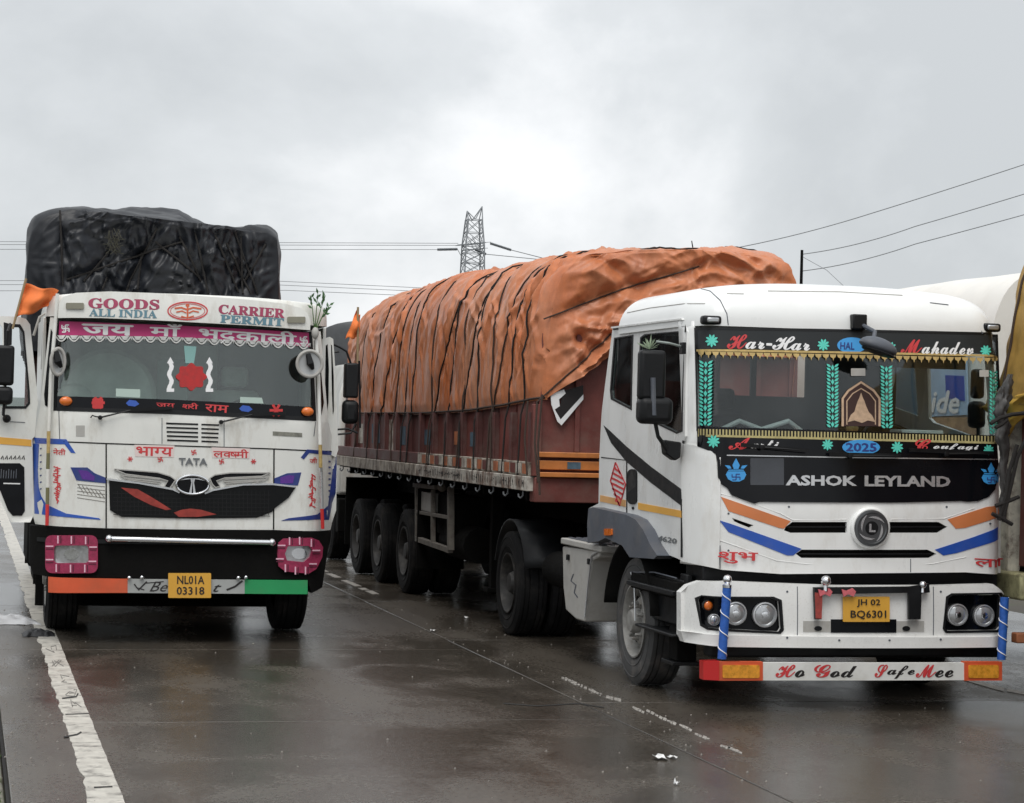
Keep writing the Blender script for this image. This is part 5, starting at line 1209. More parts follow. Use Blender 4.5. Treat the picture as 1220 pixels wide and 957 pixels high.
for wing in ([[(136, 559), (188, 563), (203, 567.5), (209, 572), (205, 578), (202, 582), (196, 580), (200, 573), (190, 570), (150, 565)], [(143, 566), (190, 571), (192, 574), (150, 570)], [(150, 571.5), (188, 576), (190, 579), (158, 575)]], [[(322, 563.5), (275, 563.5), (256, 566), (250, 570), (253, 577), (257, 581), (262, 579), (258, 573), (268, 569.5), (312, 567.5)], [(320, 568.5), (268, 571), (266, 574), (316, 572)], [(312, 573), (270, 576), (268, 579), (300, 577)]]):
    m_x = max(p[0] for w in wing for p in w); lo_x = min(p[0] for w in wing for p in w)
    P('wing_backing', SL, wing[0], gloss, lt, off=.012, th=.01, step=0)
    for w in wing: P('grille_wing', SL, stroke(w+[w[0]], 1.3), boxw, lt, off=.018, th=.008, step=0)
c = SL.hit(229, 577.5); yl = SL.F(*c)
e = node('emblem', lt)
def ovalring(rx, rz, r): return [(c[0]+rx*cos(a), yl-.045, c[1]+rz*sin(a)) for a in [2*pi*k/40 for k in range(41)]]
B().tube(ovalring(.148, .085, 0), .012, 8, False).mk('emblem_ring', chrome, e)
pl = Front(lambda x, z: yl-.028)
pans('emblem_core', pl, [ell(c[0], c[1], .142, .08, 28)], gloss, e, off=0, th=.02, px=False)
pans('emblem_letter', pl, [[(c[0]-.115, c[1]+.038), (c[0]-.02, c[1]+.052), (c[0]-.012, c[1]+.02), (c[0]-.028, c[1]-.07), (c[0]-.008, c[1]-.072), (c[0]-.001, c[1]+.03), (c[0]-.001, c[1]+.06), (c[0]-.06, c[1]+.058)], [(c[0]+.115, c[1]+.038), (c[0]+.02, c[1]+.052), (c[0]+.012, c[1]+.02), (c[0]+.028, c[1]-.07), (c[0]+.008, c[1]-.072), (c[0]+.001, c[1]+.03), (c[0]+.001, c[1]+.06), (c[0]+.06, c[1]+.058)]], silver, e, off=.012, th=.01, px=False)
# lettering and red decals on the white panel
halo = mat('pale_pink_halo', (.74, .62, .59), .5)
for pts in ([(160, 530), (208, 531), (207, 545), (161, 544)], [(252, 533), (298, 534.5), (297, 546.5), (253, 545.5)]): P('letter_patch', SL, pts, halo, lt, off=.0035, th=.002, step=0)
text('painted_word', SL, ['भा', ('ग', .62), 'य'], (162, 543), (206, 544), 11, redt, lt, off=.006, bold=.02)
text('painted_word', SL, ['ल', ('क', .6), ('ष', .75), 'मी'], (254, 545), (296, 546), 10.5, redt, lt, off=.006, bold=.02)
text('lettering', SL, 'TATA', (213, 554), (247, 554.6), 8.5, steelg, lt, off=.008, bold=.02, ext=.01)
def sflower(px, py, r, m=redt, S_=SL, o=.005):
    outs = [[(px+r*.3*cos(a-.6), py+r*.3*sin(a-.6)), (px+r*cos(a-.2), py+r*sin(a-.2)), (px+r*cos(a+.2), py+r*sin(a+.2)), (px+r*.3*cos(a+.6), py+r*.3*sin(a+.6))] for a in [k*pi/3 for k in range(6)]]
    pans('flower_decal', S_, outs+[ell(px, py, r*.35, r*.35, 8)], m, lt, off=o, th=.002)
sflower(155, 547, 3.2); sflower(302, 550, 3.2)
def swast(cx, cy, r, m, S_, off, nm='swastik_mark', w=1.2):
    L_ = [[(cx, cy-r), (cx, cy+r)], [(cx-r, cy), (cx+r, cy)], [(cx, cy-r), (cx+r, cy-r)], [(cx+r, cy), (cx+r, cy+r)], [(cx, cy+r), (cx-r, cy+r)], [(cx-r, cy), (cx-r, cy-r)]]
    pans(nm, S_, [stroke(p, w) for p in L_]+[ell(cx+a*r*.5, cy+b*r*.5, w*.45, w*.45, 6) for a in (-1, 1) for b in (-1, 1)], m, lt, off=off, th=.002)
swast(191, 547.5, 2.6, redt, SL, .005, w=.9); swast(264, 550, 2.6, redt, SL, .005, w=.9); swast(231, 539, 2.6, redt, SL, .005, w=.9)
# headlamp films
for pts, core in (([(84, 557), (104, 557), (113, 564), (125.5, 569), (126, 576), (91, 572.5)], [(93, 560), (104, 561), (113, 568), (112, 573), (98, 571)]), ([(327, 570), (342, 564), (359, 563), (355, 578.5), (327, 578.5)], [(334, 569), (344, 566), (351, 567), (349, 576), (334, 576)])):
    P('lamp_film', SL, pts, navy, lt, off=.004, th=.004, step=0); P('lamp_film', SL, core, purple, lt, off=.0065, th=.003, step=0)
pans('lamp_hatch', SL, [stroke([(93+k*5, 577+k*1.5), (100+k*5, 588+k*1.2)], .7) for k in range(6)]+[stroke([(92, 577+k*4), (125, 580+k*4.5)], .6) for k in range(5)], rustg if 'rustg' in globals() else grey, lt, off=.003, th=.002)
# blue outlines
P('blue_outline', SL, [(40, 521.5), (79, 523.5), (90, 540), (84.5, 539.5), (77, 529.5), (42, 528.5)], blue, lt, off=.004, th=.004, step=0)
P('blue_outline', SL, [(39.2, 528.6), (42, 528.6), (46.5, 529), (45, 560), (46, 580), (49, 591), (55, 601), (79, 612), (118, 617.5), (120, 619.5), (53, 613.5), (41, 612)], blue, lt, off=.004, th=.004, step=0)
P('blue_outline', SL, [(358.5, 545), (366, 535.5), (400, 538), (400.5, 543), (368.5, 540), (362, 547.5)], navy, lt, off=.004, th=.004, step=0)
P('blue_outline', SL, [(400.8, 543.5), (401.2, 554), (400, 588), (392, 619.5), (378, 619), (335, 620.5), (344, 617.5), (378, 613), (391, 602.5), (396, 564), (397, 543.2)], navy, lt, off=.004, th=.004, step=0)
pans('edge_ticks', SL, [stroke([(47.5, 535+k*8), (49.5, 534+k*8)], 1.4) for k in range(7)]+[stroke([(391.5, 550+k*7), (394, 550+k*7)], 2.0) for k in range(8)], navy, lt, off=.004, th=.002)
def script(x, y0, y1, w, seed):
    r = random.Random(seed); outs = []; y = y0
    while y < y1: outs.append(stroke([(x+r.uniform(-w, w*.3), y), (x+r.uniform(-.3*w, w), y+r.uniform(1, 3)), (x+r.uniform(-w, w), y+r.uniform(2.5, 5))], 1.3)); y += 2.6
    outs.append(stroke([(x, y0), (x+.6, (y0+y1)/2), (x-.4, y1)], 1.1)); return outs
pans('red_script', SL, script(68, 556, 597, 5, 1), redt, lt, off=.004, th=.002); pans('red_script', SL, script(372, 565, 602, 4.5, 5), redt, lt, off=.004, th=.002)
text('painted_word', SL, ['नेती'], (63, 542), (78, 542.5), 8, redt, lt, off=.004, bold=.02); text('painted_word', SL, ['जी'], (369, 552), (378, 552), 7, redt, lt, off=.004, bold=.02)
# windscreen surround and glass
wo = [(66, 381), (120, 382), (200, 386), (300, 391), (372, 396), (377, 502), (300, 498), (200, 493.5), (63.5, 489.5)]
wi = [(69.5, 385), (120, 386), (200, 390), (300, 395), (368.5, 400), (372.5, 497), (300, 493), (200, 488.5), (67, 485)]
P('windscreen_seal', SL, wo, black, lt, off=.004, th=.03, holes=[wi], step=0)
P('windscreen', SL, wi, wsglassL, lt, off=-.004, th=.006, step=.08)
P('dash_band', SL, [(67.5, 472), (120, 473.5), (200, 476), (300, 481), (372, 485), (374, 498), (300, 494), (200, 489.5), (66, 486)], gloss, lt, off=.0, th=.003, step=0)
P('corner_pillar', SL, [(60, 378), (66.5, 379), (63.5, 491), (47.5, 488.5)], white2, lt, off=0, th=.04, step=0); P('quarter_glass', SL, [(60.5, 392), (62.8, 396), (59, 486), (53.5, 483), (52.5, 470)], gloss, lt, off=.004, th=.004, step=0)
P('corner_pillar', SL, [(371.5, 394), (382, 395), (391, 504), (376.5, 502)], white2, lt, off=0, th=.04, step=0); P('quarter_glass', SL, [(375, 405), (379, 404), (386, 480), (383, 495), (378.5, 492)], gloss, lt, off=.004, th=.004, step=0)
# banner, lace
P('banner', SL, [(70.5, 383), (200, 387.5), (300, 392.5), (368, 396.5), (368.5, 413.5), (300, 406.5), (200, 401.5), (70, 399.5)], pink, lt, off=.012, th=.006, step=0, label='magenta banner with white lettering')
text('banner_word', SL, ['ज', 'य'], (97, 398.5), (159, 400.5), 13, whitet, lt, off=.016, bold=.035)
text('banner_word', SL, 'माँ', (178, 400.2), (217, 401.5), 15, whitet, lt, off=.016, bold=.025)
text('banner_word', SL, ['भ', 'द', 'का', 'ली'], (236, 403.5), (353, 412), 16.5, whitet, lt, off=.016, bold=.03)
pans('banner_stroke', SL, [stroke([(268, 405), (263, 409)], 1.4)], whitet, lt, off=.016, th=.002)
swast(78, 391.5, 4.2, whitet, SL, .0165, w=1.6); swast(362, 405.5, 4, whitet, SL, .0165, w=1.6)
outs = []
for k in range(20):
    x = 73+k*15.2; y = 400+max(0, x-70)*.0125+max(0, x-200)*.045*.75
    outs += [stroke([(x-7+14*t, y+6.5*sin(pi*t)) for t in [i/8 for i in range(9)]], 1.6), [(x-5.2+10.4*t, y-.5+4*sin(pi*t)) for t in [i/8 for i in range(9)]], ell(x, y+2.5, 3.2, 1.8, 8), [(x+6.5, y), (x+8.5, y), (x+7.5, y+5)]]
pans('lace_trim', SL, outs, lace, lt, off=.013, th=.003)
# roof visor with lettering
P('roof_visor', FV, [(69, 379), (70, 362), (75, 354), (90, 349), (131, 347.3), (190, 349.5), (243, 353), (299, 357.5), (340, 362), (359, 367.5), (367, 374), (370, 384), (369.5, 393.5), (300, 388), (200, 382.5), (120, 379)], white2, lt, off=0, th=.05, step=.06, bevel=.012, label='white roof visor board')
text('visor_word', FV, serif('GOODS'), (105, 367.5), (190, 369.5), 12.5, plum, lt, off=.004, bold=.03); text('visor_word', FV, serif('ALL INDIA'), (106, 377), (187, 379.5), 9.5, tealt, lt, off=.004, bold=.02)
text('visor_word', FV, serif('CARRIER'), (260, 374), (339, 379.5), 11.5, plum, lt, off=.004, bold=.03); text('visor_word', FV, serif('PERMIT'), (262, 384.5), (338, 389), 9.5, tealt, lt, off=.004, bold=.03)
pans('visor_ring', FV, [stroke([(223.5+23.5*cos(a), 370.5+10.5*sin(a)) for a in [2*pi*k/36 for k in range(37)]], 1.5), stroke([(223.5+20.5*cos(a), 370.5+8.5*sin(a)) for a in [2*pi*k/36 for k in range(37)]], .6)], redt, lt, off=.004, th=.002)
pans('visor_motif', FV, [stroke([(208, 367.5), (216, 366.5), (223, 369), (230, 366.5), (240, 368)], 2.0), stroke([(210, 372), (217, 370.5), (222, 373)], 1.6), stroke([(237, 372), (230, 370.5), (225, 373)], 1.6), stroke([(223.5, 364), (223.5, 379)], 2.0), stroke([(216, 377), (223, 379), (231, 376.5)], 1.6), ell(223.5, 364, 2.5, 1.6, 10)], mat('orange_red_lettering', (.62, .12, .05), .5), lt, off=.0045, th=.002)
for (x, y) in ((90, 364.5), (354, 381)): P('visor_lamp', FV, rounded(x-11.5, y-3.6, x+10, y+3.8, 1.4), mat('olive_lens', (.22, .21, .16), .35, var=.2), lt, off=.02, th=.03, step=0, bevel=.004)
# roof and cab box
roof(LC, LW-.05, lambda x, z: FV.F(x, 2.95)+.06, 2.96, 3.20, 22.1, .05, .04, white2, lt, 'cab_roof', iry=.04)
for X in (LXL+.03, LXR-.05):
    box('cab_side', X, X+.03, 20.62, 22.05, 1.06, 2.96, white2, lt, .005)
box('cab_rear_wall', LXL+.04, LXR-.04, 22.05, 22.1, 1.1, 2.96, inter, lt, 0); box('cab_floor', LXL+.05, LXR-.05, 20.4, 22.0, 1.08, 1.16, dark, lt, 0)
box('dashboard', LXL+.15, LXR-.15, 20.35, 20.75, 1.6, 2.12, inter, lt, .04)
for sx in (1.35, 2.55):
    s_ = node('seat', lt); box('seat_cushion', sx-.27, sx+.27, 20.9, 21.4, 1.45, 1.65, seat, s_, .05); box('seat_back', sx-.25, sx+.25, 21.4, 21.55, 1.6, 2.35, interl, s_, .06)
    box('headrest', sx-.13, sx+.13, 21.4, 21.5, 2.38, 2.58, interl, s_, .04)
B().lathe((2.62, 20.72, 2.10), (0, -.6, .8), [(0, .235), (.015, .245), (.03, .235), (.015, .222), (0, .235)], 28).mk('steering_wheel', black, lt)
box('rear_curtain', LXL+.3, LXR-.9, 21.9, 21.94, 2.0, 2.8, interl, lt, .01); box('ceiling_trim', LXL+.1, LXR-.1, 20.35, 20.7, 2.78, 2.84, mat('tan_trim', (.35, .30, .20), .8, var=.3), lt, .01); box('bunk', LXL+.1, LXR-.1, 21.55, 22.0, 1.9, 2.05, interl, lt, .04)
B().sph((.98, 20.8, 2.25), .16, 14, 8, (1, .8, .7)).mk('bundle', interl, lt)
B().lathe((1.30, 20.95, 2.25), (0, -1, .15), [(0, .42), (.05, .45), (.10, .40), (.12, 0)], 28).mk('rolled_bedding', interl, lt)
box('passenger_curtain', 1.75, 2.05, 20.9, 20.94, 2.05, 2.62, mat('grey_green_curtain', (.20, .26, .24), .8, var=.3), lt, .01)
# things on the glass
pw = mat('pale_sticker', (.40, .50, .45), .6)
P('glass_sticker', SL, [(138, 463), (167, 464), (167, 474), (138, 472.5)], pw, lt, off=.003, th=.002, step=0); P('glass_sticker', SL, [(286, 473), (312, 474), (314, 481), (286, 480)], pw, lt, off=.003, th=.002, step=0)
P('glass_sticker', SL, [(219, 412), (234, 413), (233, 421), (231, 433), (221, 433), (220, 421)], mat('teal_tag', (.20, .38, .36), .5), lt, off=.003, th=.003, step=0)
P('red_cloth', SL, [(228+(17+1.8*cos(8*a))*cos(a), 449+(15+1.8*cos(8*a))*sin(a)) for a in [2*pi*k/48 for k in range(48)]], mat('red_cloth', (.42, .03, .03), .8, var=.2, vscale=20), lt, off=.01, th=.012, step=.05)
for cx in (203, 249.5):
    pts = [(cx-4.2, 433), (cx, 425.5), (cx+4.2, 433)]
    col_ = [(cx-2.6+1.6*sin(k*1.25), 433+k*3.4) for k in range(10)]+[(cx+2.6+1.6*sin(k*1.25), 433+k*3.4) for k in range(9, -1, -1)]
    pans('pillar_decal', SL, [pts, col_, [(cx-4.5, 463), (cx+4.5, 463), (cx+4.5, 467), (cx-4.5, 467)]], whitet, lt, off=.004, th=.002)
for x, y, m_ in ((158, 480.5, bluedec), (293, 487, bluedec)): P('blue_tag', SL, [(x-8, y), (x-4, y-4), (x+4, y-3), (x+8, y+1), (x+3, y+4), (x-5, y+3)], blue, lt, off=.005, th=.004, step=0)
sflower(117, 480, 8, red, SL, .006); sflower(329, 489, 8, red, SL, .006); P('red_tag', SL, rounded(110, 474.5, 123, 487, 2), red, lt, off=.0045, th=.003, step=0)
for w_, a, b_, h in (('जय', (186, 485), (208, 486), 5), ('श्री', (217, 487), (236, 488), 7.5), ('राम', (244, 490.5), (272, 492.5), 9)): text('dash_word', SL, [w_] if w_ != 'श्री' else [('श', .8), 'री'], a, b_, h, redt, lt, off=.006, bold=.02)
for (x, y) in ((78.5, 478), (366.5, 490.5)):
    q = SL.P(*SL.hit(x, y, .03), .03); B().sph(q, .05, 16, 10, (1.15, .6, .85)).mk('amber_lamp', lamporange, lt)
wiper((119, 497.5), (155, 489), (205, 486), lt, SL, .04); wiper((263, 503), (300, 494), (340, 493), lt, SL, .04)
tube('wiper_hook', [SL.P(*SL.hit(*p, .03), .03) for p in ((108, 498), (110, 495), (114, 496.5), (119, 497))], .006, black, lt)
# fisheye mirrors and flag rods
for (px, py, rx, rz, tlt) in ((69, 431, .060, .118, .35), (369, 433.5, .115, .118, .0)):
    e = node('round_mirror', lt, label='round wide-angle mirror with silver rim')
    q = Vector(SL.P(*SL.hit(px, py, .16), .16)); ring = [q+Vector((rx*cos(a), tlt*rx*cos(a), rz*sin(a))) for a in [2*pi*k/36 for k in range(37)]]
    B().tube(ring, .017, 8, False).mk('mirror_rim', boxw, e)
    n = 24; V = [q+Vector((0, .012, 0))]+[q+Vector((rx*.95*cos(2*pi*k/n), tlt*rx*cos(2*pi*k/n), rz*.95*sin(2*pi*k/n))) for k in range(n)]
    mk('mirror_shell', V, [(0, 1+k, 1+(k+1) % n) for k in range(n)], mat('hazy_mirror', (.45, .46, .46), .4, metal=.3), e)
    B().tube([q+Vector((-.02, -.02, .09)), q+Vector((0, -.035, 0)), q+Vector((.03, -.02, -.05))], [.022, .035, .015], 8).mk('mirror_clamp', black, e); B().tube([q, q+Vector((0, .18, .02))], .013, 6).mk('mirror_arm', black, e)
olive = mat('olive_tape', (.16, .15, .07), .6)
for segs in ([((68.5, 350), (66, 385), white2), ((66, 385), (60.5, 448), white2), ((60.5, 448), (58, 514), white2), ((58, 514), (57.5, 540), gold), ((57.5, 540), (57, 559), olive), ((57, 559), (56.7, 581), white2), ((56.7, 581), (56.4, 601), olive), ((56.4, 601), (56, 626), red)],
 [((376, 385), (376.5, 392), white2), ((376.5, 392), (379.5, 450), white2), ((379.5, 450), (381.5, 530), white2), ((381.5, 530), (382, 557), gold), ((382, 557), (382.5, 562), chrome), ((382.5, 562), (383.5, 606), silver), ((383.5, 606), (384.5, 630), red)]):
    e = node('flag_rod', lt, label='banded rod up the cab corner')
    for a, b_, m_ in segs: B().tube([SL.P(*SL.hit(*a, .08), .08), SL.P(*SL.hit(*b_, .08), .08)], .017, 10).mk('rod_section', m_, e)
# bumper
FBL = Front(lambda x, z: LY-.03+.07*min(1.05, abs(x-LC)/LW)**2+.22*max(0, (abs(x-LC)/LW-.8)/.2)**2); S3 = FBL
P('bumper', S3, [(36, 626), (394, 632.5), (390, 660), (384, 700), (371, 707), (366, 690), (57, 687), (40, 684), (35, 672)], dark, lt, off=0, th=.22, step=.1, bevel=.012, label='black front bumper')
P('bumper_step', S3, [(44, 640), (320, 646), (320, 650), (44, 645)], black, lt, off=.01, th=.01, step=0)
tube('chrome_bar', [S3.P(*S3.hit(*p, .06), .06) for p in ((128, 642), (227, 644.5), (325, 646.5))], .026, chrome, lt, n=12)
for p in ((130, 642), (324, 646.5)): B().sph(S3.P(*S3.hit(*p, .06), .06), .036, 12, 8).mk('bar_clamp', chrome, lt)
def padlamp(outer, inner, label):
    e = node('headlight', lt, label=label)
    P('lamp_surround', S3, outer, pinkw, e, off=.035, th=.05, holes=[inner], step=0, bevel=.016)
    P('lamp_glass', S3, inner, lens, e, off=.012, th=.02, step=0, bevel=0)
    cx = sum(p[0] for p in inner)/len(inner); cy = sum(p[1] for p in inner)/len(inner)
    pans('lamp_reflector', S3, [ell(cx, cy, 9, 6.5)], chrome, e, off=.016, th=.004); 
    b = []
    for (x, y, v) in [(outer[0][0], 0, 0)][:0]+[(t[0], t[1], t[2]) for t in TI]: b.append(stroke([(x-.6, y), (x+.6, y)] if not v else [(x, y-4.2), (x, y+4.2)], 8.4 if not v else 1.3) if False else ([(x-.8, y-4.6), (x+.8, y-4.6), (x+.8, y+4.6), (x-.8, y+4.6)] if v else [(x-4.6, y-.8), (x+4.6, y-.8), (x+4.6, y+.8), (x-4.6, y+.8)]))
    pans('dark_check', S3, [[(x+(3.2 if v else 0)-.6, y+(0 if v else 3.2)-4.4*v-.6*(1-v)), (x+(3.2 if v else 0)+.6, y+(0 if v else 3.2)-4.4*v-.6*(1-v)), (x+(3.2 if v else 0)+.6, y+(0 if v else 3.2)+4.4*v+.6*(1-v)), (x+(3.2 if v else 0)-.6, y+(0 if v else 3.2)+4.4*v+.6*(1-v))] if v else [(x-4.4, y+2.6), (x+4.4, y+2.6), (x+4.4, y+3.8), (x-4.4, y+3.8)] for (x, y, v) in TI], mat('dark_plum_tie', (.09, .01, .03), .7), e, off=.038, th=.006)
    pans('white_tie', S3, b, mat('pale_pink_tie', (.75, .45, .55), .7), e, off=.040, th=.008)
TI = [(69, 643, 1), (85, 643.5, 1), (102, 644, 1), (67, 677, 1), (84, 677.5, 1), (101, 677.5, 1), (59, 651, 0), (59, 667, 0), (111, 652, 0), (110, 669, 0)]
padlamp(rounded(54, 638, 116.5, 683, 8), rounded(64.5, 650, 105.5, 671, 4), 'left headlight in a magenta corded surround')
TI = [(345, 645, 1), (357, 644.5, 1), (371, 647, 1), (340, 677, 1), (352, 680, 1), (364, 680, 1), (335.5, 650, 0), (333.5, 666, 0), (377, 656, 0), (373, 672, 0)]
padlamp([(338, 642), (372, 641), (380, 644), (385, 652), (384, 664), (377, 678), (368, 683.5), (340, 681), (332, 675), (330.5, 660), (332, 647)], [(343, 651), (368, 650.5), (372, 655), (369, 664), (362, 670), (342, 668), (339.5, 660)], 'right headlight in a magenta corded surround')
e = node('bumper_strip', lt, label='painted strip in orange, silver and green')
P('strip_section', S3, [(57.5, 687.5), (152, 690), (152, 706.5), (57.5, 706)], oranger, e, off=.03, th=.04, step=0, bevel=.004, label='orange end of strip'); P('strip_section', S3, [(152, 690), (291.5, 691), (291.5, 707.5), (152, 706.5)], mat('dull_silver', (.36, .37, .36), .5, var=.15), e, off=.028, th=.04, step=0); P('strip_section', S3, [(291.5, 691), (366.5, 691.5), (366.5, 708), (291.5, 707.5)], green, e, off=.03, th=.04, step=0, bevel=.004, label='green end of strip')
text('strip_word', S3, 'Be', (178, 705), (200, 705), 12, ink, e, off=.031, bold=.0, shear=.5); text('strip_word', S3, 't', (254, 705.5), (264, 705.5), 9, ink, e, off=.031, bold=.01, shear=.5)
pans('strip_flourish', S3, [stroke([(160, 696), (165, 703), (175, 693)], 1.8), stroke([(162, 700), (172, 703)], 1.2), stroke([(270, 703), (280, 699), (289, 692)], 2.2), stroke([(172, 695), (195, 693)], 1)], ink, e, off=.031, th=.002)
P('number_plate', S3, rounded(200.5, 683, 251.5, 712.5, 1), plate, lt, off=.06, th=.012, step=0, label='amber number plate'); text('plate_text', S3, 'NL01A', (211, 696), (243.5, 696.2), 10, ink, lt, off=.064, bold=.02); text('plate_text', S3, '03318', (210.5, 708.8), (243.5, 708.8), 9.5, ink, lt, off=.064, bold=.02)
for p in ((154, 688.5), (169, 688), (284, 688.5), (293, 688)): B().sph(S3.P(*S3.hit(*p, .05), .05), .020, 10, 7).mk('chrome_stud', chrome, lt)
# wheels, chassis
for x, s_ in ((.94, -1), (3.13, 1)): wheel(lt, x, 21.55, side=s_)
for yy in (26.6, 28.0):
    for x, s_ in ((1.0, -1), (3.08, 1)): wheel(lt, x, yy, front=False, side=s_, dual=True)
ch = node('chassis', lt)
for x in (LC-.43, LC+.43): box('chassis_rail', x-.04, x+.04, 20.3, 30.5, .82, 1.08, dark, ch, 0)
box('front_axle', 1.1, 2.95, 21.47, 21.63, .42, .56, dark, ch, .02); box('engine_block', LC-.4, LC+.4, 20.7, 22.0, .55, 1.1, dark, ch, .03); B().tube([(.95, 26.6, .52), (3.0, 26.6, .52)], .09, 8).mk('rear_axle', dark, ch)
box('fuel_tank', .66, 1.25, 23.4, 24.8, .45, 1.0, dark, ch, .08); box('splash_panel', LXL+.05, LXR-.05, 22.2, 22.25, .7, 1.15, dark, ch, 0)
box('light_block_flap', .72, 3.2, 22.25, 22.27, .16, .9, dark, ch, 0); box('light_block_flap', .8, 3.2, 25.6, 25.62, .12, 1.1, dark, ch, 0); box('light_block_flap', .8, 3.2, 29.2, 29.22, .12, 1.1, dark, ch, 0)  # full-width dark sheets added to keep light out from under the truck
body = node('cargo_body', lt)
for (x0, x1) in ((.82, .86), (3.21, 3.25)): box('body_side', x0, x1, 22.45, 30.6, 1.28, 2.75, maroond, body, 0)
box('body_front', .70, 3.21, 22.42, 22.48, 1.2, 3.15, dark, body, 0); box('body_floor', .8, 3.25, 22.42, 30.6, 1.15, 1.27, dark, body, 0)
for k in range(12):
    box('body_rib', .765, .82, 22.5+.7*k, 22.57+.7*k, 1.2, 2.75, maroond, body, 0); box('body_rib', 3.25, 3.30, 22.5+.7*k, 22.57+.7*k, 1.2, 2.75, maroond, body, 0)
# open door swung forward (left)
DF = Front(lambda x, z: 20.42-.10*(.62-x)+.10*max(0, z-2.0)); SD = DF
dr_ = node('open_door', lt, label='open left door with amber stripe and low black window')
dout = [(-70, 374), (22, 377.5), (31, 380), (36, 387), (45.5, 480), (43.5, 492), (41.5, 520), (38.5, 523), (40, 614), (36, 622.5), (13, 622.5), (-6, 584), (-20, 568), (-70, 566)]
dw = [(14.5, 390), (22, 390), (26.5, 396), (33, 466), (33.5, 479), (30, 484), (8, 484), (7.8, 412), (14, 411)]; dw2 = [(-30, 388), (1, 387), (3, 392), (3, 484), (-30, 484)]
dl = [(-20, 552), (23.5, 552), (29, 557), (29.6, 609), (26, 614.5), (15, 614.5), (9.5, 608), (0, 584), (-20, 570)]
P('door_panel', SD, dout, white2, dr_, off=0, th=.05, holes=[dw, dw2], step=.1, bevel=.01)
P('door_seal', SD, [(12, 386), (24, 386.5), (29, 395), (35.5, 466), (36, 481), (31, 487), (5, 487), (4.5, 384)], black, dr_, off=.006, th=.02, holes=[dw], step=0)
P('door_glass', SD, dw, clearg, dr_, off=-.02, th=.005, step=0); P('door_glass', SD, dw2, clearg, dr_, off=-.02, th=.005, step=0)
P('low_window', SD, dl, gloss, dr_, off=.006, th=.01, step=0); P('low_window_trim', SD, stroke([(4, 576), (24, 576.5)], 1.4), whitet, dr_, off=.009, th=.002, step=0)
P('amber_stripe', SD, [(-70, 517), (-10, 520), (37.5, 524), (37.5, 532), (-10, 528.5), (-70, 526)], yellowb, dr_, off=.004, th=.004, step=0)
pans('door_marks', SD, [stroke([(1+k*5, 547), (3.5+k*5, 543), (4+k*5, 547.5)], 1.3) for k in range(6)], ink, dr_, off=.004, th=.002)
pans('door_marks', SD, [stroke([(1+k*3, 570), (1.6+k*3, 559+(k % 3))], 1.0) for k in range(7)], grey, dr_, off=.009, th=.002)
P('door_seam', SD, stroke([(12, 502.5), (30, 503.5)], .8), grey, dr_, off=.003, th=.003, step=0)
e = node('door_mirror', lt, label='black mirror pair on the open door')
def dY(px, py, Y=20.25): return ptY(px, py, Y)
for (x0, y0, x1, y1, bv) in ((-6, 412, 17.5, 459, .03), (-8, 461, 15.5, 482, .04)):
    a = dY(x0, y1); b_ = dY(x1, y0); B().box(a.x, b_.x, 20.18, 20.30, a.z, b_.z).mk('mirror_housing', black, e, bevel=bv, segs=3)
B().tube([dY(5, 480), dY(4, 494), dY(8, 499, 20.33)], .014, 8).mk('mirror_arm', black, e); B().sph(tuple(dY(8, 499, 20.34)), .038, 12, 8).mk('mirror_mount', black, e)
B().tube([dY(8, 413), dY(9, 395), dY(12, 386, 20.4)], .012, 6).mk('mirror_arm', black, e)
# right door ajar with its mirror
RD = Front(lambda x, z: 20.42+.2*(x-3.28)); e = node('ajar_door', lt, label='right door slightly ajar, seen edge on')
P('door_panel', RD, [(384, 404), (393, 401.5), (397, 404), (399.5, 440), (402, 505), (403, 536), (400, 545), (382, 536), (383, 505)], white2, e, off=-.02, th=.05, holes=[[(388, 412), (390.5, 410), (392, 440), (391.5, 480), (388.5, 500), (386.5, 500)], [(394.3, 410), (395.6, 412), (397.8, 450), (398, 490), (396.5, 496), (395.4, 470)]], step=0, bevel=.005)
P('door_glass', RD, [(387, 410), (396.5, 408), (398.5, 490), (396, 499), (387, 502)], gloss, e, off=-.05, th=.005, step=0)
e = node('door_mirror', lt, label='black mirror pair on the right door')
for (x0, y0, x1, y1, bv) in ((409.5, 433, 427, 474, .02), (407, 477, 427.5, 505, .05)):
    a = dY(x0, y1, 20.55); b_ = dY(x1, y0, 20.55); B().box(a.x, b_.x, 20.50, 20.62, a.z, b_.z).mk('mirror_housing', black, e, bevel=bv, segs=3)
for pts in ([(396, 410), (405, 414), (413, 419), (418, 433)], [(396, 420), (404, 419)], [(400, 512), (414, 511), (426, 516)], [(400, 518), (418, 516), (424, 505)], [(428, 430), (429, 510)]): B().tube([dY(*p, 20.52) for p in pts], .011, 6).mk('mirror_arm', black, e)
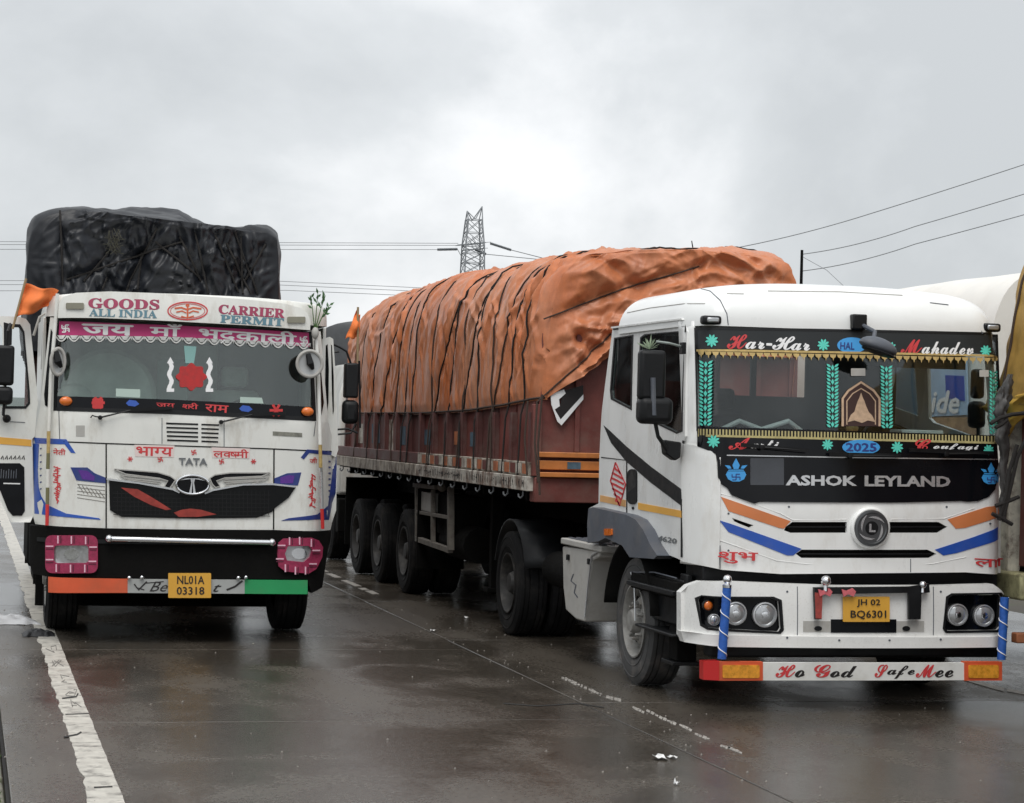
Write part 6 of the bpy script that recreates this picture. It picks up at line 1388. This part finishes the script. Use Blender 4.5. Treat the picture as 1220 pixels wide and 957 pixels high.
# ------------------------------------------------------------------ black load on the left truck
bl = thing('covered_load', (1.9, 24, 2.7), 'lumpy load under a black tarpaulin lashed with crossing ropes above the left cab', 'covered load')
prof = np.array([(.50, 2.70), (.545, 3.28), (.575, 3.80), (.60, 3.93), (.66, 4.03), (.80, 4.11), (.94, 4.175), (1.10, 4.21), (1.35, 4.20), (1.95, 4.175), (2.12, 4.14), (2.27, 4.04), (2.45, 4.00), (2.62, 4.00), (2.80, 4.04), (2.98, 4.04), (3.08, 3.98), (3.13, 3.80), (3.18, 3.45), (3.22, 3.1), (3.27, 2.70)])
def bsec(y):
    q = prof.copy(); k = (y-22.45); q[:, 0] = 3.27-(3.27-q[:, 0])*(1-.0115*k); u = (q[:, 0]-1.9)/1.35
    top = np.clip((q[:, 1]-3.2)/.6, 0, 1); q[:, 1] += top*(.10*np.sin(k*1.1+u*2)+.06*np.sin(k*2.3-u)-.0)*min(1, k/.8)-top*.03*k*.3
    e_ = max(0, (22.65-y)/.2); q[:, 0] = 1.9+(q[:, 0]-1.9)*(1-.025*e_**2); q[:, 1] -= .05*e_**2*top
    return resample(q, 220)
Yb = np.r_[22.45, 22.47, 22.50, 22.55, np.linspace(22.6, 30.5, 260)]
BCR = []; rb = random.Random(31)
for _ in range(170): BCR.append((rb.uniform(.6, 3.2), rb.uniform(3.0, 4.2), rb.uniform(0, pi), rb.uniform(.10, .40), rb.uniform(.010, .03), rb.uniform(.012, .04)))
for _ in range(50): BCR.append((rb.uniform(.6, 3.2), rb.uniform(3.0, 4.1), pi/2+rb.gauss(0, .3), rb.uniform(.2, .5), rb.uniform(.010, .03), rb.uniform(.015, .04)))
def bdisp(Y, t): 
    side = np.minimum(t, 1-t); return (folds(Y*1.6, t*5, 8, 4)*.07+fbm(Y*1.5, t*7, 0, 6, 4)*.08-.05*np.exp(-(((Y-22.8) % 1.1-.5)/.05)**2))*np.clip(side/.05, .1, 1)-.02
BT = Tarp(Yb, [bsec(y) for y in Yb], bdisp)
BR = []
for a, b_ in (((80, 333), (180, 299)), ((180, 299), (218, 288)), ((185, 288), (237, 330)), ((187, 272), (156, 333)), ((156, 333), (150, 350)), ((214, 282), (240, 335)), ((232, 275), (248, 350)), ((255, 277), (285, 348)), ((288, 282), (290, 350)), ((72, 250), (75, 340)), ((100, 335), (130, 300)), ((270, 290), (300, 350)), ((280, 275), (308, 350)), ((290, 340), (318, 290)), ((170, 300), (164, 345)), ((128, 330), (122, 345))):
    A = ptY(*a, 22.35); Bq = ptY(*b_, 22.35); BR.append((A.x, A.z, Bq.x, Bq.z))
def bcap(x, z, u, v):
    e_ = np.minimum(1, np.minimum(u, 1-u)*8)*np.minimum(1, (1-v)*5)
    d = .04*folds(x*1.9+z*.6, z*1.5-x*.9, 61, 4)+.04*folds(x*.8-z*2.6, x*3.0+z*.9, 17, 4)+.09*vnoise(x*1.3, z*1.9, 0, 2)+creases(x, z, BCR)
    for sg in BR: d = d-.035*np.exp(-(seg_dist(x, z, sg)/.045)**2)
    return -(d*e_+.10*np.sin(pi*u)*e_), z
o = tarp_mesh(BT, 'tarpaulin', blacktarp, bl, bcap, lambda x, z, u, v: (0, z), label='black tarpaulin, creased and rope-tied')
cv2 = np.array([v.co for v in o.data.vertices])+np.array(BASE[bl.name]); cv2 = cv2[cv2[:, 1] < 22.5]
for (xa, za, xb, zb) in BR:
    pts = []
    for t in np.linspace(0, 1, 14):
        x = xa+(xb-xa)*t; z = za+(zb-za)*t; d = (cv2[:, 0]-x)**2+(cv2[:, 2]-z)**2; pts.append((x, float(cv2[np.argmin(d), 1])-.008, z))
    for k in range(1, 13): pts[k] = (pts[k][0], min(pts[k][1], (pts[k-1][1]+pts[k+1][1])/2), pts[k][2])
    B().tube(pts, .011, 6).mk('lashing_rope', rope, bl)
for y in (23.3, 24.4, 25.5, 26.6): B().tube([BT.at(y, t, .008) for t in np.linspace(0, 1, 60)], .012, 6).mk('lashing_rope', rope, bl)
# dry tuft of jute caught in the ropes
jute = mat('olive_jute', (.045, .043, .03), .9); b = B(); rj = random.Random(4); c0 = ptY(135, 290, 22.12)
for k in range(30):
    a = c0+Vector((rj.uniform(-.05, .05), rj.uniform(-.03, .03), rj.uniform(0, .16))); b.tube([a, a+Vector((rj.uniform(-.05, .05), -.02, -.08)), a+Vector((rj.uniform(-.09, .09), 0, -rj.uniform(.05, .12)))], .004, 4, False)
props(b.mk('jute_tuft', jute, None), 'small tuft of olive jute hanging on the front of the black tarpaulin', 'jute tuft')
# saffron flags
def flag(name, pts, Y, pole, label, amp=.05):
    t = thing(name, tuple(ptY(*pole[0], Y)), label, 'flag')
    A = [ptY(*p, Y) for p in pts]; n, k = 22, 12; V = []
    for i in range(n):
        for j in range(k):
            u = i/(n-1); v = j/(k-1); p = (A[0]*(1-u)+A[1]*u)*(1-v)+(A[3]*(1-u)+A[2]*u)*v
            V.append((p.x, p.y+amp*sin(u*7+v*2.5)+.02*sin(v*9), p.z+.012*sin(u*9)))
    o = mk('flag_cloth', V, [(i*k+j, i*k+j+1, (i+1)*k+j+1, (i+1)*k+j) for i in range(n-1) for j in range(k-1)], flagm, t, smooth=80); o.modifiers.new('s', 'SOLIDIFY').thickness = .003
    B().tube([ptY(*p, Y) for p in pole], .011, 8).mk('flag_pole', pole_m, t)
pole_m = mat('bamboo_pole', (.3, .22, .12), .7)
flag('saffron_flag', [(28, 338), (70, 346.5), (57, 366), (17, 380)], 20.35, [(31, 332), (15, 392)], 'orange cloth flag flying between the open door and the left cab roof')
flag('saffron_flag', [(425.5, 368), (429.5, 378), (428.5, 402), (412, 404)], 20.56, [(426.5, 366), (426, 432)], 'narrow orange pennant on the right door mirror of the decorated truck', .02)
# leafy sprig tied at the cab corner
t = thing('leafy_sprig', tuple(ptY(376, 395, 20.2)), 'green leafy twig tied upright at the right corner of the decorated cab', 'leafy twig')
b = B(); rl = random.Random(8); root = ptY(375, 396, 20.15)
def leafblade(p, d, L_, w):
    d = d.normalized(); s_ = d.cross(Vector((0, -1, .2))).normalized()*w; b2.add([p, p+d*L_*.45+s_, p+d*L_, p+d*L_*.45-s_], [(0, 1, 2), (0, 2, 3)])
b2 = B()
for (tx_, ty_) in ((379, 347), (388, 352), (394, 362), (370, 352), (390, 372)):
    tip = ptY(tx_, ty_, 20.15+rl.uniform(-.08, .08)); mid = root*.45+tip*.55+Vector((0, 0, .03)); b.tube([root, mid, tip], [.006, .004, .002], 5)
    for k in range(5):
        q = mid+(tip-mid)*(k/5); leafblade(q, (tip-mid).normalized()+Vector((rl.uniform(-1, 1), rl.uniform(-.6, .2), rl.uniform(-.5, .5))), rl.uniform(.05, .09), .012)
b.mk('twig', leaf, t); o = b2.mk('leaves', mat('bluish_leaf', (.08, .17, .07), .5, var=.4, vscale=30), t, smooth=0); o['kind'] = 'stuff'
B().sph(ptY(375.5, 397, 20.12), .035, 10, 7, (1, 1, 1.6)).mk('tie_cord', boxw, t)
# spare ropes from cab top to body (left gap)
for p in (((40, 400), (47, 378), (58, 371)), ((50, 440), (52, 395))):
    tube('tie_pipe', [ptY(*q, 20.75) for q in p], .012, boxw, lt)
# ================================================================== BROWN TRAILER WITH OCHRE COVER (right edge)
bt = thing('cargo_trailer', (9.3, 13.5, 0), 'brown trailer side with cream corner post and lashings at the right edge', 'trailer')
BX = 7.99; BY = 15.86; DY = BY-17.12
box('side_panel', BX+.03, BX+.06, (12.6+DY), BY-.26, 1.08, 2.40, maroon, bt, 0)
for k in range(6): box('side_rib', BX-.01, BX+.03, 12.8+DY+.7*k, 12.88+DY+.7*k, 1.08, 2.40, maroond, bt, .004)
creamw = mat('peeling_cream_paint', (.62, .59, .50), .65, var=.25, vscale=12, dirt=(.10, .05, .035), dirt_amt=.95, dscale=9, bump=.4, bscale=30)
box('corner_post', BX-.01, BX+.10, BY-.15, BY-.0, .95, 2.62, creamw, bt, .008); box('corner_post', BX+2.4, BX+2.5, BY-.22, BY, .95, 2.5, creamw, bt, .008)
box('rear_bolster', BX-.05, BX+2.5, BY-.45, BY+.05, .82, 1.03, mat('mossy_yellow_paint', (.42, .40, .22), .7, var=.3, vscale=12, dirt=(.06, .04, .03), dirt_amt=1, dscale=10), bt, .02)
box('bottom_rail', BX, BX+.08, (12.6+DY), BY-.46, .9, 1.04, maroond, bt, .004); box('load_floor', BX+.09, BX+2.4, (12.6+DY), BY-.05, .96, 1.04, dark, bt, 0); box('far_side', BX+2.44, BX+2.47, (12.6+DY), BY-.2, 1.05, 2.4, maroond, bt, 0)
box('underrun_bar', BX-.02, BX+2.4, BY-.35, BY-.25, .48, .56, mat('orange_rust_bar', (.45, .17, .08), .6, var=.3), bt, .01)
box('tail_gate', BX+.1, BX+2.4, BY-.02, BY+.01, 1.05, 2.4, maroond, bt, 0)
for x in (BX+.5, BX+1.9): box('bar_bracket', x-.03, x+.03, BY-.33, BY-.27, .5, .84, dark, bt, 0)
for x in (BX+.75, BX+1.7): box('chassis_beam', x-.05, x+.05, (12.6+DY), BY-.1, .70, .95, dark, bt, 0)
for yy in (15.6+DY, 14.2+DY):
    for x, s_ in ((BX+.17, -1), (BX+2.33, 1)): wheel(bt, x, yy, front=False, side=s_, dual=True)
yl_ = thing('covered_load', (9.3, 13.5, 2.4), 'ochre tarpaulin load rising at the right edge of the photo', 'covered load')
def ysec(y):
    e_ = max(0, (y-16.85-DY)/.27); s_ = super_section(BX+1.25, 1.30*(1-.04*e_**2), 2.33, 3.80-.12*e_**2, 5, crown=.05); return resample(s_, 160)
Yy = np.r_[np.linspace(12.6, 17.0, 160), 17.05, 17.09, 17.12, 17.14]+DY
def ydisp(Y, t): return folds(Y*2.2, t*5, 2, 4)*.05+fbm(Y*1.3, t*6, 0, 7, 4)*.10+folds(Y*5, t*11, 12, 3)*.025-.04*np.exp(-(((Y-12) % .9-.45)/.05)**2)-.03
YT = Tarp(Yy, [ysec(y) for y in Yy], ydisp)
tarp_mesh(YT, 'tarpaulin', yellowtarp, yl_, lambda x, z, u, v: (0, z), lambda x, z, u, v: (.05*np.sin(pi*u), z))
# loose skirt gathered below the load edge
V = []; F = []; n, k = 60, 26
for i in range(n):
    y = DY+15.4+(17.2-15.4)*i/(n-1)
    for j in range(k):
        v = j/(k-1); z = 2.46-.38*v*(.55+.45*sin(i*.13+1))-.02*float(vnoise(y*6, v*3)); x = BX-.05-.07*sin(pi*v)-.05*float(folds(np.array(y*3+v*2), np.array(v*3-y), 5, 3))
        V.append((x, y, z))
for i in range(n-1):
    for j in range(k-1): F.append((i*k+j, i*k+j+1, (i+1)*k+j+1, (i+1)*k+j))
o = mk('loose_skirt', V, F, mat('bright_ochre_cloth', (.50, .30, .05), .7, var=.2, vscale=6), yl_, smooth=70); o.modifiers.new('s', 'SOLIDIFY').thickness = .006
for y in (12.2, 13.0, 13.9, 14.8, 15.6): B().tube([YT.at(y, t, .006) for t in np.linspace(0, .5, 40)], .011, 6).mk('lashing_rope', ropeb, yl_)
# hanging bundle of grey sheet at the corner, with black rope
t = thing('hanging_bundle', (7.6, 15.2, 1.2), 'crumpled grey sheet bundle roped to the corner post at the right', 'sheet bundle')
ctrl = [(1199, 446, .05), (1194, 462, .10), (1190, 478, .13), (1187, 492, .12), (1192, 508, .10), (1188, 522, .11), (1192, 540, .09), (1190, 560, .085), (1193, 585, .08), (1189, 605, .07), (1192, 625, .04)]
V = []; F = []; n = 26; cs = []
for k in range(len(ctrl)-1):
    for s_ in range(7):
        u = s_/7; a, b_ = ctrl[k], ctrl[k+1]; cs.append((a[0]*(1-u)+b_[0]*u+5, a[1]*(1-u)+b_[1]*u, (a[2]*(1-u)+b_[2]*u)*.5))
for i, (px, py, r) in enumerate(cs):
    c = ptY(px, py, 15.27)
    for k in range(n):
        a = 2*pi*k/n; rr2 = r*(1+.55*float(folds(np.array(cos(a)*2.2+3), np.array(sin(a)*2.2+i*.12), 3, 4))+.3*float(vnoise(cos(a)*2, sin(a)*2, i*.25)))
        V.append((c.x+rr2*.75*cos(a), c.y+rr2*.55*sin(a), c.z))
for i in range(len(cs)-1):
    for k in range(n): F.append((i*n+k, i*n+(k+1) % n, (i+1)*n+(k+1) % n, (i+1)*n+k))
mk('sheet', V, F, mat('grey_plastic_sheet', (.05, .048, .047), .5, var=.6, vscale=9, dirt=(.05, .045, .04), dirt_amt=.7, dscale=8), t, smooth=60)
for pts in ([(1180, 505), (1192, 498), (1206, 494), (1224, 492)], [(1196, 615), (1204, 580), (1212, 545), (1226, 515)], [(1190, 620), (1199, 590), (1203, 560), (1212, 530)], [(1186, 510), (1193, 506), (1200, 500)], [(1186, 603), (1200, 598), (1214, 592)], [(1182, 612), (1194, 618), (1206, 625)]):
    B().tube([ptY(x, y, 15.12) for x, y in pts], .016, 7).mk('rope', rope, t)
# ================================================================== WHITE BOX TRUCK (seen past and through the white cab)
wt = thing('box_truck', (10.1, 22, 0), 'pale box truck with blue panel behind the white cab on the right', 'truck')
cream = mat('cream_box_panel', (.78, .76, .71), .45, var=.05, dirt=(.55, .5, .42), dirt_amt=.25)
wx = 8.86
def wsec(y): s_ = super_section(wx+1.25, 1.25, 1.2, 3.66, 6, crown=.10); return resample(s_, 90)
Yw = np.linspace(17.95, 27.5, 40); WTt = Tarp(Yw, [wsec(y) for y in Yw], lambda Y, t: fbm(Y*.8, t*4, 0, 8, 3)*.03)
tarp_mesh(WTt, 'box_body', cream, wt, lambda x, z, u, v: (0, z), lambda x, z, u, v: (0, z))
WSd = Side(lambda y, z: wx-.035)
P('blue_panel', WSd, [(18.22, 2.28), (20.8, 2.22), (20.8, 2.95), (18.3, 2.95)], mat('pale_blue_panel', (.38, .52, .68), .5, var=.1), wt, off=.0, th=.01, px=False, step=0)
P('deep_blue_square', WSd, [(1126, 447), (1148, 448), (1149, 478), (1127, 474)], blue, wt, off=.006, th=.005, step=0)
text('panel_word', WSd, 'Ride', (1092, 492), (1143, 493.5), 27, whitet, wt, off=.010, bold=.035, shear=.2)
P('tan_strip', WSd, [(18.0, 2.10), (21, 2.08), (21, 2.24), (18.0, 2.26)], mat('tan_panel', (.36, .24, .15), .6, var=.3, vscale=9), wt, off=.0, th=.01, px=False, step=0)
box('chassis_rail', wx+.7, wx+.8, 18.2, 27.3, .8, 1.1, dark, wt, 0); box('chassis_rail', wx+1.7, wx+1.8, 18.2, 27.3, .8, 1.1, dark, wt, 0)
for yy in (19.4, 25.3):
    for x, s_ in ((wx+.17, -1), (wx+2.33, 1)): wheel(wt, x, yy, front=False, side=s_, dual=False)
# ================================================================== TRUCK QUEUED BEHIND THE TRAILER (only its grey cover shows)
qt = thing('queued_truck', (6.5, 35, 0), 'truck with dark grey covered load, mostly hidden in the gap between the two trucks', 'truck')
B().prism([(5.35, 1.0), (7.75, 1.0), (7.75, 2.5), (7.6, 2.95), (5.5, 2.95), (5.35, 2.5)], 'y', 31.9, 33.4).mk('cab', white2, qt, bevel=.05)
box('windscreen', 5.5, 7.6, 31.86, 31.90, 1.9, 2.75, gloss, qt, .01)
box('bumper', 5.35, 7.75, 31.75, 31.95, .45, .95, dark, qt, .02)
Yq = np.linspace(33.6, 41, 90)
QT = Tarp(Yq, [resample(super_section(6.45, 1.42, 1.25, 3.62, 5), 100) for y in Yq], lambda Y, t: folds(Y*1.5, t*5, 3, 4)*.08+fbm(Y, t*4, 0, 5, 3)*.1)
tarp_mesh(QT, 'load_cover', greytarp, qt, lambda x, z, u, v: (-.1*np.sin(pi*u)*np.sin(pi*v), z), lambda x, z, u, v: (0, z))
for yy in (32.7, 38.6):
    for x, s_ in ((5.5, -1), (7.6, 1)): wheel(qt, x, yy, front=False, side=s_)
box('chassis', 5.9, 7.1, 32, 41, .8, 1.1, dark, qt, 0)
# ================================================================== PYLON AND POWER LINES
PY = 300.0
def pz(px, py, dy=0): return ptY(px, py, PY+dy)
py_ = thing('lattice_pylon', (69.3, 300, 0), 'grey lattice power pylon rising behind the orange load', 'pylon')
pc = pz(563.5, 300).x; ztop = pz(573.5, 246).z; zarm = pz(563, 293).z; zneck = pz(563, 262).z
def half(z): return np.interp(z, [0, 14, zarm-4, zarm, zneck], [4.2, 2.3, 1.42, 1.32, .98])
zs_ = [0, 4.5, 8.5, 12, 15, 17.5, 19.8, 21.8, 23.6, 25.2, 26.6, zarm, (zarm+zneck)/2, zneck]
for sx in (-1, 1):
    for sy in (-1, 1):
        b = B()
        for i in range(len(zs_)-1): b.bar((pc+sx*half(zs_[i]), PY+sy*half(zs_[i]), zs_[i]), (pc+sx*half(zs_[i+1]), PY+sy*half(zs_[i+1]), zs_[i+1]), .17)
        b.mk('tower_leg', pylm, py_)
b = B()
for i in range(len(zs_)-1):
    z0, z1 = zs_[i], zs_[i+1]; h0, h1 = half(z0), half(z1)
    for s in (-1, 1):
        b.bar((pc-h0, PY+s*h0, z0), (pc+h1, PY+s*h1, z1), .08); b.bar((pc+h0, PY+s*h0, z0), (pc-h1, PY+s*h1, z1), .08); b.bar((pc+s*h0, PY-h0, z0), (pc+s*h1, PY+h1, z1), .08); b.bar((pc+s*h0, PY+h0, z0), (pc+s*h1, PY-h1, z1), .08)
        b.bar((pc-h1, PY+s*h1, z1), (pc+h1, PY+s*h1, z1), .09); b.bar((pc+s*h1, PY-h1, z1), (pc+s*h1, PY+h1, z1), .09)
b.mk('cross_bracing', pylm, py_)
for (tx_, ty_, s) in ((556.5, 251.5, -1), (574.5, 246, 1)):
    b = B(); tip = pz(tx_, ty_)
    for q in ((pc+s*half(zneck), PY-half(zneck), zneck), (pc+s*half(zneck), PY+half(zneck), zneck), (pc, PY-half(zneck), zneck), (pc, PY+half(zneck), zneck), (pc+s*1.2, PY-1, zarm+1.5)): b.bar(q, tip, .10)
    b.mk('peak', pylm, py_)
for (a, b_) in (((545, 292), (579, 289)), ((552, 298), (577, 296))):
    b = B(); A = pz(*a); Z = pz(*b_); b.bar(A, Z, .12); b.bar(A+Vector((0, 1.2, 0)), Z+Vector((0, 1.2, 0)), .12)
    for k in range(7):
        q = A+(Z-A)*(k/6); b.bar(q, A+(Z-A)*(min(6, k+1)/6)+Vector((0, 1.2, 0)), .07); b.bar(q+Vector((0, 0, 1.0 if 1 < k < 5 else 0)), q+(Z-A)/6, .07)
    b.mk('cross_arm', pylm, py_)
ins = mat('grey_insulator', (.13, .14, .15), .4)
for (a, b_) in (((584, 290), (609, 298)), ((566, 297.5), (579, 303)), ((545, 297), (521, 297.5))):
    A = pz(*a); Z = pz(*b_); b = B(); n = 16
    pts = []; rs_ = []
    for k in range(n*2+1): pts.append(A+(Z-A)*(k/(n*2))); rs_.append(.22 if k % 2 else .13)
    b.tube(pts, rs_, 8); b.mk('insulator_string', ins, py_)
def wire(pts, Yl, r, label, sag=0, grp=None, par=None, cat='cable'):
    P_ = [ptY(p[0], p[1], Yl[i]) for i, p in enumerate(pts)]; out = []
    for i in range(len(P_)-1):
        for k in range(12): u = k/12; q = P_[i]*(1-u)+P_[i+1]*u; out.append(q-Vector((0, 0, sag*4*u*(1-u))))
    out.append(P_[-1]); o = B().tube(out, r, 5).mk('power_line', wirem, None, smooth=60); o['label'] = label; o['category'] = 'power line'; o['group'] = grp or 'overhead power lines'
    return o
LP_ = [(((-260, 287), (546, 290)), 'topmost of the power lines running left from the pylon'), (((-260, 291), (548, 292.5)), 'second power line from the top running left from the pylon'), (((-260, 297), (521, 297.5)), 'third power line running left, ending at the left insulator string'), (((-260, 334), (330, 335), (1180, 375)), 'upper of the low power lines left of the orange load'), (((-260, 339), (330, 339.5), (1180, 378)), 'second of the low power lines left of the orange load'), (((-260, 347), (340, 346), (1180, 382)), 'lowest of the power lines left of the orange load')]
for pts, lb in LP_: wire(pts, [300, 300, 300], .04, lb)
wire(((609, 298), (660, 311), (900, 345)), [300, 301, 303], .06, 'power line running right from the outer insulator of the pylon'); wire(((579, 303), (640, 309), (900, 338)), [300, 301, 303], .055, 'lower power line running right from the inner insulator of the pylon')
wire(((545, 297), (553, 312), (575, 318)), [299.5, 299.5, 299.5], .05, 'slack jumper cable hanging below the pylon arm'); 
# overhead service lines, upper right
wire(((820, 305), (1020, 260), (1600, 64)), [62, 60, 52], .014, 'highest of the three service cables crossing the sky at upper right', .1); wire(((956, 303), (1090, 270), (1600, 106)), [62, 60, 52], .014, 'middle of the three service cables crossing the sky at upper right', .1); wire(((956, 323), (1090, 291), (1600, 141)), [62, 60, 52], .014, 'lowest of the three service cables crossing the sky at upper right', .1)
wire(((956, 306), (985, 322), (1015, 350)), [62, 61, 60], .009, 'thin cable dropping from the pole top behind the white roof')
p = ptY(955.5, 298, 62); t = thing('utility_pole', (p.x, 62, 0), 'thin dark pole top showing above the orange load beside the white roof', 'pole')
B().tube([(p.x, 62, 0), (p.x, 62, p.z)], [.09, .045], 8).mk('pole', dark, t)
p = ptY(825, 287, 50); t = thing('thin_mast', (p.x-.3, 50, 0), 'thin bare mast leaning above the middle of the orange load', 'mast'); B().tube([(p.x+.4, 50, 0), (p.x+.1, 50, p.z-.6), (p.x-.02, 50, p.z)], [.05, .025, .012], 6).mk('mast', dark, t)

for o in S.objects:
    if o.name.split('.')[0] in ('painted_marks', 'edge_ticks', 'white_tie', 'dark_check', 'lace_trim', 'gold_fringe', 'tassel_fringe', 'garland_decal', 'grille_mesh', 'lamp_hatch', 'scribble', 'lane_mark', 'red_script', 'door_marks', 'red_monogram', 'cross_bracing'): o['kind'] = 'stuff'
